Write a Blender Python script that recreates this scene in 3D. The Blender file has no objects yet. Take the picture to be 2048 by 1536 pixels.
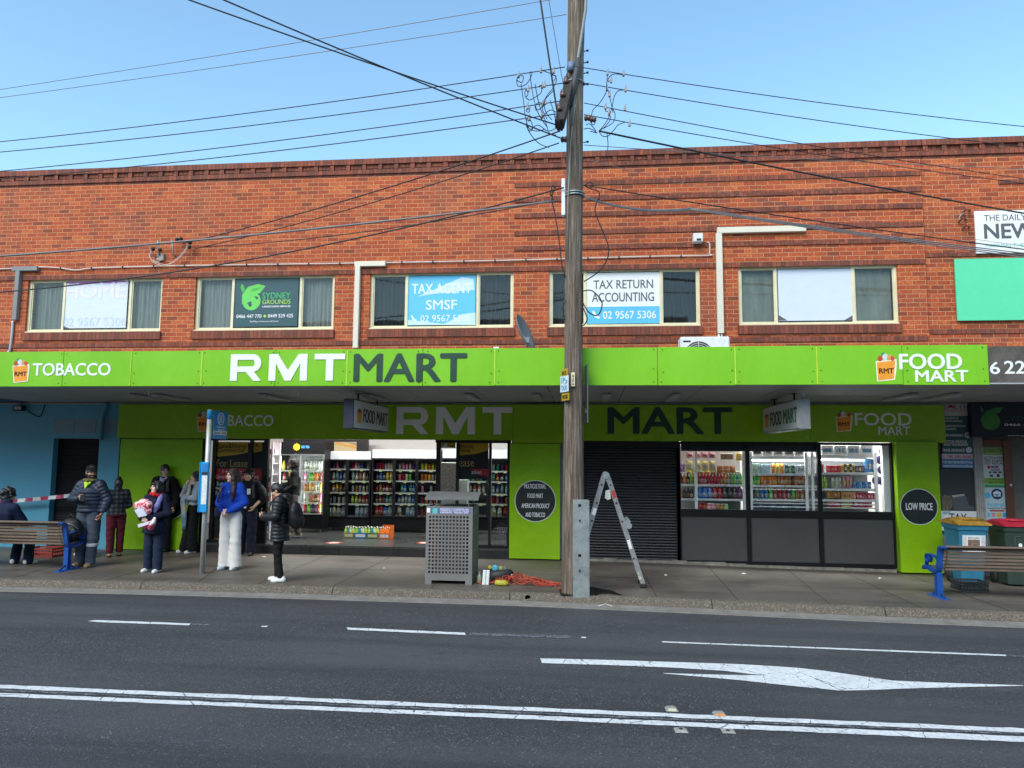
import bpy, bmesh, math, random
import numpy as np
from mathutils import Vector, Matrix
rnd = random.Random(7)
SC = bpy.context.scene
COL = SC.collection
PI = math.pi

# ------------------------------------------------------------------ camera
FPX, PITCH, YAW, ROLL, EYE = 1444.4, .09835, .10279, -.0079, 1.95   # focal length in pixels of a 2048 px wide picture
def _axes():
    cp, sp, cy, sy, cr, sr = math.cos(PITCH), math.sin(PITCH), math.cos(YAW), math.sin(YAW), math.cos(ROLL), math.sin(ROLL)
    f = Vector((-sy*cp, cy*cp, sp)); rt = Vector((cy, sy, 0)); up = rt.cross(f)
    return cr*rt - sr*up, cr*up + sr*rt, f
CR, CU, CF = _axes()
CP = Vector((0, 0, EYE))
cam = bpy.data.cameras.new('camera')
cam.sensor_width = 36; cam.lens = FPX*36/2048; cam.clip_end = 2000; cam.clip_start = .05
camo = bpy.data.objects.new('camera', cam); COL.objects.link(camo)
m = Matrix((( CR.x, CU.x, -CF.x, CP.x), (CR.y, CU.y, -CF.y, CP.y), (CR.z, CU.z, -CF.z, CP.z), (0, 0, 0, 1)))
camo.matrix_world = m
SC.camera = camo

# ------------------------------------------------------------------ sky, sun, exposure
SUN_EL, SUN_AZ = math.radians(42), math.radians(205)      # azimuth from +Y clockwise: behind the photographer
w = bpy.data.worlds.new('World'); SC.world = w; w.use_nodes = True
nt = w.node_tree; nt.nodes.clear()
sky = nt.nodes.new('ShaderNodeTexSky'); sky.sky_type = 'NISHITA'; sky.sun_disc = False
sky.sun_elevation = SUN_EL; sky.sun_rotation = SUN_AZ
sky.altitude = 20; sky.air_density = 1.0; sky.dust_density = .6; sky.ozone_density = 1.2
bg = nt.nodes.new('ShaderNodeBackground'); bg.inputs['Strength'].default_value = .15
wo = nt.nodes.new('ShaderNodeOutputWorld')
tint = nt.nodes.new('ShaderNodeMix'); tint.data_type = 'RGBA'; tint.blend_type = 'MULTIPLY'; tint.inputs[0].default_value = 1; tint.inputs[7].default_value = (.87, 1.03, .98, 1)   # the evening sky leans to cyan
nt.links.new(sky.outputs[0], tint.inputs[6]); nt.links.new(tint.outputs[2], bg.inputs[0]); nt.links.new(bg.outputs[0], wo.inputs[0])
sl = bpy.data.lights.new('sun', 'SUN'); sl.energy = 1.55; sl.angle = math.radians(40); sl.color = (1, .94, .84)
so = bpy.data.objects.new('sun', sl); COL.objects.link(so)
sd = Vector((math.sin(SUN_AZ)*math.cos(SUN_EL), math.cos(SUN_AZ)*math.cos(SUN_EL), math.sin(SUN_EL)))
so.rotation_euler = sd.to_track_quat('Z', 'Y').to_euler(); so.location = (0, -5, 12)
SC.view_settings.view_transform = 'Standard'; SC.view_settings.look = 'None'
SC.view_settings.exposure = 1.1; SC.view_settings.gamma = 1
SC.render.engine = 'CYCLES'
SC.cycles.use_denoising = True
SC.cycles.max_bounces = 8; SC.cycles.transparent_max_bounces = 16
SC.cycles.sample_clamp_indirect = 6

# ------------------------------------------------------------------ where a pixel of the photograph stands in the place
WALL = 13.85        # the brick front
FASC = 10.92        # front of the awning
def ray(x, y): return CR*(x-1024) - CU*(y-768) + CF*FPX
def at(x, y, Y=WALL):
    d = ray(x, y); return CP + d*(Y/d.y)
def gnd(x, y, z=0.):
    d = ray(x, y); return CP + d*((z-EYE)/d.z)
def rect(x0, y0, x1, y1, Y=WALL):
    ym, xm = (y0+y1)/2, (x0+x1)/2
    return at(x0, ym, Y).x, at(x1, ym, Y).x, at(xm, y1, Y).z, at(xm, y0, Y).z     # X0, X1, Z0, Z1
def interp(v, xs, ys):
    return float(np.interp(v, xs, ys))
_wb = [at(x, y, WALL) for x, y in ((-300, 1086), (240, 1099), (1020, 1117.5), (1300, 1125), (1560, 1137), (1800, 1145), (2300, 1166))]
_kt = [gnd(x, y) for x, y in ((-300, 1150), (0, 1158), (288, 1163.5), (650, 1173), (1024, 1184), (1424, 1200), (1769, 1215), (2048, 1225), (2400, 1239))]
def wall_z(X): return interp(X, [p.x for p in _wb], [p.z for p in _wb])
def kerb_y(X): return interp(X, [p.x for p in _kt], [p.y for p in _kt])
def path_z(X, Y):
    k = kerb_y(X); t = min(1, max(0, (Y-k)/(WALL-k))); return wall_z(X)*t
def foot(x, y):           # point on the footpath
    p = gnd(x, y)
    for _ in range(6): p = gnd(x, y, path_z(p.x, p.y))
    return p
ROADZ = -.13

# ------------------------------------------------------------------ materials
MATS = {}
def _new(name):
    m = bpy.data.materials.new(name); m.use_nodes = True; MATS[name] = m
    t = m.node_tree; b = t.nodes['Principled BSDF']; return m, t, b
def node(t, kind, **kw):
    n = t.nodes.new(kind)
    for k, v in kw.items():
        if k in n.inputs.keys() if hasattr(n.inputs, 'keys') else False: n.inputs[k].default_value = v
        else: setattr(n, k, v)
    return n
def mathn(t, op, a, b=None, clamp=False):
    n = t.nodes.new('ShaderNodeMath'); n.operation = op; n.use_clamp = clamp
    for i, v in enumerate((a, b)):
        if v is None: continue
        if isinstance(v, (int, float)): n.inputs[i].default_value = v
        else: t.links.new(v, n.inputs[i])
    return n.outputs[0]
def mixc(t, f, a, b, mode='MIX'):
    n = t.nodes.new('ShaderNodeMix'); n.data_type = 'RGBA'; n.blend_type = mode
    for s, v in ((n.inputs[0], f), (n.inputs[6], a), (n.inputs[7], b)):
        if isinstance(v, (int, float)): s.default_value = v
        elif isinstance(v, tuple): s.default_value = v if len(v) == 4 else v+(1,)
        else: t.links.new(v, s)
    return n.outputs[2]
def coords(t, scale=(1, 1, 1)):
    tc = t.nodes.new('ShaderNodeTexCoord'); mp = t.nodes.new('ShaderNodeMapping'); mp.inputs['Scale'].default_value = scale
    t.links.new(tc.outputs['Object'], mp.inputs[0]); return mp.outputs[0]
def noise(t, vec, scale, detail=4, rough=.6):
    n = t.nodes.new('ShaderNodeTexNoise'); n.inputs['Scale'].default_value = scale; n.inputs['Detail'].default_value = detail
    n.inputs['Roughness'].default_value = rough; t.links.new(vec, n.inputs['Vector']); return n.outputs[0]
def ramp(t, f, stops):
    r = t.nodes.new('ShaderNodeValToRGB'); e = r.color_ramp.elements
    while len(e) < len(stops): e.new(.5)
    for s, (p, c) in zip(e, stops): s.position = p; s.color = (c if isinstance(c, tuple) else (c, c, c)) + (1,)
    t.links.new(f, r.inputs[0]); return r.outputs[0]
def bump(t, b, h, strength, dist=.01):
    n = t.nodes.new('ShaderNodeBump'); n.inputs['Strength'].default_value = strength; n.inputs['Distance'].default_value = dist
    t.links.new(h, n.inputs['Height']); t.links.new(n.outputs[0], b.inputs['Normal'])
def M(name, col, rough=.6, metal=0., var=.18, vs=6., bmp=.12, bs=70., emit=0., spec=.5, stretch=(1, 1, 1), ecol=None, pick=None):
    """a plain real-world surface: base colour broken up by two sizes of noise, uneven gloss, fine bump"""
    if name in MATS: return MATS[name]
    m, t, b = _new(name)
    v = coords(t, stretch)
    n1 = noise(t, v, vs); n2 = noise(t, v, vs*9, 3)
    f = mathn(t, 'ADD', mathn(t, 'MULTIPLY', n1, .65), mathn(t, 'MULTIPLY', n2, .35))
    lo = tuple(max(0, c*(1-var)) for c in col); hi = tuple(min(1, c*(1+var)) for c in col)
    c = ramp(t, f, [(.3, lo), (.7, hi)])
    if pick:      # printed stock: each item takes one of several prints
        oi = t.nodes.new('ShaderNodeObjectInfo'); r = ramp(t, oi.outputs['Random'], pick); c = mixc(t, ramp(t, noise(t, v, vs*1.7, 2), [(.45, 0.), (.55, 1.)]), c, r)
    t.links.new(c, b.inputs['Base Color'])
    b.inputs['Metallic'].default_value = metal; b.inputs['Specular IOR Level'].default_value = spec
    t.links.new(mathn(t, 'ADD', mathn(t, 'MULTIPLY', n1, .25), rough-.12, True), b.inputs['Roughness'])
    if bmp: bump(t, b, noise(t, v, bs, 3), bmp)
    if emit:
        b.inputs['Emission Color'].default_value = (ecol or col)+(1,); b.inputs['Emission Strength'].default_value = emit
    return m
def glass(name, tint=(.9, .95, .95), rough=.02, see=.9, ior=1.5, gain=1.0):
    if name in MATS: return MATS[name]
    m = bpy.data.materials.new(name); m.use_nodes = True; MATS[name] = m; t = m.node_tree; t.nodes.clear()
    tr = t.nodes.new('ShaderNodeBsdfTransparent'); tr.inputs[0].default_value = tuple(c*see for c in tint)+(1,)
    gl = t.nodes.new('ShaderNodeBsdfGlossy'); gl.inputs['Roughness'].default_value = rough
    v = coords(t); nb = t.nodes.new('ShaderNodeBump'); nb.inputs['Strength'].default_value = .06; nb.inputs['Distance'].default_value = .01
    t.links.new(noise(t, v, 2.5, 2), nb.inputs['Height']); t.links.new(nb.outputs[0], gl.inputs['Normal'])
    fr = t.nodes.new('ShaderNodeFresnel'); fr.inputs[0].default_value = ior
    mx = t.nodes.new('ShaderNodeMixShader'); o = t.nodes.new('ShaderNodeOutputMaterial')
    t.links.new(mathn(t, 'MULTIPLY', fr.outputs[0], gain, True), mx.inputs[0]); t.links.new(tr.outputs[0], mx.inputs[1]); t.links.new(gl.outputs[0], mx.inputs[2])
    t.links.new(mx.outputs[0], o.inputs[0]); return m
def brickmat(name, kind='stretcher', bw=.232, bh=.0832, tone=1.0):
    """clay bricks laid in running bond; every brick gets its own fired tone; object coordinates are metres"""
    m, t, b = _new(name)
    tc = t.nodes.new('ShaderNodeTexCoord'); sp = t.nodes.new('ShaderNodeSeparateXYZ'); t.links.new(tc.outputs['Object'], sp.inputs[0])
    wob = noise(t, tc.outputs['Object'], 5, 2)
    X = mathn(t, 'ADD', sp.outputs[0], mathn(t, 'MULTIPLY', sp.outputs[1], 1.0)); Z = mathn(t, 'ADD', sp.outputs[2], mathn(t, 'MULTIPLY', wob, .008))
    if kind == 'soldier': bw, bh = .083, .25
    r = mathn(t, 'DIVIDE', Z, bh); row = mathn(t, 'FLOOR', r)
    off = mathn(t, 'MULTIPLY', mathn(t, 'FRACT', mathn(t, 'MULTIPLY', row, .5)), 1.0) if kind != 'soldier' else 0.
    c = mathn(t, 'ADD', mathn(t, 'DIVIDE', X, bw), off); colm = mathn(t, 'FLOOR', c)
    fx = mathn(t, 'FRACT', c); fz = mathn(t, 'FRACT', r)
    ex = mathn(t, 'MULTIPLY', mathn(t, 'MINIMUM', fx, mathn(t, 'SUBTRACT', 1., fx)), bw)
    ez = mathn(t, 'MULTIPLY', mathn(t, 'MINIMUM', fz, mathn(t, 'SUBTRACT', 1., fz)), bh)
    edge = mathn(t, 'MINIMUM', ex, ez) if kind != 'soldier' else ex
    edge = mathn(t, 'ADD', edge, mathn(t, 'MULTIPLY', mathn(t, 'SUBTRACT', noise(t, tc.outputs['Object'], 45, 2), .5), .004))
    mort = ramp(t, mathn(t, 'MULTIPLY', edge, 100), [(.30, 1.), (.50, 0.)])
    cb = t.nodes.new('ShaderNodeCombineXYZ'); t.links.new(colm, cb.inputs[0]); t.links.new(row, cb.inputs[1])
    wn = t.nodes.new('ShaderNodeTexWhiteNoise'); wn.noise_dimensions = '2D'; t.links.new(cb.outputs[0], wn.inputs[0])
    k = tone
    bc = ramp(t, wn.outputs[0], [(0., (.20*k, .035*k, .016*k)), (.09, (.32*k, .050*k, .016*k)), (.30, (.43*k, .067*k, .016*k)), (.74, (.49*k, .084*k, .019*k)), (1., (.60*k, .14*k, .034*k))])
    if kind == 'soldier': bc = ramp(t, wn.outputs[0], [(0., (.08*k, .03*k, .024*k)), (.5, (.19*k, .048*k, .03*k)), (1., (.30*k, .075*k, .04*k))])
    # darker hearts and scorched ends inside each brick, then broad weather staining
    n1 = noise(t, tc.outputs['Object'], 26, 4); bc = mixc(t, ramp(t, n1, [(.42, 0.), (.66, .75)]), bc, (.15*k, .030*k, .017*k))
    n3 = noise(t, tc.outputs['Object'], 90, 3); bc = mixc(t, ramp(t, n3, [(.5, 0.), (.8, .5)]), bc, (.60*k, .20*k, .06*k))
    n2 = noise(t, tc.outputs['Object'], .55, 5); bc = mixc(t, ramp(t, n2, [(.50, 0.), (.72, .5)]), bc, (.17, .07, .05))
    ef = noise(t, tc.outputs['Object'], 1.7, 6, .7); bc = mixc(t, ramp(t, ef, [(.68, 0.), (.80, .5)]), bc, (.50, .30, .20))
    rn = noise(t, coords(t, (1.6, 1, .10)), 1.6, 5, .6); bc = mixc(t, ramp(t, rn, [(.52, 0.), (.74, .5)]), bc, (.16, .05, .026))     # rain streaks
    mc = mixc(t, noise(t, tc.outputs['Object'], 3, 3), (.40, .18, .085), (.72, .42, .22)) if kind != 'soldier' else (.06, .03, .025)
    t.links.new(mixc(t, mort, bc, mc), b.inputs['Base Color']); b.inputs['Roughness'].default_value = .85
    h = mathn(t, 'SUBTRACT', mathn(t, 'MULTIPLY', n3, .35), mort); bump(t, b, h, .7, .006)
    return m

# ------------------------------------------------------------------ mesh builder
class MB:
    def __init__(s): s.v = []; s.f = []; s.mi = []; s.sm = []
    def add(s, v, f, mi=0, smooth=False):
        o = len(s.v); s.v += [tuple(p) for p in v]; s.f += [tuple(i+o for i in q) for q in f]
        s.mi += [mi]*len(f); s.sm += [smooth]*len(f); return s
    def box(s, x0, x1, y0, y1, z0, z1, mi=0, bev=0.):
        x0, x1 = sorted((x0, x1)); y0, y1 = sorted((y0, y1)); z0, z1 = sorted((z0, z1))
        if not bev:
            v = [(x, y, z) for z in (z0, z1) for y in (y0, y1) for x in (x0, x1)]
            return s.add(v, [(0, 2, 3, 1), (4, 5, 7, 6), (0, 1, 5, 4), (2, 6, 7, 3), (0, 4, 6, 2), (1, 3, 7, 5)], mi)
        b = min(bev, (x1-x0)*.45, (y1-y0)*.45, (z1-z0)*.45); P = []; idx = {}
        for i, sx in enumerate((0, 1)):
            for j, sy in enumerate((0, 1)):
                for k, sz in enumerate((0, 1)):
                    X, Y, Z = (x0, x1)[i], (y0, y1)[j], (z0, z1)[k]; dx, dy, dz = (b, -b)[i], (b, -b)[j], (b, -b)[k]
                    for a, p in enumerate(((X, Y+dy, Z+dz), (X+dx, Y, Z+dz), (X+dx, Y+dy, Z))): idx[i, j, k, a] = len(P); P.append(p)
        I = lambda i, j, k, a: idx[i, j, k, a]
        F = [(I(0,0,0,0), I(0,0,1,0), I(0,1,1,0), I(0,1,0,0)), (I(1,0,0,0), I(1,1,0,0), I(1,1,1,0), I(1,0,1,0)),
             (I(0,0,0,1), I(1,0,0,1), I(1,0,1,1), I(0,0,1,1)), (I(0,1,0,1), I(0,1,1,1), I(1,1,1,1), I(1,1,0,1)),
             (I(0,0,0,2), I(0,1,0,2), I(1,1,0,2), I(1,0,0,2)), (I(0,0,1,2), I(1,0,1,2), I(1,1,1,2), I(0,1,1,2))]
        for k in (0, 1):
            for j in (0, 1): F.append((I(0,j,k,1), I(1,j,k,1), I(1,j,k,2), I(0,j,k,2)))
            for i in (0, 1): F.append((I(i,0,k,0), I(i,1,k,0), I(i,1,k,2), I(i,0,k,2)))
        for i in (0, 1):
            for j in (0, 1): F.append((I(i,j,0,0), I(i,j,1,0), I(i,j,1,1), I(i,j,0,1)))
        for i in (0, 1):
            for j in (0, 1):
                for k in (0, 1): F.append((I(i,j,k,0), I(i,j,k,1), I(i,j,k,2)))
        return s.add(P, F, mi)
    def tube(s, pts, r, n=8, mi=0, closed=False, caps=True):
        pts = [Vector(p) for p in pts]; L = len(pts); R = r if isinstance(r, (list, tuple)) else [r]*L
        V = []; F = []; up = None
        for i, p in enumerate(pts):
            a = pts[(i-1) % L] if (i or closed) else p; c = pts[(i+1) % L] if (i < L-1 or closed) else p
            d = (c-a); d = d.normalized() if d.length > 1e-9 else Vector((0, 0, 1))
            if up is None: up = Vector((0, 0, 1)) if abs(d.z) < .9 else Vector((1, 0, 0))
            u = (up - d*up.dot(d)); u = u.normalized() if u.length > 1e-6 else d.orthogonal().normalized(); up = u; w_ = d.cross(u)
            V += [p + (u*math.cos(2*PI*k/n) + w_*math.sin(2*PI*k/n))*R[i] for k in range(n)]
        for i in range(L if closed else L-1):
            j = (i+1) % L
            F += [(i*n+k, i*n+(k+1) % n, j*n+(k+1) % n, j*n+k) for k in range(n)]
        s.add(V, F, mi, True)
        if caps and not closed: s.f += [tuple(len(s.v)-L*n+k for k in range(n))[::-1], tuple(len(s.v)-n+k for k in range(n))]; s.mi += [mi]*2; s.sm += [False]*2
        return s
    def bar(s, pts, w_, h, side, mi=0):
        """rectangular section w_ (along the unit vector side) by h swept along pts"""
        pts = [Vector(p) for p in pts]; sd_ = Vector(side).normalized(); V = []; L = len(pts)
        for i, p in enumerate(pts):
            d = (pts[min(i+1, L-1)]-pts[max(i-1, 0)]).normalized(); nrm = d.cross(sd_).normalized()
            V += [p+sd_*w_/2+nrm*h/2, p-sd_*w_/2+nrm*h/2, p-sd_*w_/2-nrm*h/2, p+sd_*w_/2-nrm*h/2]
        F = [(i*4+k, i*4+(k+1) % 4, i*4+4+(k+1) % 4, i*4+4+k) for i in range(L-1) for k in range(4)]
        return s.add(V, F+[(3, 2, 1, 0), tuple(L*4-4+k for k in range(4))], mi)
    def lathe(s, prof, c=(0, 0, 0), n=16, mi=0, axis='z', smooth=True, mis=None):
        V = []; F = []; c = Vector(c); L = len(prof); MI = []
        for r, h in prof:
            for k in range(n):
                a = 2*PI*k/n; q = (r*math.cos(a), r*math.sin(a), h)
                if axis == 'y': q = (q[0], q[2], q[1])
                if axis == 'x': q = (q[2], q[0], q[1])
                V.append(c+Vector(q))
        o = len(s.v); s.v += [tuple(p) for p in V]
        for i in range(L-1):
            for k in range(n):
                s.f.append((o+i*n+k, o+i*n+(k+1) % n, o+(i+1)*n+(k+1) % n, o+(i+1)*n+k)); s.mi.append(mis[i] if mis else mi); s.sm.append(smooth)
        for i, rev in ((0, True), (L-1, False)):
            if prof[i][0] > 1e-6:
                q = tuple(o+i*n+k for k in range(n)); s.f.append(q[::-1] if rev else q); s.mi.append(mis[min(i, L-2)] if mis else mi); s.sm.append(False)
        return s
    def prism(s, poly, y0, y1, mi=0, plane='xz'):
        """polygon in the xz (or xy, yz) plane given thickness along the third axis"""
        n = len(poly)
        f3 = {'xz': lambda a, b, c: (a, c, b), 'xy': lambda a, b, c: (a, b, c), 'yz': lambda a, b, c: (c, a, b)}[plane]
        V = [f3(a, b, y0) for a, b in poly] + [f3(a, b, y1) for a, b in poly]
        F = [tuple(range(n)), tuple(range(2*n-1, n-1, -1))] + [(i, n+i, n+(i+1) % n, (i+1) % n) for i in range(n)]
        return s.add(V, F, mi)
    def quad(s, a, b, c, d, mi=0): return s.add([a, b, c, d], [(0, 1, 2, 3)], mi)
    def holes(s, x0, x1, z0, z1, hs, y0, y1, mi=0):
        """upright slab with rectangular openings hs = [(x0, x1, z0, z1)], reveals included"""
        xs = sorted({x0, x1, *[max(x0, min(x1, h[i])) for h in hs for i in (0, 1)]}); zs = sorted({z0, z1, *[max(z0, min(z1, h[i])) for h in hs for i in (2, 3)]})
        inh = lambda a, b: any(h[0] < a < h[1] and h[2] < b < h[3] for h in hs)
        S = [[not inh((xs[i]+xs[i+1])/2, (zs[j]+zs[j+1])/2) for j in range(len(zs)-1)] for i in range(len(xs)-1)]
        g = lambda i, j: 0 <= i < len(xs)-1 and 0 <= j < len(zs)-1 and S[i][j]
        for i in range(len(xs)-1):
            for j in range(len(zs)-1):
                if not S[i][j]: continue
                a, b, c, d = xs[i], xs[i+1], zs[j], zs[j+1]
                s.quad((a, y0, c), (b, y0, c), (b, y0, d), (a, y0, d), mi); s.quad((b, y1, c), (a, y1, c), (a, y1, d), (b, y1, d), mi)
                if not g(i-1, j): s.quad((a, y1, c), (a, y0, c), (a, y0, d), (a, y1, d), mi)
                if not g(i+1, j): s.quad((b, y0, c), (b, y1, c), (b, y1, d), (b, y0, d), mi)
                if not g(i, j-1): s.quad((a, y1, c), (b, y1, c), (b, y0, c), (a, y0, c), mi)
                if not g(i, j+1): s.quad((a, y0, d), (b, y0, d), (b, y1, d), (a, y1, d), mi)
        return s
    def build(s, name, mat, parent=None, local=False): 
        off = Vector((0, 0, 0)) if (parent is None or local) else WL[parent.name]
        me = bpy.data.meshes.new(name); me.from_pydata([(p[0]-off.x, p[1]-off.y, p[2]-off.z) for p in s.v], [], s.f)
        return link(name, me, mat, parent, s.mi, s.sm)
WL = {}
def link(name, me, mat, parent=None, mi=None, sm=None):
    for q in (mat if isinstance(mat, (list, tuple)) else [mat]): me.materials.append(q)
    if mi is not None: me.polygons.foreach_set('material_index', mi)
    if sm is not None: me.polygons.foreach_set('use_smooth', sm)
    o = bpy.data.objects.new(name, me); COL.objects.link(o)
    WL[o.name] = WL[parent.name] if parent else Vector((0, 0, 0))
    if parent: o.parent = parent
    me.update(); return o
def recentre(o):
    """put the origin of a one-mesh thing at its base"""
    me = o.data; n = len(me.vertices); a = np.empty(n*3, 'f'); me.vertices.foreach_get('co', a); a = a.reshape(-1, 3)
    c = (a.min(0)+a.max(0))/2; c[2] = a[:, 2].min(); a -= c; me.vertices.foreach_set('co', a.ravel()); o.location = Vector(c.tolist()); WL[o.name] = o.location.copy(); me.update(); return o
def tag(o, label=None, cat=None, group=None, kind=None):
    if label: o['label'] = label
    if cat: o['category'] = cat
    if group: o['group'] = group
    if kind: o['kind'] = kind
    return o
def thing(name, label, cat, loc=(0, 0, 0), rz=0., group=None):
    o = bpy.data.objects.new(name, None); COL.objects.link(o); o.location = loc; o.rotation_euler = (0, 0, rz); o.empty_display_size = .2
    WL[o.name] = Vector(loc); return tag(o, label, cat, group)
def one(mb, name, mat, label, cat, group=None):      # a thing that is a single mesh
    return tag(recentre(mb.build(name, mat)), label, cat, group)
def struct(mb, name, mat, parent=None):
    o = mb.build(name, mat, parent)
    if not parent: o['kind'] = 'structure'
    return o
def copy_thing(o, loc, rz=None, label=None):
    c = o.copy(); COL.objects.link(c); c.location = loc
    if rz is not None: c.rotation_euler = (0, 0, rz)
    if label: c['label'] = label
    def kids(a, b):
        for ch in a.children:
            d = ch.copy(); COL.objects.link(d); d.parent = b; kids(ch, d)
    kids(o, c); return c
# lettering: a real thin raised shape that faces the street, fitted to a box
def letters(txt, x0, x1, z0, z1, y, mat, parent, name='lettering', wgt=.0, th=.004, keep=False, align='C', lines=None, shear=0.):
    cu = bpy.data.curves.new('t', 'FONT'); cu.body = txt; bold = wgt and z1-z0 > .06; cu.offset = 0 if bold else wgt; cu.extrude = .02; cu.resolution_u = 3; cu.shear = shear
    cu.align_x = 'CENTER' if align == 'C' else 'LEFT'
    if lines: cu.space_line = lines
    ob = bpy.data.objects.new('t', cu); COL.objects.link(ob)
    bpy.context.view_layer.update()
    me = bpy.data.meshes.new_from_object(ob.evaluated_get(bpy.context.evaluated_depsgraph_get()))
    bpy.data.objects.remove(ob); bpy.data.curves.remove(cu)
    n = len(me.vertices); a = np.empty(n*3, 'f'); me.vertices.foreach_get('co', a); a = a.reshape(-1, 3)
    lo, hi = a.min(0), a.max(0); sx = (x1-x0)/(hi[0]-lo[0]); sz = (z1-z0)/(hi[1]-lo[1])
    if keep: sx = sz = min(sx, sz)
    off = WL[parent.name]; out = np.empty_like(a)
    cx = (x0+x1)/2-(lo[0]+hi[0])/2*sx if align == 'C' or not keep else x0-lo[0]*sx
    out[:, 0] = a[:, 0]*sx+cx-off.x; out[:, 2] = (a[:, 1]-(lo[1]+hi[1])/2)*sz+(z0+z1)/2-off.z
    out[:, 1] = y-off.y-th*.5-(a[:, 2]/.04)*th
    me.vertices.foreach_set('co', out.ravel()); me.name = name; me.materials.clear()
    if bold:      # a heavier cut of the face: the same outline laid a little to each side
        F = [tuple(p.vertices) for p in me.polygons]; q = wgt*(z1-z0)*.75; V = []; G = []
        for k, (u, v) in enumerate(((-1, 0), (1, 0), (0, .8), (0, -.8), (.7, .6), (-.7, -.6))):
            o = out.copy(); o[:, 0] += u*q; o[:, 2] += v*q; o[:, 1] -= k*.00015; G += [tuple(i+len(V) for i in f) for f in F]; V += [tuple(p) for p in o.tolist()]
        me = bpy.data.meshes.new(name); me.from_pydata(V, [], G)
    return link(name, me, mat, parent)
def ptext(txt, x0, y0, x1, y1, Y, mat, parent, **kw):
    X0, X1, Z0, Z1 = rect(x0, y0, x1, y1, Y); return letters(txt, X0, X1, Z0, Z1, Y, mat, parent, **kw)
def pbox(mb, x0, y0, x1, y1, Y, d=.05, mi=0, bev=0.):
    X0, X1, Z0, Z1 = rect(x0, y0, x1, y1, Y); return mb.box(X0, X1, Y, Y+d, Z0, Z1, mi, bev)
def sag(a, b, drop, n=16):
    a, b = Vector(a), Vector(b); return [a.lerp(b, i/n)-Vector((0, 0, drop*4*(i/n)*(1-i/n))) for i in range(n+1)]
def smooth_path(pts, k=6):
    pts = [Vector(p) for p in pts]; out = []
    for i in range(len(pts)-1):
        p0, p1, p2, p3 = pts[max(i-1, 0)], pts[i], pts[i+1], pts[min(i+2, len(pts)-1)]
        for j in range(k):
            t = j/k; out.append(.5*((2*p1)+(p2-p0)*t+(2*p0-5*p1+4*p2-p3)*t*t+(3*p1-p0-3*p2+p3)*t**3))
    return out+[pts[-1]]
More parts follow.
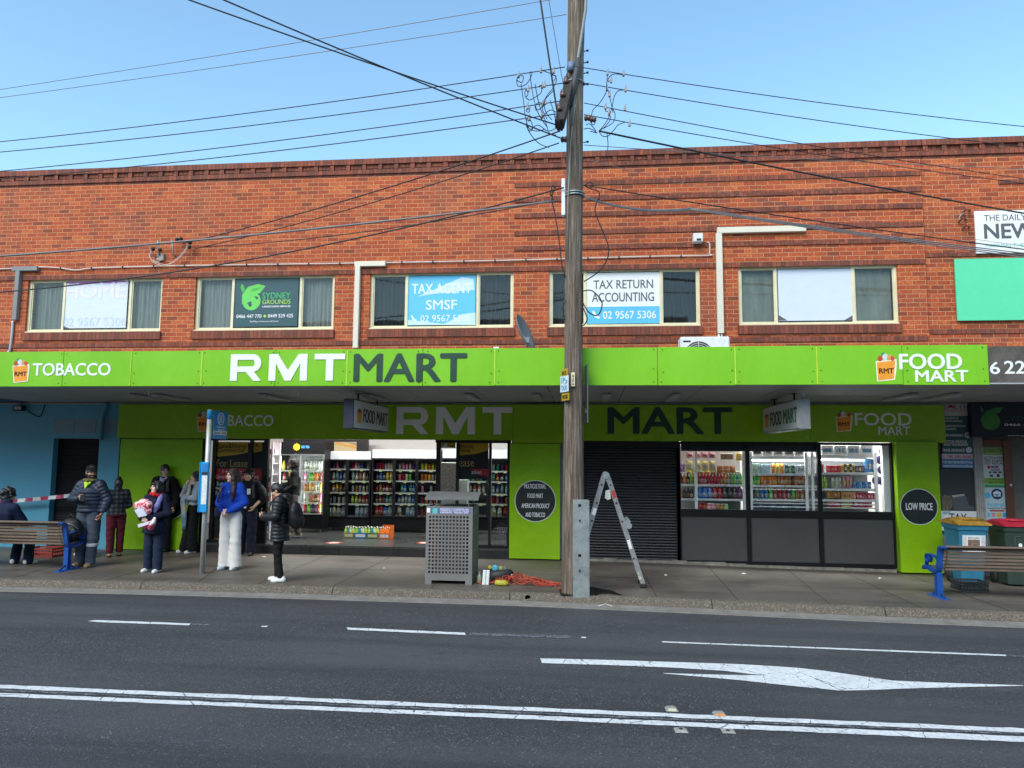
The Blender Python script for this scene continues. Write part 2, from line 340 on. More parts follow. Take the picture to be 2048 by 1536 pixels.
# ------------------------------------------------------------------ ground
def groundmats():
    m, t, b = _new('asphalt'); v = coords(t)
    agg = t.nodes.new('ShaderNodeTexVoronoi'); agg.inputs['Scale'].default_value = 95; t.links.new(v, agg.inputs['Vector'])
    wn = t.nodes.new('ShaderNodeTexWhiteNoise'); wn.noise_dimensions = '3D'; t.links.new(agg.outputs['Color'], wn.inputs[0])
    c = ramp(t, wn.outputs[0], [(0., (.026, .026, .030)), (.55, (.050, .049, .055)), (.93, (.080, .078, .084)), (.985, (.14, .135, .135)), (1., (.26, .26, .26))])
    v2 = coords(t, (.25, 1, 1)); big = noise(t, v2, .9, 5, .65)
    c = mixc(t, ramp(t, big, [(.4, .0), (.65, .75)]), c, (.080, .078, .082))
    v3 = coords(t, (.5, 2.2, 1)); sp = noise(t, v3, 3.2, 5, .75); c = mixc(t, ramp(t, sp, [(.62, 0.), (.68, .65)]), c, (.022, .022, .024))
    v4 = coords(t, (.05, 1.1, 1)); tr = noise(t, v4, 1.4, 3, .6); c = mixc(t, ramp(t, tr, [(.45, 0.), (.7, .75)]), c, (.030, .030, .033))
    t.links.new(c, b.inputs['Base Color'])
    t.links.new(mathn(t, 'ADD', mathn(t, 'MULTIPLY', big, .3), .5), b.inputs['Roughness'])
    bump(t, b, agg.outputs['Distance'], .55, .006)
    # footpath: old pavers, worn, spotted with gum and oil
    m, t, b = _new('footpath'); v = coords(t)
    n1 = noise(t, v, 1.1, 6, .65); n2 = noise(t, v, 14, 5, .7); n3 = noise(t, coords(t, (.4, 2., 1)), 1.5, 5, .7)
    c = ramp(t, n1, [(.3, (.085, .069, .056)), (.7, (.165, .138, .112))])
    c = mixc(t, ramp(t, n3, [(.5, 0.), (.72, .8)]), c, (.05, .047, .044))
    c = mixc(t, ramp(t, n2, [(.35, .35), (.6, 0.)]), c, (.05, .046, .043))
    gum = t.nodes.new('ShaderNodeTexVoronoi'); gum.inputs['Scale'].default_value = 3.7; t.links.new(v, gum.inputs['Vector'])
    c = mixc(t, ramp(t, gum.outputs['Distance'], [(.045, .7), (.075, 0.)]), c, (.03, .028, .026))
    t.links.new(c, b.inputs['Base Color']); t.links.new(mathn(t, 'ADD', mathn(t, 'MULTIPLY', n1, .5), .28), b.inputs['Roughness'])
    bump(t, b, n2, .25, .004)
    # kerb: exposed river pebble concrete
    m, t, b = _new('kerb_aggregate'); v = coords(t)
    vo = t.nodes.new('ShaderNodeTexVoronoi'); vo.inputs['Scale'].default_value = 55; t.links.new(v, vo.inputs['Vector'])
    wn = t.nodes.new('ShaderNodeTexWhiteNoise'); t.links.new(vo.outputs['Color'], wn.inputs[0])
    c = ramp(t, wn.outputs[0], [(0., (.09, .074, .058)), (.4, (.135, .11, .084)), (.8, (.18, .148, .112)), (1., (.27, .225, .175))])
    c = mixc(t, ramp(t, vo.outputs['Distance'], [(.35, 0.), (.6, .8)]), c, (.095, .079, .063))
    st = noise(t, v, 1.6, 5, .7); c = mixc(t, ramp(t, st, [(.52, 0.), (.72, .6)]), c, (.10, .088, .075))
    t.links.new(c, b.inputs['Base Color']); b.inputs['Roughness'].default_value = .8; bump(t, b, mathn(t, 'SUBTRACT', 1., vo.outputs['Distance']), .8, .01)
    m, t, b = _new('road_paint'); v = coords(t)
    n = noise(t, v, 26, 6, .75); w2 = noise(t, v, 3., 4, .7)
    worn = mathn(t, 'ADD', mathn(t, 'MULTIPLY', n, .75), mathn(t, 'MULTIPLY', w2, .25))
    c = ramp(t, worn, [(.34, (.06, .06, .065)), (.40, (.55, .56, .56)), (.6, (.80, .80, .79))])
    vc = t.nodes.new('ShaderNodeTexVoronoi'); vc.feature = 'DISTANCE_TO_EDGE'; vc.inputs['Scale'].default_value = 2.1; t.links.new(coords(t, (1.3, .55, 1)), vc.inputs['Vector'])
    c = mixc(t, ramp(t, mathn(t, 'ADD', vc.outputs[0], mathn(t, 'MULTIPLY', mathn(t, 'SUBTRACT', n, .5), .06)), [(.003, .85), (.008, 0.)]), c, (.05, .05, .055))
    t.links.new(c, b.inputs['Base Color']); b.inputs['Roughness'].default_value = .6; bump(t, b, worn, .3, .004)
    m, t, b = _new('faded_paint'); v = coords(t); n = noise(t, v, 34, 6, .8)
    t.links.new(ramp(t, n, [(.46, (.045, .048, .055)), (.62, (.27, .27, .28))]), b.inputs['Base Color']); b.inputs['Roughness'].default_value = .8
groundmats()
def ground():
    XS = [-60, -30, -20] + [i*.5 for i in range(-28, 25)] + [20, 30, 60]
    kx = lambda X: kerb_y(max(-13, min(9, X)))
    # asphalt: one sheet out to the horizon, dropping in under the kerb
    b = MB(); b.quad((-400, -300, ROADZ), (400, -300, ROADZ), (400, 12.5, ROADZ), (-400, 12.5, ROADZ))
    road = struct(b, 'road', MATS['asphalt'])
    b = MB(); b.quad((-400, 28.4, -.3), (400, 28.4, -.3), (400, 400, -.3), (-400, 400, -.3))
    struct(b, 'ground', M('earth', (.10, .09, .07), .9))
    # footpath sheet between the kerb and the shop fronts
    b = MB(); N = 8; V = []
    for X in XS:
        for j in range(N+1):
            Y = kx(X)+.02+(WALL+.35-kx(X)-.02)*j/N; V.append((X, Y, path_z(X, Y)))
    F = [(i*(N+1)+j, (i+1)*(N+1)+j, (i+1)*(N+1)+j+1, i*(N+1)+j+1) for i in range(len(XS)-1) for j in range(N)]
    b.add(V, F, 0)
    J = [((757, 1126), (667, 1172)), ((634, 1119), (571, 1145)), ((282, 1141.5), (212, 1160)), ((1433, 1152), (1474, 1198)), ((1288, 1148), (1313, 1193)), ((1785, 1189.5), (1839, 1214.5)), ((1900, 1179.3), (2020, 1221.8)), ((905, 1130), (860, 1180)), ((1600, 1160), (1655, 1205)), ((455, 1120), (395, 1166)), ((150, 1120), (20, 1158))]
    for p, q in J:
        P, Q = foot(*p), foot(*q); d = (P-Q).normalized(); P = Q+d*((WALL-.1-Q.y)/d.y); Q = Q-d*((Q.y-kx(Q.x)-.06)/d.y); s = Vector((.006, 0, 0)); n = 10
        for i in range(n):
            a, c = Q.lerp(P, i/n), Q.lerp(P, (i+1)/n); a.z = path_z(a.x, a.y)+.0035; c.z = path_z(c.x, c.y)+.0035
            b.quad(a-s, a+s, c+s, c-s, 1)
    X = -14.
    while X < 9.5:
        X2 = X+.5; 
        for off in (1.62,):
            a, c = Vector((X, kx(X)+off, 0)), Vector((X2, kx(X2)+off, 0)); a.z = path_z(a.x, a.y)+.0035; c.z = path_z(c.x, c.y)+.0035
            b.quad(a-Vector((0, .005, 0)), c-Vector((0, .005, 0)), c+Vector((0, .005, 0)), a+Vector((0, .005, 0)), 1)
        X = X2
    fp = struct(b, 'footpath', [MATS['footpath'], M('joint_dirt', (.025, .022, .02), .9)])
    # kerb and gutter
    b = MB(); prof = [(.05, .004), (.0, 0.), (-.03, -.012), (-.05, -.03), (-.075, -.088), (-.10, -.098)]
    gut = [(-.10, -.098), (-.20, -.115), (-.30, -.124), (-.34, -.2)]
    V = []; n = len(prof)
    cuts = [(285, 1164), (665, 1175), (1019, 1186), (1424, 1202), (1769, 1216), (-100, 1155), (2160, 1230)]
    cx = [gnd(*c).x for c in cuts]
    KX = sorted(XS + [x+d for x in cx for d in (-.008, .008)])
    for X in KX:
        dip = .012 if any(abs(X-x) < .001 for x in cx) else 0
        V += [(X, kx(X)+dy+rnd.uniform(-.004, .004), dz-dip+rnd.uniform(-.002, .002)) for dy, dz in prof]
    F = [(i*n+j+1, (i+1)*n+j+1, (i+1)*n+j, i*n+j) for i in range(len(KX)-1) for j in range(n-1)]
    mi = [2 if any(abs((KX[i]+KX[i+1])/2-x) < .002 for x in cx) else 0 for i in range(len(KX)-1) for j in range(n-1)]
    for f, q in zip(F, mi): b.f.append(f); b.mi.append(q); b.sm.append(False)
    b.v = V
    k = struct(b, 'kerb', [MATS['kerb_aggregate'], M('gutter_concrete', (.19, .175, .155), .8, var=.3), M('joint_dirt', (0, 0, 0))])
    b = MB(); V = [(X, kx(X)+dy, dz) for X in XS for dy, dz in gut]; n = len(gut)
    b.add(V, [(i*n+j+1, (i+1)*n+j+1, (i+1)*n+j, i*n+j) for i in range(len(XS)-1) for j in range(n-1)])
    b.build('gutter', M('gutter_concrete', (0, 0, 0)), k)
    # drain outlet pipe through the kerb under the pole
    p = gnd(1054, 1199, -.06); p.y = kx(p.x)-.055
    b = MB(); b.lathe([(.052, -.012), (.052, .02), (.042, .02), (.042, -.012)], p, 20, 0, 'y'); b.lathe([(.0, .004), (.043, .004)], p, 20, 1, 'y')
    b.build('drain_outlet', [M('gutter_concrete', (0, 0, 0)), M('pitch_black', (.004, .004, .004), .9)], k)
    # painted markings
    def strip(pts_top, pts_bot, name, mat, wob=.006, n=40, z=.004):
        P = [gnd(x, y, ROADZ) for x, y in pts_top]; Q = [gnd(x, y, ROADZ) for x, y in pts_bot]; b = MB(); V = []
        for i in range(n+1):
            t = i/n*(len(P)-1); k_ = min(int(t), len(P)-2); u = t-k_
            a, c = P[k_].lerp(P[k_+1], u), Q[k_].lerp(Q[k_+1], u)
            a.z = c.z = ROADZ+z; a.y += rnd.uniform(-wob, wob); c.y += rnd.uniform(-wob, wob); V += [a, c]
        b.add(V, [(2*i+1, 2*i+3, 2*i+2, 2*i) for i in range(n)]); return b.build(name, mat, road)
    pt, fd = MATS['road_paint'], MATS['faded_paint']
    strip([(-700, 1340), (0, 1370), (1024, 1414), (2048, 1457.5), (2800, 1490)], [(-700, 1347), (0, 1377.5), (1024, 1421.5), (2048, 1466), (2800, 1499)], 'centre_line', pt, .008, 160)
    strip([(-700, 1356), (0, 1386.5), (1024, 1430), (2048, 1473.5), (2800, 1506)], [(-700, 1364), (0, 1394), (1024, 1438), (2048, 1485), (2800, 1519)], 'centre_line', pt, .008, 160)
    strip([(0, 1380), (1024, 1424), (2048, 1467)], [(0, 1383), (1024, 1427), (2048, 1470.5)], 'worn_centre_line', fd, .01, 90)
    strip([(174, 1243), (190, 1240.5), (382, 1247.5)], [(186, 1244), (200, 1245), (378, 1251)], 'lane_dash', pt, .006, 24)
    strip([(384, 1248), (421, 1249)], [(382, 1250.5), (420, 1251.5)], 'worn_lane_dash', fd, .006, 8)
    strip([(693, 1255.5), (929, 1266)], [(695, 1260), (932, 1270.5)], 'lane_dash', pt, .006, 24)
    strip([(938, 1266), (1142, 1272)], [(940, 1271), (1141, 1277)], 'worn_lane_dash', fd, .006, 20)
    strip([(1323, 1283), (2012, 1310)], [(1326, 1285.5), (2012, 1313)], 'lane_dash', pt, .004, 60)
    strip([(2013, 1310.5), (2300, 1322)], [(2013, 1313), (2300, 1325)], 'worn_lane_dash', fd, .004, 20)
    strip([(524, 1252.5), (537, 1251.8)], [(522, 1254.6), (533, 1254.4)], 'paint_fleck', pt, .002, 3)
    strip([(1162, 1274), (1172, 1274.5)], [(1162, 1276.5), (1172, 1277)], 'paint_fleck', pt, .002, 3)
    up = [(113, 393), (280, 397), (400, 400), (650, 408), (900, 416), (1060, 425), (1150, 432), (1250, 443), (1370, 460), (1520, 482), (1700, 490), (2045, 501)]
    lo = [(2045, 503), (1800, 508), (1570, 514), (1430, 520), (1310, 522), (1240, 515), (1050, 496), (920, 481), (700, 462), (605, 453.5)]
    md = [(605, 452), (700, 455), (850, 459), (1025, 461), (950, 455), (850, 443), (640, 430), (390, 420), (280, 417), (120, 412)]
    poly = [gnd(1024+x/2, 1120+y/2, ROADZ+.004) for x, y in up+lo+md]
    bm = bmesh.new(); vs = [bm.verts.new(p) for p in poly]; f = bm.faces.new(vs); bmesh.ops.triangulate(bm, faces=[f])
    bm.normal_update()
    for f in bm.faces:
        if f.normal.z < 0: f.normal_flip()
    me = bpy.data.meshes.new('turn_arrow'); bm.to_mesh(me); bm.free(); link('turn_arrow', me, pt, road)
    # raised lane studs along the centre lines
    for k_, (x, y, c, lab) in enumerate(((1343, 1420, (.75, .72, .5), 'pale road stud with a yellow lens on the far centre line'), (1439, 1430, (.75, .28, .05), 'orange lens road stud beside the far centre line'),
                      (1362, 1462, (.30, .28, .25), 'grey worn road stud base with a hole below the near centre line'), (1456, 1463, (.28, .27, .25), 'flat scuffed grey road stud base below the near centre line'))):
        p = gnd(x, y, ROADZ); t = thing('road_stud', lab, 'road stud', p+Vector((0, 0, .004)), .04, 'road studs on the centre lines')
        s_ = .05; hh = (.02, .02, .012, .004)[k_]
        b = MB(); b.add([(-s_, -s_, 0), (s_, -s_, 0), (s_, s_, 0), (-s_, s_, 0), (-.6*s_, -.6*s_, hh), (.6*s_, -.6*s_, hh), (.6*s_, .6*s_, hh), (-.6*s_, .6*s_, hh)], [(0, 1, 5, 4), (1, 2, 6, 5), (2, 3, 7, 6), (3, 0, 4, 7), (4, 5, 6, 7)])
        b.build('stud_base', M('stud_grey', (.32, .30, .27), .7, var=.35), t, True)
        b = MB(); b.box(-.03, .03, -.046, -.034, .003, hh*.85+.002) if k_ < 2 else b.lathe([(.0, hh+.0035), (.014, hh+.0035), (.016, hh-.003)], (0, 0, 0), 12)
        b.build('lens' if k_ < 2 else 'socket', M('stud_lens%d' % k_, c if k_ < 2 else (.02, .02, .02), .3), t, True)
    return road, fp, k
ground()

# ------------------------------------------------------------------ brick buildings
BR, SOL = brickmat('brickwork'), brickmat('dark_soldier_brick', 'soldier')
BR2 = brickmat('brickwork_next_door', tone=.96)
SEAM = at(1850, 500).x
SOFB = at(700, 806).z                   # soffit at the wall
XL, XR = -17., 15.
def band(b, px0, px1, ytop, ybot, xm, proud, mi=0, Y=WALL):
    """projecting course whose heights are read at picture column xm"""
    z1, z0 = at(xm, ytop, Y).z, at(xm, ybot, Y).z
    b.box(px0, px1, Y-proud, Y-.0005 if proud > 0 else Y+.02, z0, z1, mi)
WIN = [(53, 555, 322.5, 663.3, 121, 126.5, 254, 259.5), (389.5, 550, 668, 661.6, 460, 465.5, 596, 602), (739, 543.5, 1027, 657.5, 808.5, 815, 951, 957.5), (1097.5, 536, 1400.5, 652.5, 1168, 1173.5, 1319.5, 1325), (1477, 527, 1797, 647.5, 1551, 1556.5, 1706.5, 1712)]
WR = [rect(*w_[:4]) for w_ in WIN]
zt = sum(r[3] for r in WR)/5; zb = sum(r[2] for r in WR)/5
TOPZ = (at(0, 340).z+at(1024, 314).z+at(1840, 281.5).z)/3
def building():
    B = thing('brick_building', 'long two-storey orange brick building with five cream windows above a green awning', 'building', (0, WALL, 0))
    b = MB(); hs = [(r[0], r[1], zb, zt) for r in WR]
    b.holes(XL, SEAM, SOFB-.35, TOPZ-.36, hs, WALL, WALL+.28)
    b.box(XL, SEAM, WALL+12, WALL+12.25, -.4, TOPZ-.3); b.box(XL, XL+.25, WALL+.28, WALL+12, -.4, TOPZ-.3)
    b.build('wall', BR, B)
    b = MB()
    z = TOPZ; b.box(XL, SEAM, WALL-.055, WALL+.30, z-.115, z); b.box(XL, SEAM, WALL+.0, WALL+.28, z-.225, z-.115)
    b.box(XL, SEAM, WALL-.035, WALL-.0005, z-.31, z-.225); b.box(XL, SEAM, WALL-.001, WALL+.28, z-.36, z-.225)
    X = XL
    while X < SEAM-.2: b.box(X, X+.085, WALL-.04, WALL-.0005, z-.2245, z-.1155); b.box(X+.1, X+.33, WALL-.012, WALL-.0005, z-.195, z-.1155); X += .337
    b.build('parapet', SOL, B)
    b = MB()
    band(b, XL, SEAM-.02, 533.5, 543, 1024, .022)                                   # over the window heads
    band(b, XL, SEAM-.02, 679, 688, 1024, .022)                                     # under the sills
    x0 = at(1029, 450).x
    for y in (351, 383, 416, 453, 485): band(b, x0, SEAM-.02, y-9.5, y, 1840, .022)
    b.build('string_course', SOL, B)
    b = MB(); b.box(XL, SEAM, WALL+.3, WALL+12, TOPZ-.7, TOPZ-.55); b.build('roof', M('roof_sheet', (.3, .3, .3), .6), B)
    cream = M('cream_frame', (.72, .64, .42), .45, var=.12, bmp=.05)
    curt = bpy.data.materials.new('curtain')
    cm, t, bs = _new('net_curtain'); v = coords(t, (1, 1, .03)); n = noise(t, v, 55, 3); t.links.new(ramp(t, n, [(.3, (.34, .34, .30)), (.65, (.64, .63, .56))]), bs.inputs['Base Color']); bs.inputs['Roughness'].default_value = .9
    cm2, t, bs = _new('pale_blind'); v = coords(t, (1, 1, .3)); n = noise(t, v, 6, 5); t.links.new(ramp(t, n, [(.3, (.34, .34, .28)), (.7, (.56, .55, .46))]), bs.inputs['Base Color']); bs.inputs['Roughness'].default_value = .9
    cd, t, bs = _new('dark_curtain'); v = coords(t, (1, 1, .03)); n = noise(t, v, 70, 3); t.links.new(ramp(t, n, [(.35, (.035, .04, .04)), (.65, (.11, .115, .115))]), bs.inputs['Base Color']); bs.inputs['Roughness'].default_value = .9
    gl = glass('window_glass', see=.85, ior=1.45, gain=1.3)
    for i, (w_, r) in enumerate(zip(WIN, WR)):
        X0, X1 = r[0], r[1]; fy = WALL+.055
        f = MB(); e = .055
        f.box(X0, X1, fy, fy+.08, zb, zb+e); f.box(X0, X1, fy, fy+.08, zt-e, zt); f.box(X0, X0+e, fy, fy+.08, zb+e, zt-e); f.box(X1-e, X1, fy, fy+.08, zb+e, zt-e)
        f.box(X0-.0, X1+.0, fy-.05, fy-.0005, zb+.002, zb+.022)
        ms = [(at((w_[4]+w_[5])/2, 600).x, .05), (at((w_[6]+w_[7])/2, 600).x, .05)]
        for x, wd in ms: f.box(x-wd/2, x+wd/2, fy+.003, fy+.075, zb+e, zt-e)
        # inner sash lines of the sliding lights
        for a, c in ((X0+e, ms[0][0]-.025), (ms[1][0]+.025, X1-e)):
            f.box(a, a+.022, fy+.02, fy+.06, zb+e, zt-e); f.box(c-.012, c, fy+.02, fy+.06, zb+e, zt-e); f.box(a+.022, c-.012, fy+.02, fy+.06, zb+e, zb+e+.02); f.box(a+.022, c-.012, fy+.02, fy+.06, zt-e-.02, zt-e)
        fo = f.build('window', cream, B)
        for a, c in ((X0+e, ms[0][0]-.02), (ms[0][0]+.02, ms[1][0]-.02), (ms[1][0]+.02, X1-e)):
            g = MB(); g.quad((a, fy+.035, zb+e), (c, fy+.035, zb+e), (c, fy+.035, zt-e), (a, fy+.035, zt-e)); g.build('pane', gl, fo)
        c = MB(); n = 160; V = []; amp = (.03, .022, .03, .035, .004)[i]
        for k in range(n+1):
            x = X0+.05+(X1-X0-.1)*k/n; y = fy+.16+amp*math.sin(k*1.3+i)+.5*amp*math.sin(k*.37+2*i); V += [(x, y, zb+.02), (x, y, zt-.02)]
        c.add(V, [(2*k, 2*k+2, 2*k+3, 2*k+1) for k in range(n)], 0, True); c.build('curtain', cd if i in (2, 3) else cm2 if i == 4 else cm, fo)
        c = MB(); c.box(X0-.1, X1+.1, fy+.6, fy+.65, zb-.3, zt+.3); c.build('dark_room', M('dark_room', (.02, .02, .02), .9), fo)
        s = MB(); s.box(X0-.03, X1+.03, WALL-.045, WALL-.0005, zb-.17, zb-.012); s.build('window_sill', SOL, B)
    # the next building to the right, set a little forward at its seam
    Y2 = WALL+.0; N = thing('brick_building', 'orange brick building beyond the upright joint, with white and mint boards on it', 'building', (SEAM, WALL, 0))
    z2 = at(1950, 276).z
    b = MB(); b.holes(SEAM+.018, XR, SOFB-.35, z2-.36, [], Y2+.03, Y2+.30); b.box(SEAM+.018, XR, WALL+12, WALL+12.25, -.4, z2-.3); b.box(XR, XR+.25, WALL+.03, WALL+12.25, -.4, z2-.3); b.build('wall', BR2, N)
    b = MB(); z = z2; b.box(SEAM+.018, XR, Y2-.03, Y2+.31, z-.115, z); b.box(SEAM+.018, XR, Y2+.03, Y2+.30, z-.36, z-.115); b.box(SEAM+.018, XR, Y2-.005, Y2+.0295, z-.31, z-.225)
    X = SEAM+.05
    while X < XR-.3: b.box(X, X+.085, Y2-.01, Y2+.0295, z-.2245, z-.1155); X += .337
    b.build('parapet', SOL, N)
    b = MB(); band(b, SEAM+.03, XR, 506, 514, 1880, .02, 0, Y2+.03); band(b, SEAM+.03, XR, 659, 668, 1880, .02, 0, Y2+.03); band(b, at(1998, 365).x, XR, 360, 368, 2010, .02, 0, Y2+.03); b.build('string_course', SOL, N)
    b = MB(); b.box(SEAM, XR, WALL+.31, WALL+12, z2-.7, z2-.55); b.build('roof', MATS['roof_sheet'], N)
    return B, N
BLD, BLD2 = building()

# the terrace across the street, behind the photographer: it stands in the panes and closes off the low sky
def across():
    for x0, x1, h, c, lab in ((-44, -17, 8.0, (.30, .22, .16), 'tan parapet shop row across the street, mirrored in the windows'), (-16.6, 5, 8.8, (.26, .13, .09), 'brown brick shop row across the street, mirrored in the windows'), (5.4, 42, 7.8, (.34, .33, .31), 'pale grey shop row across the street, mirrored in the windows')):
        B = thing('terrace_building', lab, 'building', ((x0+x1)/2, -8, -.15)); b = MB(); hs = []; x = x0+1.2
        while x+2 < x1: hs.append((x, x+1.8, 4.2, 5.4)); x += 3.1
        b.holes(x0, x1, -.15, h, hs, -8.2, -8); b.box(x0, x1, -18, -17.8, -.15, h); b.build('wall', M('terrace_%d' % (x1 > 0)+str(int(h)), c, .85), B)
        b = MB(); b.box(x0, x1, -17.8, -8.2, h-.5, h-.35); b.build('roof', MATS['roof_sheet'], B); b = MB(); b.box(x0, x1, -8, -5.6, 2.9, 3.4); b.build('awning', M('terrace_awning', (.12, .12, .13), .6), B)
        b = MB()
        for q in hs: b.box(q[0], q[1], -8.15, -8.12, q[2], q[3])
        b.build('window', M('terrace_glass', (.02, .025, .03), .1), B)
across()
# ------------------------------------------------------------------ awning and its green fascia
G_BR = M('bright_green', (.19, .50, .014), .32, var=.09, vs=.9, bmp=.07, bs=1.8, stretch=(1.2, 1, .6))
G_DK = M('panel_green', (.25, .48, .007), .25, var=.14, vs=.9, bmp=.02, bs=3)
WHITE = M('white_vinyl', (.80, .80, .80), .4, var=.03, bmp=.02)
DKGREEN = M('dark_green_vinyl', (.008, .05, .028), .4, var=.1)
BLACK = M('black_metal', (.006, .0065, .008), .42, var=.2, spec=.35)
SILVER = M('brushed_aluminium', (.55, .56, .57), .35, .9, var=.1)
PANELX = [-60, 128, 263, 405, 552, 695, 846, 990, 1148, 1315, 1470, 1633, 1804, 1976]
FZ0, FZ1 = at(1000, 771.5, FASC).z, at(1000, 697, FASC).z
def awning():
    A = thing('awning', 'flat cantilever awning with grey panelled soffit behind the green fascia', 'awning', (0, FASC, FZ0))
    XA, XB = -15., at(1977, 740, FASC).x
    b = MB(); 
    # soffit: sheets with open joints, sloping slightly
    xs = []; X = XA
    while X < 13: xs.append(X); X += 1.2
    for i in range(len(xs)-1):
        for a, c in ((0, .64), (.64, 1.)):
            x0, x1 = xs[i]+.006, xs[i+1]-.006; y0, y1 = FASC+.02+(WALL-FASC-.02)*a, FASC+.02+(WALL-FASC-.02)*c-.012
            z = lambda y: FZ0+.012+(SOFB-FZ0)*(y-FASC)/(WALL-FASC)
            b.add([(x0, y0, z(y0)), (x1, y0, z(y0)), (x1, y1, z(y1)), (x0, y1, z(y1)), (x0, y0, z(y0)+.02), (x1, y0, z(y0)+.02), (x1, y1, z(y1)+.02), (x0, y1, z(y1)+.02)], [(3, 2, 1, 0), (4, 5, 6, 7), (0, 1, 5, 4), (1, 2, 6, 5), (2, 3, 7, 6), (3, 0, 4, 7)], 1 if x1 < at(160, 800).x else 0)
    b.build('soffit', [M('soffit_grey', (.34, .35, .36), .6, var=.08), M('soffit_navy', (.05, .06, .16), .6)], A)
    b = MB(); b.box(XA, 13, FASC+.07, WALL-.002, FZ0+.08, FZ0+.26); b.box(XA, 13, WALL-.06, WALL-.001, SOFB-.035, SOFB+.0); b.build('deck', M('deck_metal', (.30, .31, .31), .5), A)
    # surface lights, off, on the soffit
    for px, py in ((300, 800), (345, 800), (750, 797), (945, 790), (1075, 795), (1212, 800), (1345, 795), (1800, 795), (1880, 800), (550, 798)):
        Y = 12.6; p = at(px, py, Y); z = FZ0+.01+(SOFB-FZ0)*(Y-FASC)/(WALL-FASC)
        b = MB(); b.box(p.x-.07, p.x+.07, Y-.55, Y+.55, z-.055, z, 0, .012); b.build('batten_light', M('batten_grey', (.42, .43, .44), .5), A)
    for px in (297, 597): 
        p = at(px, 785, 11.3); b = MB(); b.tube([p+Vector((0, 0, .05)), p, p+Vector((.01, 0, -.06))], .006, 6); b.build('loose_wire', WHITE, A)
    S = thing('fascia_sign', 'long bright green fascia sign reading TOBACCO, RMT MART and FOOD MART', 'sign', (0, FASC, FZ0))
    scr = M('screw_dark', (.02, .03, .01), .5)
    for i in range(len(PANELX)-1):
        x0, x1 = at(PANELX[i], 735, FASC).x, at(PANELX[i+1], 735, FASC).x
        if i == 0: x0 = XA
        b = MB(); b.box(x0+.004, x1-.004, FASC-.022+rnd.uniform(-.003, .003), FASC+.019, FZ0+rnd.uniform(-.004, .004), FZ1+rnd.uniform(-.006, .006), 0, .003); tl = rnd.uniform(-.006, .006); b.v = [(p[0], p[1]+tl*(p[0]-x0)/(x1-x0), p[2]) if p[1] < FASC else p for p in b.v]
        for xx in (x0+.06, x1-.06):
            for zz in (FZ0+.05, FZ0+.22+rnd.uniform(-.03, .03), FZ1-.04): b.lathe([(.009, -.027), (.009, -.015)], (xx+rnd.uniform(-.02, .02), FASC, zz), 7, 1, 'y')
        b.build('panel', [G_BR, scr], S)
    yl = FASC-.025
    for txt, box, mat, wg in (('TOBACCO', (66, 726.5, 221, 751), WHITE, .022), ('MART', (709, 708, 932, 762), DKGREEN, .03), ('FOOD', (1799, 708, 1923, 738), WHITE, .03), ('MART', (1831, 741, 1936, 763), WHITE, .03)):
        ptext(txt, *box, yl, mat, S, wgt=wg*1.6, name='lettering')
    blockRMT(S, 460, 708, 690, 761.5, yl, WHITE)
    for x in (263, 405, 695, 990, 1470, 1633):
        X = at(x, 735, FASC).x; b = MB(); b.box(X-.010, X+.010, FASC-.027, FASC-.0255, FZ0+.01, FZ1-.01); b.build('sealant', M('yellow_sealant', (.42, .62, .03), .5), S)
    for bx in ((2, 710, 60, 770), (1722, 697, 1795, 768)): bag_emblem(S, bx, yl)
    # the next awning's dark fascia with the end of a phone number
    Q = thing('fascia_sign', 'dark brown fascia board with white numbers 6 22 at the awning end', 'sign', (XB, FASC, FZ0))
    z0, z1 = at(2010, 765, FASC).z, at(2010, 692, FASC).z
    b = MB(); b.box(XB+.01, 13, FASC+.03, FASC+.06, z0, z1); b.build('board', M('dark_brown_board', (.10, .085, .07), .5, var=.5, vs=3), Q)
    ptext('6', 1980, 724, 1999, 748, FASC+.03, WHITE, Q, wgt=.03); ptext('22', 2009, 722, 2050, 747, FASC+.03, WHITE, Q, wgt=.03)
    return A, S
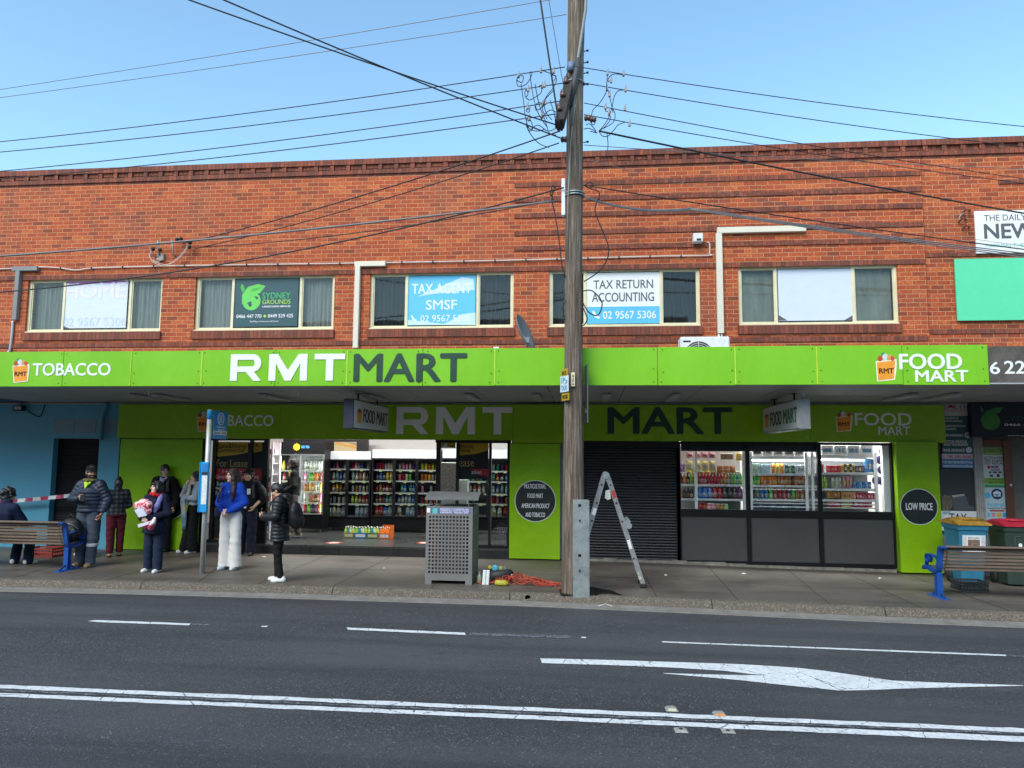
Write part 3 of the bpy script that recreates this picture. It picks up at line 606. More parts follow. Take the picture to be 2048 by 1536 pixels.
def blockRMT(S, x0, y0, x1, y1, Y, mat, gaps=((.005, .278), (.342, .676), (.737, 1.))):
    X0, X1, Z0, Z1 = rect(x0, y0, x1, y1, Y); W = X1-X0; H = Z1-Z0; s = H*.21; sv = H*.27
    P = lambda pts, nm: MB().prism(pts, Y-.004, Y).build(nm, mat, S)
    # R: outer outline with a counter cut as a slot ring
    a, c = X0+W*gaps[0][0], X0+W*gaps[0][1]; w_ = c-a
    def arc(cx, cz, r, rz, a0, a1, n=10): return [(cx+r*math.cos(a0+(a1-a0)*i/n), cz+rz*math.sin(a0+(a1-a0)*i/n)) for i in range(n+1)]
    ro = H*.335; zo = Z1-ro; out = [(a, Z0), (a, Z1)] + arc(c-ro*1.02, zo, ro, ro, PI/2, -PI/2)
    zlo = zo-ro
    bm = MB()
    bm.prism([(a, Z0), (a, Z1), (a+sv, Z1), (a+sv, Z0)], Y-.004, Y)
    o = arc(c-ro*1.05, zo, ro, ro, PI/2, -PI/2, 12); i_ = arc(c-ro*1.05, zo, ro-sv*.95, ro-s, PI/2, -PI/2, 12)
    o = [(a+sv, Z1)]+o+[(a+sv, zlo)]; i_ = [(a+sv, Z1-s)]+i_+[(a+sv, zlo+s)]
    for k in range(len(o)-1): bm.prism([o[k], o[k+1], i_[k+1], i_[k]], Y-.004, Y)
    bm.prism([(a+w_*.50, zlo+.0005), (a+w_*.77, zlo+.0005), (c, Z0), (c-sv*1.1, Z0)], Y-.004, Y); bm.build('lettering', mat, S)
    a, c = X0+W*gaps[1][0], X0+W*gaps[1][1]; w_ = c-a; mid = (a+c)/2; q = sv*1.25
    P([(a, Z0), (a, Z1), (a+q, Z1), (mid, Z0+H*.40), (c-q, Z1), (c, Z1), (c, Z0), (c-sv, Z0), (c-sv, Z1-H*.34), (mid+sv*.42, Z0), (mid-sv*.42, Z0), (a+sv, Z1-H*.34), (a+sv, Z0)], 'lettering')
    a, c = X0+W*gaps[2][0], X0+W*gaps[2][1]; mid = (a+c)/2
    P([(a, Z1), (c, Z1), (c, Z1-s), (mid+sv*.52, Z1-s), (mid+sv*.52, Z0), (mid-sv*.52, Z0), (mid-sv*.52, Z1-s), (a, Z1-s)], 'lettering')
def bag_emblem(S, bx, Y, sh=1.):
    """orange grocery bag printed RMT with groceries showing at its mouth"""
    x0, y0, x1, y1 = bx; w_, h = x1-x0, y1-y0; f = lambda u, v: at(x0+w_*u, y0+h*v, Y)
    org = M('bag_orange', (.80, .30, .02), .5); P = lambda pts, d, mat, nm: MB().prism([((q := f(u, v)).x, q.z) for u, v in pts], Y-d, Y-.0004).build(nm, mat, S)
    P([(.40, .36), (.98, .30), (.99, .40), (.93, .88), (.44, .93)], .003, M('bag_white', (.8, .74, .6), .5), 'bag_outline')
    P([(.43, .39), (.93, .34), (.90, .85), (.47, .90)], .005, org, 'grocery_bag')
    for (u, v, r, c) in ((.52, .28, .07, (.5, .04, .03)), (.66, .24, .08, (.55, .6, .62)), (.78, .25, .07, (.6, .33, .05)), (.60, .18, .06, (.05, .25, .08)), (.86, .28, .06, (.6, .06, .04))):
        P([(u+r*math.cos(a*PI/5), v+r*1.2*math.sin(a*PI/5)) for a in range(10)][::-1], .004+u*.001, M('grocery_%d' % int(u*100), c, .5), 'groceries')
    p = f(.49, .56), f(.89, .70); letters('RMT', p[0].x, p[1].x, p[1].z, p[0].z, Y-.005, BLACK, S, wgt=.03, name='lettering')
AWN, FSIGN = awning()
# ------------------------------------------------------------------ shop fronts under the awning
FLOOR = at(700, 1091).z
HEAD = at(900, 880.5).z                # underside of the green header
SX0, SX1 = at(400, 1000).x, at(1791, 1000).x
YB = 17.75
def L(txt, *a, **k): return ptext(txt, *a, **k)
def shop():
    S = thing('shopfront', 'lime green corner shop front with open doorway, black shutter and lit display windows', 'shopfront', (0, WALL, 0))
    b = MB(); xa = at(235, 990).x
    for px0, px1, y0, y1, d in ((235, 400, 878, 1100, .02), (1019, 1120, 887, 1118, .10)):
        X0, X1, Z0, Z1 = rect(px0, y0, px1, y1, WALL-d); b2 = MB(); b2.box(X0, X1, WALL-d, WALL+.12, Z0, Z1, 0, .004); b2.build('green_panel', G_DK, S)
    X0, X1, Z0, Z1 = rect(1797, 884, 1882, 1146, WALL-.16); b2 = MB(); b2.box(X0, X1, WALL-.16, WALL+.12, Z0, Z1, 0, .004); b2.build('green_panel', G_DK, S)
    # room behind
    fl = M('shop_tile', (.045, .048, .047), .3, var=.35, vs=1.5, bmp=.03)
    b = MB(); b.box(xa-.3, SX1+.4, WALL+.13, YB, FLOOR-.04, FLOOR); b.box(SX0, at(1019, 1105).x, WALL-.06, WALL+.1299, FLOOR-.04, FLOOR); b.build('shop_floor', fl, S)
    b = MB(); x1 = at(1019, 1105).x; zr = wall_z(at(700, 1113).x)
    X = SX0
    tile = M('riser_tile', (.018, .019, .021), .35, var=.3)
    while X < x1: b.box(X+.003, min(X+.58, x1), WALL-.045, WALL+.02, zr-.03, FLOOR-.042); X += .583
    b.build('step', tile, S)
    wht = M('shop_wall', (.82, .82, .80), .6, var=.03)
    b = MB(); b.box(xa-.3, SX1+.4, YB, YB+.1, FLOOR, 3.3); b.box(xa-.4, xa-.3, WALL+.13, YB, FLOOR, 3.3); b.box(SX1+.4, SX1+.5, WALL+.13, YB, FLOOR, 3.3); b.build('back_wall', wht, S)
    b = MB(); b.box(xa-.4, SX1+.5, WALL+.13, YB+.1, 3.3, 3.35); b.build('ceiling', wht, S)
    b = MB(); b.box(xa, SX1+.55, WALL+.02, WALL+.2, HEAD+.02, SOFB+.2); b.build('bulkhead', M('bulkhead_dark', (.05, .05, .05), .7), S)
    b = MB(); b.box(xa-.3, at(398, 1000).x, WALL+.125, WALL+.2, -.1, HEAD+.02); X2 = at(1021, 1000).x; b.box(X2, at(1358, 1000).x, WALL+.125, WALL+.2, -.1, HEAD+.02); b.box(at(1795, 1000).x, at(1882, 1000).x+.1, WALL+.125, WALL+.2, -.3, HEAD+.02); b.build('wall', M('render_grey', (.30, .30, .29), .8), S)
    # door frames and their glass
    f = MB()
    for px0, px1 in ((398, 409), (421, 428), (496, 501), (524, 533), (871, 880), (911, 917), (977, 982), (1014, 1021)):
        X0, X1, _, _ = rect(px0, 880, px1, 1090); f.box(X0, X1, WALL+.0, WALL+.08, FLOOR, HEAD+.02)
    a, c = at(398, 880).x, at(533, 880).x; f.box(a, c, WALL+.002, WALL+.078, HEAD-.03, HEAD+.018); f.box(a, c, WALL+.002, WALL+.078, FLOOR, FLOOR+.06)
    a, c = at(871, 880).x, at(1021, 880).x; f.box(a, c, WALL+.002, WALL+.078, HEAD-.05, HEAD+.018); f.box(a, c, WALL+.002, WALL+.078, FLOOR, FLOOR+.06)
    mid = (at(533, 1000).x+at(871, 1000).x)/2
    for sd in (-1, 1):      # left and right set of door frames
        g = MB(); g.v = f.v
        for q, m_, s_ in zip(f.f, f.mi, f.sm):
            if (f.v[q[0]][0]-mid)*sd > 0: g.f.append(q); g.mi.append(m_); g.sm.append(s_)
        us = sorted({i for q in g.f for i in q}); mp = {i: k for k, i in enumerate(us)}; g.v = [f.v[i] for i in us]; g.f = [tuple(mp[i] for i in q) for q in g.f]; g.build('door_frame', BLACK, S)
    gl = glass('shop_glass', see=.96, gain=.5)
    for px0, px1 in ((428, 496), (501, 524), (880, 911), (917, 977), (982, 1014), (409, 421)):
        X0, X1, _, _ = rect(px0, 880, px1, 1090); g = MB(); g.quad((X0, WALL+.03, FLOOR+.06), (X1, WALL+.03, FLOOR+.06), (X1, WALL+.03, HEAD-.03), (X0, WALL+.03, HEAD-.03)); g.build('glass_pane', gl, S)
    # roller shutter and its hood
    X0, X1, Z0, Z1 = rect(1171, 895, 1356, 1122); b = MB(); n = int((Z1-Z0)/.052); V = []; prof = []
    Z0 = wall_z((X0+X1)/2)+.03
    for i in range(n):
        z = Z0+(Z1-Z0)*i/n; h = (Z1-Z0)/n; prof += [(WALL+.05, z), (WALL+.028, z+h*.15), (WALL+.022, z+h*.5), (WALL+.028, z+h*.85)]
    prof.append((WALL+.05, Z1)); V = [(x, y, z) for y, z in prof for x in (X0, X1)]
    b.add(V, [(2*i, 2*i+1, 2*i+3, 2*i+2) for i in range(len(prof)-1)]); b.build('roller_shutter', M('shutter_black', (.012, .013, .018), .45, var=.25), S)
    b = MB(); X0, X1, za, zb_ = rect(1168, 880.5, 1357, 896); b.box(X0, X1, WALL-.06, WALL+.1, za, HEAD+.01); b.box(at(1353, 1000).x, at(1360, 1000).x, WALL-.01, WALL+.09, wall_z(X1), za-.002); b.box(at(1165, 1000).x, at(1172, 1000).x, WALL-.01, WALL+.09, wall_z(X0), za-.002); b.build('shutter_hood', BLACK, S)
    # plinth, lower panels and frames of the display window
    b = MB(); x = at(1160, 1120).x
    while x < at(1790, 1140).x:
        x2 = x+rnd.uniform(.2, .5); z = wall_z(x); b.box(x, x2, WALL-.03+rnd.uniform(-.01, .01), WALL+.12, z-.05, z+.055+rnd.uniform(-.015, .01)); x = x2
    b.build('plinth', M('rough_plinth', (.22, .20, .17), .9, var=.6, vs=9, bmp=.5, bs=20), S)
    fx = [1358, 1497, 1641, 1791]; b = MB(); zs0, zs1 = at(1570, 1035).z, at(1570, 1021).z; zb0 = at(1570, 1128).z
    for i, px in enumerate(fx):
        w_ = (4, 4, 4, 6)[i]; X0, X1 = at(px-w_, 1000).x, at(px+w_, 1000).x; b.box(X0, X1, WALL-.01, WALL+.07, zb0-.03, HEAD-.002)
    a, c = at(fx[0]+4, 1000).x, at(fx[3]-6, 1000).x
    b.box(a, c, WALL-.008, WALL+.068, zs0, zs1); b.box(a, c, WALL-.008, WALL+.068, HEAD-.05, HEAD-.004); b.box(a, c, WALL-.008, WALL+.068, zb0-.11, zb0+.03); b.build('window_frame', BLACK, S)
    for i in range(3):
        X0, X1 = at(fx[i]+2, 1080).x, at(fx[i+1]-2, 1080).x; b = MB(); b.box(X0, X1, WALL+.03, WALL+.06, zb0+.029, zs0+.001); b.build('lower_panel', M('charcoal_panel', (.060, .060, .062), .55, var=.12, vs=2), S)
        g = MB(); g.quad((X0, WALL+.03, zs1), (X1, WALL+.03, zs1), (X1, WALL+.03, HEAD-.05), (X0, WALL+.03, HEAD-.05)); g.build('glass_pane', gl, S)
    b = MB(); X0, X1, Z0, Z1 = rect(1362, 884, 1637, 903, WALL+.1); b.box(X0, X1, WALL+.1, WALL+.12, Z0, HEAD+.03); b.build('awning_reflection', M('reflection_dark', (.015, .02, .025), .4), S)  # dark panel added behind the glass in place of the awning's reflection
    b = MB(); X0, X1 = at(1771, 950).x, at(1786, 950).x; b.box(X0, X1, WALL+.10, WALL+.2, zs1-.1, HEAD); b.build('white_jamb', wht, S)
    # header sign over the shop
    H = thing('header_sign', 'dim green header sign under the awning reading TOBACCO, RMT MART and FOOD MART', 'sign', (0, WALL, HEAD))
    yh = WALL-.10
    for i, (px0, px1) in enumerate(((236, 560), (560, 787), (787, 1027), (1121, 1355), (1355, 1620), (1620, 1890))):
        X0, X1, _, _ = rect(px0, 808, px1, 880, yh); b = MB(); b.box(X0+.002, X1-.002, yh, WALL+.018, HEAD+.004, SOFB-.04); b.build('panel', G_DK, H)
    X0, X1, Z0, Z1 = rect(1027, 808, 1125, 886, yh-.06); b = MB(); b.box(X0, X1, yh-.06, WALL+.0175, Z0, SOFB-.04); b.build('panel', G_DK, H)
    yl = yh-.001; gw = WHITE
    L('TOBACCO', 416, 830, 547, 852, yl, gw, H, wgt=.02); blockRMT(H, 793, 814, 1025, 868.5, yl, gw, ((0, .28), (.345, .68), (.745, 1.)))
    L('MART', 1217, 816, 1463, 866.5, yl, DKGREEN, H, wgt=.055); L('FOOD', 1710, 826, 1823, 851, yl, gw, H, wgt=.02); L('MART', 1757, 853, 1820, 870, yl, gw, H, wgt=.02)
    bag_emblem(H, (373, 815, 425, 868), yl); bag_emblem(H, (1648, 815, 1706, 868), yl)
    # round stickers
    for px, py, rx, txt, bx in ((1070.5, 1002, 41, ('MULTICULTURAL', 'FOOD MART', 'AMERICAN PRODUCT', 'AND TOBACCO'), ((1049, 968, 1092, 977), (1055, 987, 1086, 996), (1043, 1007, 1099, 1016), (1051, 1025, 1090, 1034))),
                               (1838, 1013.5, 35.5, ('LOW PRICE',), ((1812, 1006, 1865, 1020),)), (340, 1002, 36, ('SMOKE',), ())):
        yy = WALL-(.10 if px == 1070.5 else .16 if px > 1500 else .02)-.0005; c = at(px, py, yy); R = .5*rx*(c.y/FPX)+.25*(at(px+rx, py, yy).x-at(px-rx, py, yy).x)
        lab = {1070.5: 'round black sticker reading MULTICULTURAL FOOD MART AMERICAN PRODUCT AND TOBACCO', 1838: 'round black LOW PRICE sticker on the narrow green pillar', 340: 'round black sticker half hidden behind the standing man in a dark coat'}[px]
        T = thing('round_sticker', lab, 'sticker', c, 0)
        b = MB(); b.lathe([(R, -.002), (R, 0)], c, 48, 0, 'y'); b.build('white_rim', WHITE, T)
        b = MB(); b.lathe([(R*.97, -.004), (R*.97, -.0021)], c, 48, 0, 'y'); b.build('black_disc', M('black_vinyl', (.014, .02, .02), .4), T)
        for t_, q in zip(txt, bx): L(t_, *q, yy-.0045, WHITE, T, wgt=.02, th=.002)
        if px == 340: L('CE', 345, 985, 358, 996, yy-.0045, WHITE, T, wgt=.01, th=.002)
    return S
SHOP = shop()
def poster(px, Y, back, lab, items, name='poster', cat='poster', d=.006):
    X0, X1, Z0, Z1 = rect(*px, Y); T = thing(name, lab, cat, ((X0+X1)/2, Y, Z0)); b = MB(); b.box(X0, X1, Y, Y+d, Z0, Z1); b.build('sheet', back, T)
    k = 0
    for it in items:
        k += 1; yy = Y-.0008-.0004*k
        if it[0] == 't': L(it[1], *it[2], yy, it[3], T, th=.001, wgt=(it[4] if len(it) > 4 else .01), name='lettering')
        elif it[0] == 'r': a = rect(*it[1], yy); b = MB(); b.box(a[0], a[1], yy-.0003, Y-.0003, a[2], a[3]); b.build('print_patch', it[2], T)
        elif it[0] == 'p': b = MB(); b.prism([((q := at(u, v, yy)).x, q.z) for u, v in it[1]], yy-.0003, Y-.0003); b.build('print_patch', it[2], T)
        elif it[0] == 'c': q = at(it[1], it[2], yy); b = MB(); b.lathe([(it[3]*Y/FPX, -.0003), (it[3]*Y/FPX, .0004*k)], q, 24, 0, 'y'); b.build('print_patch', it[4], T)
    return T
C = lambda n, c, r=.5, **k: M('print_'+n, c, r, var=.04, bmp=0, **k)
YEL, RED, BLU, TEAL, LIME, INK = C('yellow', (.75, .42, .02)), C('red', (.55, .02, .03)), C('blue', (.03, .33, .62)), C('teal', (.015, .07, .085)), C('lime', (.30, .62, .05)), C('ink', (.005, .005, .007))
PAPER = C('paper', (.80, .80, .80)); PBLU = C('paleblue', (.60, .65, .75)); SKYB = C('skyblue', (.10, .48, .75)); GREY = C('grey', (.10, .10, .11)); GRN = C('green', (.04, .42, .12)); NAVY = C('navy', (.015, .03, .10)); MAG = C('magenta', (.45, .12, .42))
def signs():
    yp = WALL+.05
    poster((428, 884, 496, 1090), yp, INK, 'black For Lease poster with a yellow band inside the door by the bus stop', [
        ('p', [(428, 884), (496, 884), (496, 905), (470, 910), (428, 914)], YEL), ('t', 'Raine&Horne.', (434, 887.5, 494.5, 896.5), INK, .02), ('t', 'Commercial', (434, 896, 488, 904), INK, .02), ('t', 'For Lease', (433, 919, 495, 934), C('gold', (.62, .36, .12)), .005),
        ('r', (427, 937, 496, 960), RED), ('t', '146sqm', (445, 940, 484, 948), PAPER), ('t', '(Ground Floor', (427.5, 950, 495, 959), PAPER), ('t', '• Suitable', (428, 963, 461, 971), PAPER), ('t', 'Beverage', (431, 974, 464, 980), PAPER), ('t', 'Retail', (431, 982, 449, 990), PAPER), ('t', 'raineandhorne', (421+8, 1075, 490, 1080), C('gold', (0, 0, 0)), .0)])
    poster((501, 884, 524, 1090), yp, INK, 'narrow black strip of the lease poster with a yellow corner', [('p', [(501, 884), (524, 884), (524, 902), (501, 907)], YEL), ('t', 'E.', (512, 888, 521, 893), INK), ('r', (501, 937, 523, 960), RED), ('t', 'om)', (503, 950, 517, 959), PAPER)])
    poster((917, 884, 977, 958), yp, INK, 'torn black and yellow lease poster above the bin inside the glass', [('p', [(917, 884), (977, 884), (977, 901), (950, 908), (917, 911)], YEL), ('t', '&Horne.', (916.5, 888, 948, 897), INK, .02), ('t', 'mmercial', (916.5, 897, 940, 904), INK, .02), ('t', 'ease', (918, 922, 948, 933), C('gold', (0, 0, 0))), ('p', [(940, 938), (977, 938), (977, 953), (960, 950)], RED), ('t', 'ation', (943, 941, 963, 948), PAPER)])
    poster((883, 884, 911, 896), yp, YEL, 'torn yellow scrap of the lease poster in the glass door', [('t', 'ine', (894, 888, 909, 895), INK, .02), ('p', [(883, 896), (893, 884), (898, 896)], PAPER)])
    # upstairs window posters
    yw = WALL+.075
    poster((126.5, 561, 254, 656), yw, PBLU, 'sun-bleached white window poster with faint HOME lettering and purple top', [('r', (127, 561, 253, 567), MAG), ('t', 'HOME', (131, 566, 252, 596), C('bleached', (.70, .66, .78)), .06), ('r', (127, 566.5, 135, 590), C('mauve', (.5, .38, .6))), ('t', '02 9567 5306', (126, 635, 252, 652), C('bleached2', (.52, .58, .74)), .01), ('p', [(121, 657), (121, 650), (140, 657)], GREY)], 'window_poster')
    G1 = C('leaf', (.05, .40, .04)); G2 = C('leaf2', (.12, .55, .08))
    T = poster((466, 557, 596, 653), yw, TEAL, 'dark teal landscaping poster with a green leaf globe in the second window', [('c', 503, 602, 20, G2), ('p', [(484, 590), (496, 574), (516, 568), (531, 572), (520, 586), (503, 590), (490, 598), (484, 610)], G2), ('p', [(481, 574), (484, 567), (488, 573), (490, 580), (485, 586)], G1), ('p', [(500, 583), (506, 577), (528, 573), (512, 582)], G1),
        ('p', [(494, 606), (502, 602), (504, 610), (500, 615)], TEAL), ('p', [(508, 592), (517, 594), (514, 600)], TEAL),
        ('t', 'SYDNEY', (525, 585, 581, 597), GRN, .02), ('t', 'GROUNDS', (525, 599, 581, 608), C('limetxt', (.35, .6, .12)), .01), ('t', 'LANDSCAPING SERVICES', (525, 611, 581, 614.5), PAPER, .02), ('t', '0466 447 770', (473, 629, 523, 636), PAPER, .02), ('c', 529.5, 632, 3, LIME), ('t', '0449 529 425', (536, 628, 586, 635), PAPER, .02), ('t', 'Building a vision you call home', (500, 641, 557, 645), PAPER, .0)], 'window_poster')
    LB = C('lightblue', (.50, .68, .82)); PW = C('posterwhite', (.72, .78, .84))
    poster((815, 551, 951, 650), yw, SKYB, 'light blue TAX AGENT SMSF poster in the middle upstairs window', [('p', [(835, 593), (880, 574), (925, 554), (947, 558), (949, 580), (900, 584), (865, 588)], LB), ('p', [(815, 640), (850, 643), (888, 648), (925, 628), (951, 625), (951, 650), (815, 650)], LB), ('t', 'TAX AGENT', (824, 567, 943, 587), PW, .02), ('t', 'SMSF', (852, 600, 914, 619), PW, .02), ('t', '02 9567 5306', (841, 630, 941, 643), PW, .01), ('p', [(822, 631), (825, 630), (828, 637), (834, 640), (832, 643), (825, 640)], PW)], 'window_poster')
    poster((1173.5, 545, 1319.5, 647), yw, PAPER, 'white and blue TAX RETURN ACCOUNTING poster beside the pole', [('r', (1173.5, 613, 1319.5, 647), SKYB), ('t', 'TAX RETURN', (1187, 560, 1306, 577), GREY, .02), ('t', 'ACCOUNTING', (1184, 585, 1308, 603), GREY, .02), ('t', '02 9567 5306', (1206, 622, 1312, 637), PAPER, .02), ('p', [(1184, 623), (1188, 621), (1192, 629), (1200, 634), (1198, 638), (1189, 634)], PAPER)], 'window_poster')
    poster((1556.5, 538, 1706.5, 641), yw, PBLU, 'blank pale white sheet in the upstairs window closest to the white board', [('p', [(1557, 630), (1575, 641), (1557, 641)], GREY), ('p', [(1706, 630), (1706, 641), (1688, 641)], GREY)], 'window_poster')
    # boards on the neighbour wall
    poster((1951, 420, 2130, 505), WALL-.03, PAPER, 'white wall board with THE DAILY NEW lettering on the brick', [('t', 'THE DAILY', (1968, 429, 2052, 441), GREY, .01), ('t', 'NEWS', (1969, 447, 2088, 476), GREY, .05), ('t', 'MARKING THE DAY', (1971, 487, 2075, 494), C('seagreen', (.05, .42, .28)), .0)], 'wall_sign', 'sign', .03)
    poster((1912, 516, 2130, 640), WALL-.04, C('mint', (.10, .62, .33)), 'blank mint green board under the white wall board', [], 'wall_sign', 'sign', .03)
    # neighbour shop front on the right
    N = thing('shopfront', 'narrow dark shop front with fluted column and brown door past the green pillar', 'shopfront', (SEAM, WALL, 0))
    xa, xb = at(1882, 950).x+.1, 15.
    b = MB(); b.box(xa, at(1968, 950).x, WALL+.05, WALL+.2, -.4, SOFB-.001); b.box(at(2010, 950).x, xb, WALL+.06, WALL+.2, -.4, SOFB-.001); b.box(at(1966, 950).x, at(2012, 950).x, WALL+.05, WALL+.2, at(1990, 886).z, SOFB-.001); b.build('wall', M('grime_wall', (.13, .125, .11), .8, var=.3), N)
    X0, X1, Z0, Z1 = rect(1949, 870, 1967, 1040); b = MB(); b.box(X0, X1, WALL-.02, WALL+.06, -.3, Z1); 
    for k in range(4): b.tube([(X0+(k+.5)*(X1-X0)/4, WALL-.022, -.3), (X0+(k+.5)*(X1-X0)/4, WALL-.022, Z1)], .016, 8)
    b.build('fluted_column', M('old_plaster', (.42, .40, .38), .8, var=.3), N)
    b = MB(); X0, X1, Z0, Z1 = rect(2011, 880, 2027, 1100); b.box(X0, X1, WALL-.02, WALL+.059, -.3, Z1); b.box(at(1966, 900).x, X0, WALL+.0, WALL+.055, at(1990, 893).z, at(1990, 880).z); b.lathe([(.0, -.03), (.022, -.02), (.022, 0)], at(2021, 970, WALL-.02), 12, 1, 'y'); b.build('door_frame', [M('brown_timber', (.13, .045, .025), .5, var=.3, stretch=(1, 1, .1)), WHITE], N)
    b = MB(); X0, X1, Z0, Z1 = rect(1967, 893, 2011, 1100); b.box(X0, X1, WALL+.03, WALL+.05, -.3, Z1); b.build('door', M('door_grey', (.16, .16, .15), .5), N)
    gold = C('limeband', (.25, .42, .05))
    poster((1884, 808, 1944, 936), WALL+.0, C('slate', (.035, .10, .115)), 'tall insurance price board with pointed bars beside the green pillar', [('r', (1884, 808, 1944, 832), C('offwhite', (.5, .5, .48))), ('t', 'EALTH', (1886, 809, 1938, 817), INK, .0), ('p', [(1893, 816), (1902, 810), (1912, 815), (1904, 815)], RED), ('t', 'INSURANCE PACKAGES', (1885, 819, 1938, 823), RED, .0),
        ('t', 'BUILDING &', (1887, 834, 1917, 838), PAPER), ('t', 'CONTENTS INSURANCE', (1887, 840, 1925, 844), PAPER), ('c', 1934, 839, 5, GREY), ('t', 'LENDER MORTGAGE', (1887, 850, 1931, 854), PAPER), ('t', 'INSURANCE', (1887, 856, 1912, 860), PAPER), ('t', 'NEED INSURANCE', (1887, 868, 1926, 873), PAPER, .02), ('c', 1935, 870, 5.5, PBLU), ('t', '03', (1931, 867, 1939, 873), INK),
        ('t', 'MOTOR VEHICLE/', (1888, 880.5, 1934, 886), PAPER, .02), ('t', 'BOAT INSURANCE', (1888, 887, 1936, 891.5), PAPER, .02), ('t', 'TRAVEL INSURANCE', (1885, 897.5, 1929, 903.5), PAPER, .02), ('c', 1938, 900, 5.5, PBLU), ('r', (1884, 908, 1946, 918), PBLU), ('t', 'ALL OTHERS GENERAL INSURANCE', (1885, 910, 1945, 917), RED, .02), ('r', (1884, 919, 1946, 936), C('signblue', (.06, .20, .42))), ('t', 'P: 02 9567 5306 M: 0422 977 966', (1885, 922, 1945, 927), PAPER, .01), ('t', 'www.insurance.com.au', (1886, 929, 1945, 934.5), PAPER, .01)], 'price_board', 'sign', .02)
    poster((1880, 938, 1949, 1022), WALL+.01, M('notice_black', (.04, .04, .042), .6, var=.3), 'black notice board with torn paper along its lower half', [('p', [(1884, 992), (1890, 989), (1902, 992), (1906, 1010), (1900, 1021), (1884, 1021)], M('torn_paper', (.16, .13, .09), .9, var=.8, vs=30)), ('p', [(1904, 994), (1918, 991), (1932, 993), (1938, 1012), (1948, 1013), (1948, 1020), (1908, 1020)], GREY), ('p', [(1903, 991), (1928, 988), (1930, 991), (1906, 995)], C('paperedge', (.45, .42, .34)))], 'notice_board', 'sign', .02)
    poster((1882, 1022, 1954, 1062), WALL+.005, PAPER, 'white board reading TAX behind the yellow lidded bin', [('t', 'TAX', (1899, 1027, 1934, 1044), C('violet', (.05, .03, .09)), .02), ('p', [(1884, 1023), (1903, 1022), (1899, 1027), (1888, 1029)], C('pblue2', (.3, .5, .6)))], 'wall_sign', 'sign', .02)
    yd = WALL+.02
    poster((1966, 895, 2012, 973), yd, C('sheetgrey', (.60, .64, .60)), 'accountants poster with lime bands on the door', [('r', (1966, 895, 2010, 910), C('olive', (.22, .36, .10))), ('t', 'STEALTH', (1967, 898, 2006, 904), INK, .0), ('t', 'ACCOUNTANTS', (1968, 913, 2011, 918), INK), ('t', 'TEX AGENTS', (1968, 919, 2011, 924), INK), ('t', 'TEX RETURN', (1968, 925, 2011, 929), INK), ('r', (1975, 931, 1981, 937), RED), ('r', (1988, 931, 1997, 937), MAG), ('r', (1983, 932, 1987, 936), NAVY), ('r', (1982, 939, 2000, 941), NAVY), ('r', (1978, 943, 1983, 946), INK), ('r', (1986, 943, 1994, 946), INK), ('r', (1997, 943, 2003, 946), INK), ('r', (1980, 949, 1986, 954), GREY), ('r', (1994, 948, 1999, 954), INK), ('r', (1966, 956, 2012, 968), gold), ('t', '02 9567 5306', (1977, 957.5, 2006, 961), INK, .01), ('t', '0422 977 966', (1977, 963, 2006, 967), INK, .01), ('r', (1966, 969, 2012, 973), GRN)])
    poster((1968, 975, 2018, 1042), yd, C('sheetmint', (.52, .66, .68)), 'pale Australia study poster with a dark round badge on the door', [('c', 1994, 988, 10, NAVY), ('p', [(1986, 985), (1994, 981), (2002, 985), (2001, 993), (1988, 993)], PAPER), ('p', [(1988, 988), (2000, 988), (1994, 993)], BLU), ('c', 1975, 991, 5.5, SKYB), ('t', 'Australia', (1974, 1005, 2013, 1013), SKYB, .01), ('t', 'Canada New Zealand', (1975, 1015, 2017, 1018), NAVY, .01), ('r', (1980, 1020, 2008, 1023), RED), ('r', (1975, 1026, 1980, 1034), SKYB), ('r', (1983, 1026, 1991, 1034), C('pinkish', (.6, .3, .33))), ('r', (1994, 1026, 2003, 1034), YEL), ('r', (2006, 1026, 2014, 1034), BLU)])
    poster((1943, 806, 2200, 874), WALL-.15, C('midnight', (.008, .012, .03)), 'midnight blue landscaping sign board with green leaf globe under the awning', [('c', 1981, 842, 17, C('dimleaf', (.06, .22, .03))), ('p', [(1968, 834), (1972, 822), (1992, 815), (2007, 815), (1998, 826), (1980, 830), (1966, 845)], C('dimleaf2', (.03, .20, .05))), ('p', [(1960, 812), (1966, 818), (1967, 828), (1962, 820)], C('dimleaf2', (0, 0, 0))), ('t', 'SYDNEY', (2009, 832, 2090, 843), C('dimteal', (.02, .07, .09))), ('t', '0466 447 770', (2009, 847, 2100, 852), PAPER), ('t', 'Building a vision', (2016, 870, 2080, 873), PAPER, 0)], 'shop_sign', 'sign', .12)
    # blue shop front on the left
    B = thing('shopfront', 'sky blue painted shop front with a dark roller door left of the lime panel', 'shopfront', (at(120, 1000).x, WALL, 0))
    blu = M('painted_blue', (.085, .33, .47), .5, var=.07, vs=1.2); xa, xb = -15.5, at(234, 990).x; d = rect(101, 877, 193, 1110)
    b = MB(); b.holes(xa, xb, -.1, SOFB-.001, [(d[0], d[1], -.2, d[3])], WALL-.02, WALL+.2); b.build('wall', blu, B)
    b = MB()
    for k in range(7): x = d[0]-.35-.72+k*.75; 
    z0, z1 = at(150, 866).z, at(150, 838).z
    for k, px in enumerate((108, 151, 194, 235)):
        if k: b.box(at(px0, 850).x+.006, at(px, 850).x-.006, WALL-.026, WALL-.0205, z0, z1)
        px0 = px
    b.build('tile_band', M('grey_tiles', (.16, .26, .33), .45, var=.1), B)
    b = MB(); prof = []; n = 60
    for i in range(n): z = -.05+(d[3]+.05)*i/n; h = (d[3]+.05)/n; prof += [(WALL+.13, z), (WALL+.115, z+h*.5)]
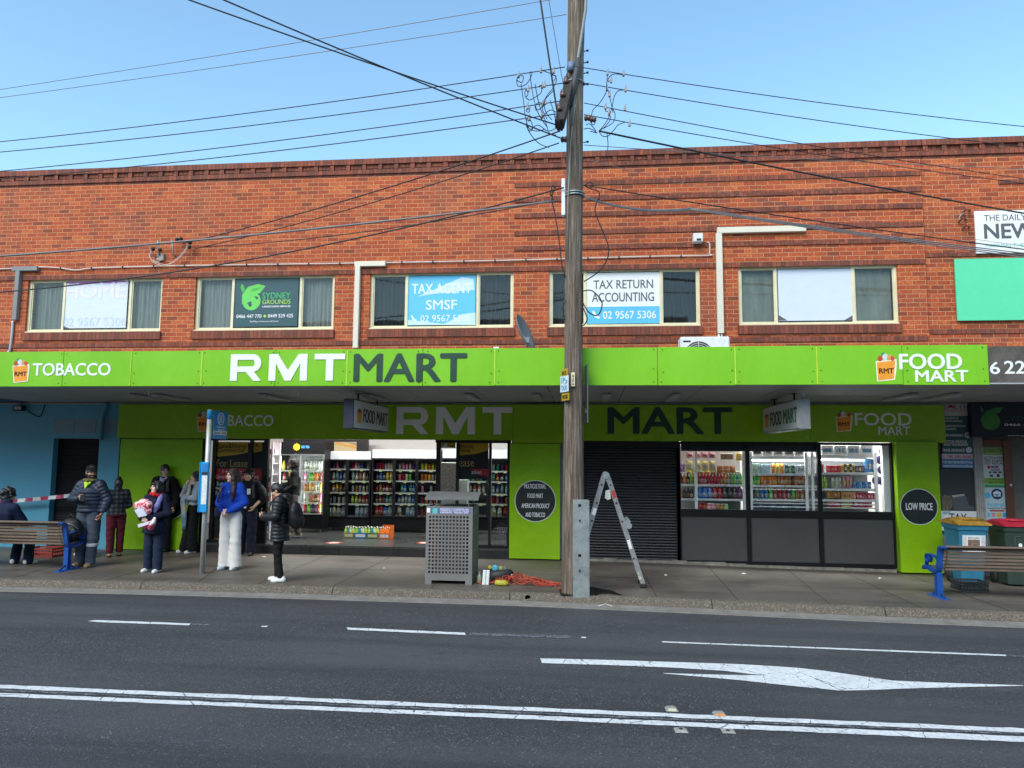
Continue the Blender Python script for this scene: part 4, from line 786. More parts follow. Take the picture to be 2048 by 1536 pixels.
    V = [(x, y, z) for y, z in prof for x in (d[0], d[1])]; b.add(V, [(2*i, 2*i+1, 2*i+3, 2*i+2) for i in range(len(prof)-1)]); b.build('roller_door', M('door_black', (.008, .008, .01), .5), B)
    p = at(212, 812, WALL-.09); q = at(205, 835, WALL-.09); r = at(208, 880, WALL-.09); b = MB(); b.tube([(p.x+.02, WALL-.09, SOFB-.01), (p.x+.02, WALL-.09, p.z), (q.x, WALL-.09, q.z), (q.x, WALL-.09, r.z)], .042, 10); b.build('downpipe', M('pipe_blue', (.05, .22, .33), .5), B)
    p = at(38, 816, WALL-.12); b = MB(); b.box(p.x-.11, p.x+.11, WALL-.16, WALL-.06, p.z-.06, p.z+.05, 0, .01); b.box(p.x-.08, p.x+.08, WALL-.163, WALL-.1605, p.z-.035, p.z+.03, 1); b.tube(smooth_path([(p.x+.06, WALL-.06, p.z), (p.x+.2, WALL-.03, p.z-.1), (p.x+.4, WALL-.03, p.z-.17), (p.x+.48, WALL-.03, p.z), (p.x+.5, WALL-.03, SOFB)]), .008, 6); b.build('floodlight', [BLACK, M('lens_grey', (.4, .42, .42), .2)], B)
signs()
# ------------------------------------------------------------------ hanging signs under the awning
def hanging(pn, pf, ytop, ybot, face, lab):
    """double sided box sign hung square to the wall; pn/pf picture columns of its near and far edge"""
    s = lambda px: (lambda d: d.x/d.y)(ray(px, 830)); yn = 11.35; X = s(pn)*yn; yf = X/s(pf); z1, z0 = at(pn, ytop, yn).z, at(pn, ybot, yn).z; Ln = yf-yn; D = .17
    T = thing('hanging_sign', lab, 'sign', (X-face*D/2, (yn+yf)/2, z0), face*PI/2, 'double sided box signs under the awning'); WL[T.name] = Vector((0, 0, 0)); H = z1-z0; h = Ln/2
    b = MB(); b.box(-h, h, -D/2, D/2, 0, H, 0, .008); b.build('box', M('sign_case_pale', (.22, .225, .23), .45) if face < 0 else M('sign_case_navy', (.018, .02, .045), .45), T)
    for sgn in (-1, 1):
        b = MB(); b.box(-h+.02, h-.02, sgn*D/2, sgn*(D/2+.002), .02, H-.02); b.build('face', M('sign_face', (.62, .63, .66), .4, var=.05), T)
    y = -D/2-.0025; dg = M('sign_green', (.02, .17, .05), .4); zc = H/2
    letters('FOOD', -h+Ln*.25, -h+Ln*.57, zc-.12, zc+.11, y, BLACK, T, wgt=.03); letters('MART', -h+Ln*.62, -h+Ln*.96, zc-.12, zc+.11, y, dg if face < 0 else DKGREEN, T, wgt=.03)
    b = MB(); b.prism([(-h+Ln*.09, .10), (-h+Ln*.19, .10), (-h+Ln*.20, .28), (-h+Ln*.08, .28)], y-.003, y); b.build('grocery_bag', M('bag_orange', (0, 0, 0)), T)
    b = MB()
    for k, (u, r) in enumerate(((.11, .035), (.145, .045), (.18, .035))): b.lathe([(r, -.003), (r, -.001)], (-h+Ln*u, y, .30), 10, 0, 'y')
    b.build('groceries', M('grocery_52', (0, 0, 0)), T)
    for u in (-.45, .45):
        b = MB(); b.tube([(u*h*1.2, 0, H), (u*h*1.2, 0, SOFB+.02-z0)], .016, 8); b.box(u*h*1.2-.05, u*h*1.2+.05, -.05, .05, SOFB-z0, SOFB+.01-z0); b.build('hanger', BLACK, T)
    if face < 0: b = MB(); b.tube(smooth_path([(h-.1, 0, H), (h-.12, .02, H+.04), (h-.05, .01, H+.08), (h-.15, 0, H+.2)]), .012, 6); b.build('power_lead', WHITE, T)
hanging(707, 777, 797, 857, 1, 'grey box sign reading FOOD MART hanging above the black fridges')
hanging(1598, 1525, 797, 858, -1, 'grey box sign reading FOOD MART hanging beside the display windows')

# ------------------------------------------------------------------ stock inside the shop
BOT = {}
def bottle_mesh(kind, col):
    k = (kind, col)
    if k in BOT: return BOT[k]
    p = {'bottle': [(.028, 0), (.033, .012), (.033, .125), (.030, .15), (.013, .19), (.013, .2), (.0145, .201), (.0145, .222), (0, .222)],
         'can': [(.024, 0), (.031, .01), (.031, .135), (.026, .15), (.026, .152), (0, .149)],
         'jug': [(.046, 0), (.052, .012), (.052, .14), (.045, .18), (.019, .215), (.019, .22), (.021, .221), (.021, .246), (0, .246)],
         'jar': [(.038, 0), (.043, .01), (.043, .095), (.038, .105), (.04, .106), (.04, .128), (0, .128)]}[kind]
    cap = {'bottle': 5, 'can': 3, 'jug': 5, 'jar': 3}[kind]; lab = {'bottle': 1, 'can': 9, 'jug': 1, 'jar': 1}[kind]
    pr = []; mis = []
    for i in range(len(p)-1):
        mis.append(1 if i >= cap else 0)
    if kind != 'can': z0, z1 = p[2][1]*.25, p[2][1]*.8; r = p[2][0]; p = p[:2]+[(r, z0), (r+.0012, z0+.001), (r+.0012, z1), (r, z1+.001)]+p[2:]; mis = mis[:2]+[0, 2, 0, 0]+mis[2:]; mis = mis[:len(p)-1]
    b = MB(); b.lathe(p, (0, 0, 0), 10, 0, 'z', True, mis); me = bpy.data.meshes.new(kind); me.from_pydata(b.v, [], b.f)
    nm, c, cc, lc = col
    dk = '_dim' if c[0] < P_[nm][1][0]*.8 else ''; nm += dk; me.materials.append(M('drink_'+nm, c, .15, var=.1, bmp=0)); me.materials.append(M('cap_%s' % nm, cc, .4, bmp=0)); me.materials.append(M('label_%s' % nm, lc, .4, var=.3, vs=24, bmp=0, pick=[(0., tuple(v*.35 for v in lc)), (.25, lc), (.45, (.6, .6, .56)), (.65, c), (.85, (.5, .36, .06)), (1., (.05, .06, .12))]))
    me.polygons.foreach_set('material_index', b.mi); me.polygons.foreach_set('use_smooth', b.sm); BOT[k] = me; return me
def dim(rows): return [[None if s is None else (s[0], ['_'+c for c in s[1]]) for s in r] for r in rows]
W3, K3 = (.75, .75, .73), (.02, .02, .02)
P_ = {'white': ('white', (.70, .72, .68), (.3, .5, .12), (.5, .62, .4)), 'pink': ('pink', (.75, .20, .32), W3, (.8, .5, .55)), 'green': ('green', (.10, .50, .06), W3, (.3, .6, .1)), 'orange': ('orange', (.80, .22, .02), W3, (.8, .4, .1)), 'red': ('red', (.42, .012, .02), (.5, .03, .03), (.4, .05, .06)),
      'yellow': ('yellow', (.78, .55, .04), (.7, .5, .05), (.75, .65, .3)), 'cola': ('cola', (.05, .012, .008), K3, (.35, .03, .03)), 'amber': ('amber', (.45, .14, .03), (.6, .6, .58), (.5, .3, .1)), 'blue': ('blue', (.02, .14, .50), W3, (.2, .35, .6)), 'water': ('water', (.35, .45, .50), (.2, .35, .6), (.25, .45, .6)),
      'cream': ('cream', (.62, .64, .45), (.55, .6, .2), (.2, .25, .15)), 'teal': ('teal', (.02, .26, .24), W3, (.2, .45, .4)), 'purple': ('purple', (.12, .02, .12), (.3, .05, .2), (.3, .1, .3)), 'dark': ('dark', (.02, .018, .03), (.6, .5, .2), (.12, .10, .14)), 'lime': ('lime', (.42, .55, .04), W3, (.3, .5, .1)), 'silver': ('silver', (.35, .38, .42), (.4, .4, .4), (.3, .35, .45))}
for k_, q in list(P_.items()): P_['_'+k_] = (q[0], *[tuple(v*.5 for v in c) for c in q[1:]])  # halved colours: the shade inside the unlit fridges is put into them
ORD = ('top', 'second', 'third', 'fourth', 'bottom')
NB = [0]
def stand(kind, col, loc, label, group, rz=0.):
    o = bpy.data.objects.new({'can': 'drink_can', 'bottle': 'drink_bottle', 'jug': 'drink_bottle', 'jar': 'glass_jar'}[kind], bottle_mesh(kind, P_[col])); COL.objects.link(o); o.location = loc; o.rotation_euler = (0, 0, rz)
    s = rnd.uniform(.97, 1.03); o.scale = (s, s, s*rnd.uniform(.97, 1.04)); tag(o, label, {'can': 'can', 'jar': 'jar'}.get(kind, 'bottle'), group); NB[0] += 1
def fridge(px0, px1, ytop, Y, doors, rows, lit, label, whom, hdr, base_px, case, shelf_px, hdr_mat):
    """glass door drinks fridge: open black case, doors, wire shelves with price tags, header, grille"""
    X0, X1 = at(px0, 970, Y).x, at(px1, 970, Y).x; H = at((px0+px1)/2, ytop, Y).z-FLOOR; D = .62; W = X1-X0
    T = thing('drinks_fridge', label, 'fridge', ((X0+X1)/2, Y, FLOOR), 0, 'drinks fridges along the back of the shop'); WL[T.name] = Vector((0, 0, 0)); h = W/2
    zz = lambda py: at((px0+px1)/2, py, Y).z-FLOOR
    zb_, zh = zz(base_px), zz(hdr)
    b = MB(); e = .035
    b.box(-h, -h+e, .03, D, .08, H); b.box(h-e, h, .03, D, .08, H); b.box(-h+e, h-e, D-e, D, .08, H); b.box(-h+e, h-e, .03, D-e, H-e, H); b.box(-h+e, h-e, .03, D-e, zb_-.03, zb_); b.build('case', case, T)
    b = MB(); b.box(-h+e+.001, h-e-.001, D-e-.012, D-e-.002, zb_, H-e-.002); b.build('back_liner', WHITE if lit else M('liner_dark', (.12, .13, .14), .5), T)
    b = MB(); b.box(-h, h, .0, .0295, zh, H, 0, .006); b.build('header', hdr_mat, T)
    b = MB(); b.box(-h, h, .02, .0295, .08, zb_)
    n = 6
    for k in range(n): b.box(-h+.03, h-.03, .0, .0195, .10+k*(zb_-.14)/n, .10+k*(zb_-.14)/n+.022)
    b.build('grille', BLACK, T)
    b = MB()
    for x in (-h+.08, h-.08):
        for y in (.1, D-.1): b.lathe([(.03, -.012), (.03, .012)], (x, y, .03), 10, 0, 'x'); b.box(x-.02, x+.02, y-.015, y+.015, .045, .08)
    b.build('castors', M('castor_grey', (.25, .25, .25), .5), T)
    dw = W/doors
    for d in range(doors):
        a, c = -h+d*dw+.003, -h+(d+1)*dw-.003; f = .03
        b = MB(); b.box(a, a+f, -.02, .018, zb_+.005, zh-.005); b.box(c-f, c, -.02, .018, zb_+.005, zh-.005); b.box(a+f, c-f, -.02, .018, zb_+.005, zb_+.03); b.box(a+f, c-f, -.02, .018, zh-.03, zh-.005)
        do = b.build('door', SILVER if lit else BLACK, T)
        g = MB(); g.quad((a+f, 0, zb_+.03), (c-f, 0, zb_+.03), (c-f, 0, zh-.03), (a+f, 0, zh-.03)); g.build('pane', glass('fridge_glass', see=.97, gain=.6), do)
        xh = c-.012 if d == 0 else a+.012; b = MB(); b.tube([(xh, -.03, (zb_+zh)/2-.12), (xh, -.05, (zb_+zh)/2-.1), (xh, -.05, (zb_+zh)/2+.1), (xh, -.03, (zb_+zh)/2+.12)], .008, 6); b.build('handle', BLACK, do)
    sh = [zz(p) for p in shelf_px]
    for k, z in enumerate(sh):
        b = MB(); b.box(-h+e+.003, h-e-.003, .06, D-e-.02, z-.012, z); b.box(-h+e+.003, h-e-.003, .052, .0595, z-.026, z+.004); b.build('shelf', M('shelf_white', (.6, .62, .63), .5), T)
        for d in range(doors):
            for q in ((rnd.uniform(.2, .42), rnd.uniform(.6, .8)) if rnd.random() < .6 else (rnd.uniform(.35, .65),)):
                x = -h+(d+q)*dw; b = MB(); b.box(x-.034, x+.034, .047, .0515, z-.046, z+.008); b.build('price_tag', M('tag_yellow', (.62, .68, .34), .5), T)
    if lit:
        for x in (-h+e+.012, 0, h-e-.012): b = MB(); b.box(x-.008, x+.008, .05, .066, zb_+.05, zh-.05); b.build('light_strip', M('led_white', (1, 1, 1), .5, emit=10, ecol=(.95, 1, 1)), T)
    for k, z in enumerate(sh):
        for d in range(doors):
            spec = rows[k][d % len(rows[k])]
            if not spec: continue
            kind, cols = spec; n = len(cols); a, c = -h+d*dw+.06, -h+(d+1)*dw-.06
            for i, cl in enumerate(cols):
                if rnd.random() < .05: continue
                x = a+(c-a)*(i+.5)/n
                stand(kind, cl, ((X0+X1)/2+x, Y+.11+rnd.uniform(-.008, .008), FLOOR+z+.001), '%s %s on the %s shelf of %s' % (P_[cl][0], {'can': 'can', 'jug': 'big bottle', 'bottle': 'bottle', 'jar': 'jar'}[kind], ORD[min(k, 4)], whom), 'drinks on the shelves of %s' % whom)
    return T
DKC = M('fridge_black', (.007, .0075, .009), .45, spec=.3)
HDW = M('header_white', (.55, .57, .58), .35, emit=.06, ecol=(.8, .85, .9))
bt, cn, jg = 'bottle', 'can', 'jug'
rows0 = [[(bt, ['yellow', 'dark', 'yellow', 'dark']), (bt, ['white']*7)], [(bt, ['red', 'orange', 'red']), (bt, ['pink', 'pink', 'green', 'green', 'orange', 'orange', 'pink', 'red'])], [(bt, ['dark', 'cola']), (bt, ['amber', 'amber', 'yellow', 'orange', 'white', 'white', 'yellow'])], [(bt, ['white', 'dark']), (bt, ['white', 'white', 'amber', 'amber', 'cola', 'amber', 'pink'])], [(jg, ['dark', 'cola']), (jg, ['red', 'green', 'dark', 'purple', 'orange'])]]
fridge(553, 647, 884, 15.95, 2, rows0, True, 'brightly lit fridge with silver doors and a black ICE TEA header', 'the lit silver doored fridge', 908, 1029, DKC, (941, 962, 983, 1005, 1027), DKC)
rows1 = [[(cn, ['dark', 'purple', 'pink', 'dark', 'silver']), (cn, ['red', 'white', 'pink', 'blue', 'water', 'silver'])], [(bt, ['water', 'silver', 'water', 'blue', 'silver']), (bt, ['water', 'silver', 'amber', 'white', 'cola'])], [(bt, ['amber', 'amber', 'yellow', 'amber', 'dark']), (cn, ['silver', 'amber', 'silver', 'cream', 'silver'])], [(cn, ['white', 'silver', 'white', 'cream']), (bt, ['lime', 'lime', 'amber', 'red', 'red'])], [(jg, ['cream', 'cream', 'cream', 'silver']), (jg, ['cream', 'water', 'water', 'silver'])]]
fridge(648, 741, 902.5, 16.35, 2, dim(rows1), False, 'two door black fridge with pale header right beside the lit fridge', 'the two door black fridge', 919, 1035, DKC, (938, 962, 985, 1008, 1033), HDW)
rows2 = [[(cn, ['purple', 'red', 'red', 'silver', 'cream', 'cream']), (cn, ['silver', 'pink', 'pink', 'silver', 'purple']), (cn, ['lime', 'yellow', 'amber', 'lime', 'amber'])], [(bt, ['dark', 'blue', 'dark', 'yellow', 'yellow']), (cn, ['pink', 'red', 'cream', 'green', 'red']), (cn, ['amber', 'orange', 'yellow', 'silver', 'orange'])], [(bt, ['cola', 'amber', 'cola', 'red', 'cola']), (bt, ['blue', 'teal', 'blue', 'blue', 'teal', 'blue']), (cn, ['pink', 'teal', 'silver', 'purple'])], [(bt, ['dark', 'red', 'dark', 'teal', 'silver']), (bt, ['blue', 'water', 'water', 'water', 'blue']), (cn, ['red', 'orange', 'pink', 'orange'])], [(jg, ['red', 'red', 'blue', 'water']), (jg, ['cream', 'water', 'water', 'water']), (cn, ['red', 'red', 'amber', 'red'])]]
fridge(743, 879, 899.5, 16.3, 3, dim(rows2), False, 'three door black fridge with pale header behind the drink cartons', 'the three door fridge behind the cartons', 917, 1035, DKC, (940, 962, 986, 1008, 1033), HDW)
rows3 = [[None, (cn, ['teal', 'silver', 'green', 'silver']), (cn, ['silver', 'teal', 'purple', 'red'])], [None, (cn, ['teal', 'green', 'amber', 'teal', 'teal']), (bt, ['teal', 'red', 'dark', 'blue'])], [None, (bt, ['silver', 'amber', 'pink', 'silver']), (bt, ['water', 'blue', 'water', 'water'])], [None, None, (cn, ['red', 'pink', 'purple', 'amber'])], [None, None, (jg, ['cream', 'cream', 'red'])]]
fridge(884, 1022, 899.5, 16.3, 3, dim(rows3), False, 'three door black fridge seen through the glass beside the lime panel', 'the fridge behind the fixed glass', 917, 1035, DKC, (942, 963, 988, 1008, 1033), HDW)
def ice_tea():
    T = thing('fridge_topper', 'black header board with yellow splash and blue ICE TEA lettering on the lit fridge', 'sign', at(600, 890, 15.93)); Y = 15.93
    b = MB(); c = at(593.5, 894, Y); b.prism([(c.x+(.085 if k % 2 else .065)*math.cos(k*PI/10), c.z+(.085 if k % 2 else .065)*math.sin(k*PI/10)) for k in range(20)], Y-.004, Y); b.build('splash', M('splash_yellow', (.85, .62, .02), .4, emit=.5), T)
    ptext('ICE TEA', 603, 891.5, 619, 896.5, Y, M('ice_blue', (.08, .35, .8), .4, emit=.6), T, wgt=.02)
ice_tea()
def stock():
    # low cartons of bottles on the floor of the shop
    Y = 15.0
    for k, (px0, px1, c, cl, lab) in enumerate(((686, 708, (.28, .16, .09), 'lime', 'brown carton of green topped bottles furthest from the orange box'), (708, 733, (.03, .2, .35), 'lime', 'carton with blue printed ends in the middle of the row'), (733, 757, (.10, .16, .08), 'lime', 'dark green carton of bottles beside the orange box'), (757, 780, (.75, .16, .02), 'orange', 'bright orange open box of orange bottles'))):
        X0, X1, Z0, Z1 = rect(px0, 1066, px1, 1079, Y); T = thing('drink_carton', lab, 'carton', ((X0+X1)/2, Y, FLOOR), 0, 'open drink cartons on the shop floor')
        b = MB(); z0 = FLOOR+.002; z1 = z0+.12; t = .006
        b.box(X0, X1, Y, Y+t, z0, z1); b.box(X0, X1, Y+.3, Y+.3+t, z0, z1+(.14 if k == 3 else 0)); b.box(X0, X0+t, Y+t, Y+.3, z0, z1); b.box(X1-t, X1, Y+t, Y+.3, z0, z1+(.14 if k == 3 else 0)); b.box(X0+t, X1-t, Y+t, Y+.3, z0, z0+t); b.build('box', M('carton_%d' % k, c, .7), T)
        b = MB(); b.box(X0+.03, X1-.03, Y-.0015, Y-.0003, z0+.03, z1-.03); b.build('printed_label', (M('tag_yellow', (0, 0, 0)), PAPER, M('tag_yellow', (0, 0, 0)), WHITE)[k], T)
        n = 4 if k < 3 else 3
        for i in range(n):
            for j in range(2): stand('bottle', cl if k == 3 else ('lime', 'teal', 'cream')[(i+j) % 3], (X0+.035+(X1-X0-.07)*i/(n-1), Y+.07+.15*j, z0+.008), 'bottle standing in the %s' % lab, 'bottles standing in the floor cartons')
    # round red floor sticker
    for px, lab in ((668, 'round red floor sticker near the fridge castors'), (850, 'round red floor sticker partly behind the bin')):
        p = gnd(px, 1085.5, FLOOR+.003); b = MB(); b.lathe([(.17, 0), (.17, .001)], p, 28, 0); b.lathe([(.11, .0012), (.11, .0016)], p, 28, 1); one(b, 'floor_sticker', [M('sticker_red', (.42, .07, .05), .4), M('sticker_pale', (.6, .5, .45), .4)], lab, 'sticker')
    # white stand of small goods just inside the door
    Y = 14.6; X0, X1, Z0, Z1 = rect(531, 884, 543, 1085, Y); T = thing('display_stand', 'tall white slotted stand of small goods inside the doorway', 'shelf', ((X0+X1)/2, Y, FLOOR)); b = MB()
    b.box(X1-.03, X1, Y-.02, Y+.02, FLOOR, Z1); b.box(X1-.03, X1, Y+.35, Y+.39, FLOOR, Z1); b.box(X0-.1, X1-.032, Y+.36, Y+.38, FLOOR, Z1)
    zs = [at(537, y, Y).z for y in (908, 926, 948, 965, 985, 1003, 1024, 1053, 1075)]
    for z in zs: b.box(X0-.12, X1-.031, Y-.01, Y+.355, z-.02, z)
    b.build('frame', WHITE, T); cols = [(.25, .05, .2), (.5, .5, .52), (.45, .45, .48), (.1, .1, .12), (.5, .05, .04), (.6, .1, .06), (.5, .35, .05), (.05, .1, .3), (.4, .42, .45)]
    for k, z in enumerate(zs):
        o = one(MB().box(X0-.11, X1-.045, Y+.02, Y+.2, z+.001, z+.11, 0, .008), 'packet', M('packet_%d' % k, cols[k], .5, var=.5, vs=30), 'packet block on level %s of the slotted stand, %s' % (ORD[min(k, 4)] if k < 5 else 'low', ('plum', 'pale grey', 'light grey', 'black', 'red', 'orange red', 'gold', 'navy', 'silver')[k]), 'packet')
    # three white shelf bays right behind the display glass
    Y = WALL+.42
    def bay(px0, px1, shelves, tops, lab, posts, bars=()):
        X0, X1 = at(px0, 960, Y).x, at(px1, 960, Y).x; T = thing('shop_shelf', lab, 'shelf', ((X0+X1)/2, Y, FLOOR), 0, 'white shelf bays behind the display windows')
        zz = lambda py: at((px0+px1)/2, py, Y).z; b = MB(); zt_ = zz(tops)
        for px in posts: x = at(px, 960, Y).x; b.box(x-.025, x+.025, Y-.02, Y+.03, FLOOR, zt_)
        b.build('post', WHITE, T); b = MB(); b.box(X0, X1, Y+.44, Y+.46, FLOOR, zt_+.12); b.build('back_panel', M('pegboard', (.42, .43, .45), .6, var=.2, vs=60), T)
        for py in shelves: z = zz(py); b = MB(); b.box(X0+.002, X1-.002, Y+.031, Y+.438, z-.02, z); b.box(X0+.002, X1-.002, Y+.022, Y+.0305, z-.035, z+.006); b.build('shelf_board', M('shelf_white', (0, 0, 0)), T)
        for py in bars: z = zz(py); b = MB(); b.tube([(X0, Y-.01, z), (X1, Y-.01, z)], .01, 8); b.build('rail', WHITE, T)
        return T
    def row(px0, px1, py, items, desc, depth=.06):
        n = len(items); X0, X1 = at(px0, py, Y).x, at(px1, py, Y).x; z = at((px0+px1)/2, py, Y).z+.001
        for i, (k, c) in enumerate(items): stand(k, c, (X0+(X1-X0)*(i+.5)/n, Y+.09+rnd.uniform(-.006, .006), z), '%s %s %s' % (P_[c][0], 'jar' if k == 'jar' else 'can' if k == 'can' else 'bottle', desc), 'drinks in the display window, %s' % desc)
    def pack(px0, px1, py0, py1, n, cols, nm, lab, d=.1, puff=False, tilt=0., y=Y+.05, cat='packet'):
        X0, X1 = at(px0, (py0+py1)/2, y).x, at(px1, (py0+py1)/2, y).x; xm = (px0+px1)/2; z0, z1 = at(xm, py1, y).z, at(xm, py0, y).z; w_ = (X1-X0)/n
        for i in range(n):
            c = cols[i % len(cols)]; nmn, col, c2 = c; b = MB(); a, e = X0+w_*i+w_*.05, X0+w_*(i+1)-w_*.05
            if puff:
                N = 6; V = []
                for s in (-1, 1):
                    for u in range(N+1):
                        for v in range(N+1):
                            q = (max(0, math.sin(PI*u/N))*max(0, math.sin(PI*v/N)))**.5; V.append((a+(e-a)*u/N, y+d/2+s*d/2*q, z0+(z1-z0)*v/N))
                o = (N+1)**2; F = []
                for u in range(N):
                    for v in range(N):
                        k = u*(N+1)+v; F += [(k, k+N+1, k+N+2, k+1), (o+k, o+k+1, o+k+N+2, o+k+N+1)]
                b.add(V, F, 0, True)
                q = MB(); zc = (z0+z1)/2; b.add([(a+(e-a)*.2, y-.002, zc-(z1-z0)*.16), (e-(e-a)*.2, y-.002, zc-(z1-z0)*.16), (e-(e-a)*.16, y-.002, zc+(z1-z0)*.12), (a+(e-a)*.16, y-.002, zc+(z1-z0)*.16)], [(0, 1, 2, 3)], 1)
            else: b.box(a, e, y, y+d, z0, z1-rnd.uniform(0, .1)*(z1-z0), 0, .006); b.box(a+w_*.12, e-w_*.12, y-.0015, y-.0002, z0+(z1-z0)*.25, z0+(z1-z0)*.62, 1)
            one(b, nm, [M('pack_'+nmn, col, .4, var=.35, vs=22), M('packprint_'+nmn, c2, .4, var=.4, vs=17, pick=[(0., c2), (.3, (.6, .58, .5)), (.6, col), (1., tuple(v*.3 for v in c2))])], '%s %s' % (nmn.replace('_', ' '), lab), cat, lab)
    bay(1361, 1490, (969, 998, 1021), 903, 'shelf bay of crisps and drinks behind the window beside the shutter', (1392, 1488))
    pack(1372, 1432, 905, 916, 4, [('pink', (.7, .35, .4), (.6, .05, .1))], 'sweet_bag', 'bag of sweets hanging in the top row by the shutter', .05, True)
    pack(1371, 1433, 922, 942, 4, [('yellow_white', (.75, .62, .25), (.55, .5, .62))], 'crisp_packet', 'crisp packet hanging in the second row by the shutter', .08, True)
    pack(1434, 1472, 932, 945, 3, [('orange', (.78, .22, .05), (.8, .6, .4))], 'crisp_packet', 'crisp packet hanging beside the yellow packets', .07, True)
    pack(1440, 1468, 906, 919, 1, [('beige', (.42, .33, .2), (.5, .05, .04))], 'carton', 'carton on the high shelf by the shutter', .15)
    pack(1472, 1488, 906, 921, 1, [('glowing_yellow', (.85, .55, .12), (.85, .7, .3))], 'carton', 'carton against the window mullion', .1)
    pack(1361, 1371, 926, 944, 2, [('purple', (.3, .08, .35), (.7, .6, .2)), ('lilac', (.45, .25, .5), (.3, .2, .5))], 'crisp_packet', 'packet at the shutter edge of the window', .08, True)
    pack(1372, 1482, 941, 950, 9, [('gold', (.6, .4, .05), (.3, .3, .1)), ('olive', (.3, .32, .1), (.5, .5, .2)), ('sage', (.35, .42, .25), (.2, .3, .1))], 'snack_packet', 'packet lying on top of the bottle row by the shutter', .06, True, y=Y+.12)
    row(1360, 1394, 969, [(bt, c) for c in ('cola', 'amber', 'cola', 'green', 'amber')], 'on the upper shelf end by the shutter')
    row(1395, 1487, 969, [(bt, c) for c in ['red']*8+['amber', 'amber', 'teal', 'green', 'teal', 'green']], 'on the upper drinks shelf by the shutter')
    row(1360, 1388, 998, [(bt, c) for c in ('amber', 'dark', 'cola', 'dark')], 'on the lower shelf end by the shutter')
    row(1396, 1487, 998, [(jg, c) for c in ('blue', 'blue', 'blue', 'red', 'red', 'dark', 'dark', 'dark', 'purple')], 'on the lower drinks shelf by the shutter')
    row(1399, 1458, 1021, [('jar', c) for c in ('red', 'red', 'pink', 'pink', 'amber', 'amber', 'green')], 'on the bottom shelf by the shutter')
    bay(1501, 1637, (913, 948, 971, 999), 905, 'shelf bay of mixed groceries in the middle display window', (1502, 1613, 1625), (979, 1007, 1014))
    b = MB(); x0, x1 = at(1503, 921, Y).x, at(1611, 921, Y).x; z = at(1555, 921, Y).z; b.box(x0, x1, Y+.03, Y+.05, z-.012, z+.012); one(b, 'light_tube', M('led_white', (1, 1, 1)), 'lit white tube under the top shelf of the middle window', 'lamp')
    pack(1504, 1610, 897, 912, 5, [('white_tub', (.72, .72, .70), (.08, .08, .09))], 'paper_pack', 'pack on the top shelf of the middle window', .12)
    pack(1503, 1521, 927, 947, 1, [('pale_green', (.35, .5, .40), (.5, .62, .5))], 'tissue_box', 'stacked tissue box in the middle window', .12)
    pack(1522, 1542, 928, 947, 1, [('pale_blue', (.38, .52, .58), (.5, .6, .65))], 'tissue_box', 'stacked tissue box in the middle window', .12)
    pack(1543, 1569, 927, 947, 3, [('orange_pouch', (.75, .25, .04), (.8, .5, .1)), ('yellow_pouch', (.75, .5, .05), (.7, .3, .05))], 'snack_packet', 'in the middle window', .07, True)
    pack(1570, 1590, 930, 947, 3, [('black_topped', (.05, .05, .05), (.2, .5, .3)), ('green_bottle', (.1, .35, .15), (.6, .6, .5))], 'carton', 'carton in the middle window', .06)
    pack(1591, 1612, 929, 947, 4, [('clear', (.55, .58, .6), (.3, .4, .45))], 'carton', 'carton beside the upright post', .06)
    row(1503, 1522, 971, [(bt, 'green')]*3, 'on the middle shelf, green end'); row(1524, 1556, 971, [(bt, 'orange')]*6, 'in the orange block of the middle window'); row(1557, 1612, 971, [(bt, c) for c in ('amber', 'amber', 'amber', 'amber', 'cola', 'amber', 'amber', 'amber')], 'in the brown block of the middle window')
    row(1504, 1612, 999, [(bt, c) for c in ('dark', 'teal', 'blue', 'blue', 'green', 'red', 'red', 'red', 'purple', 'green', 'amber', 'amber')], 'on the lower shelf of the middle window')
    pack(1504, 1612, 1008, 1019, 9, [('navy', (.03, .07, .14), (.5, .55, .6)), ('steel', (.08, .13, .2), (.4, .5, .5))], 'carton', 'carton on the bottom rail of the middle window', .08)
    bay(1643, 1753, (911, 946, 978, 1000), 905, 'shelf bay of household packs in the window beside the green pillar', (1752,), (1009, 1016))
    pack(1641, 1747, 889, 910, 4, [('blue_white', (.68, .72, .72), (.02, .22, .42))], 'tissue_pack', 'toilet paper pack on the top shelf by the pillar', .2)
    b = MB(); x0, x1 = at(1640, 921, Y).x, at(1730, 918, Y).x; z = at(1690, 920, Y).z; b.box(x0, x1, Y+.03, Y+.05, z-.012, z+.012); one(b, 'light_tube', M('led_white', (1, 1, 1)), 'lit white tube under the toilet paper packs', 'lamp')
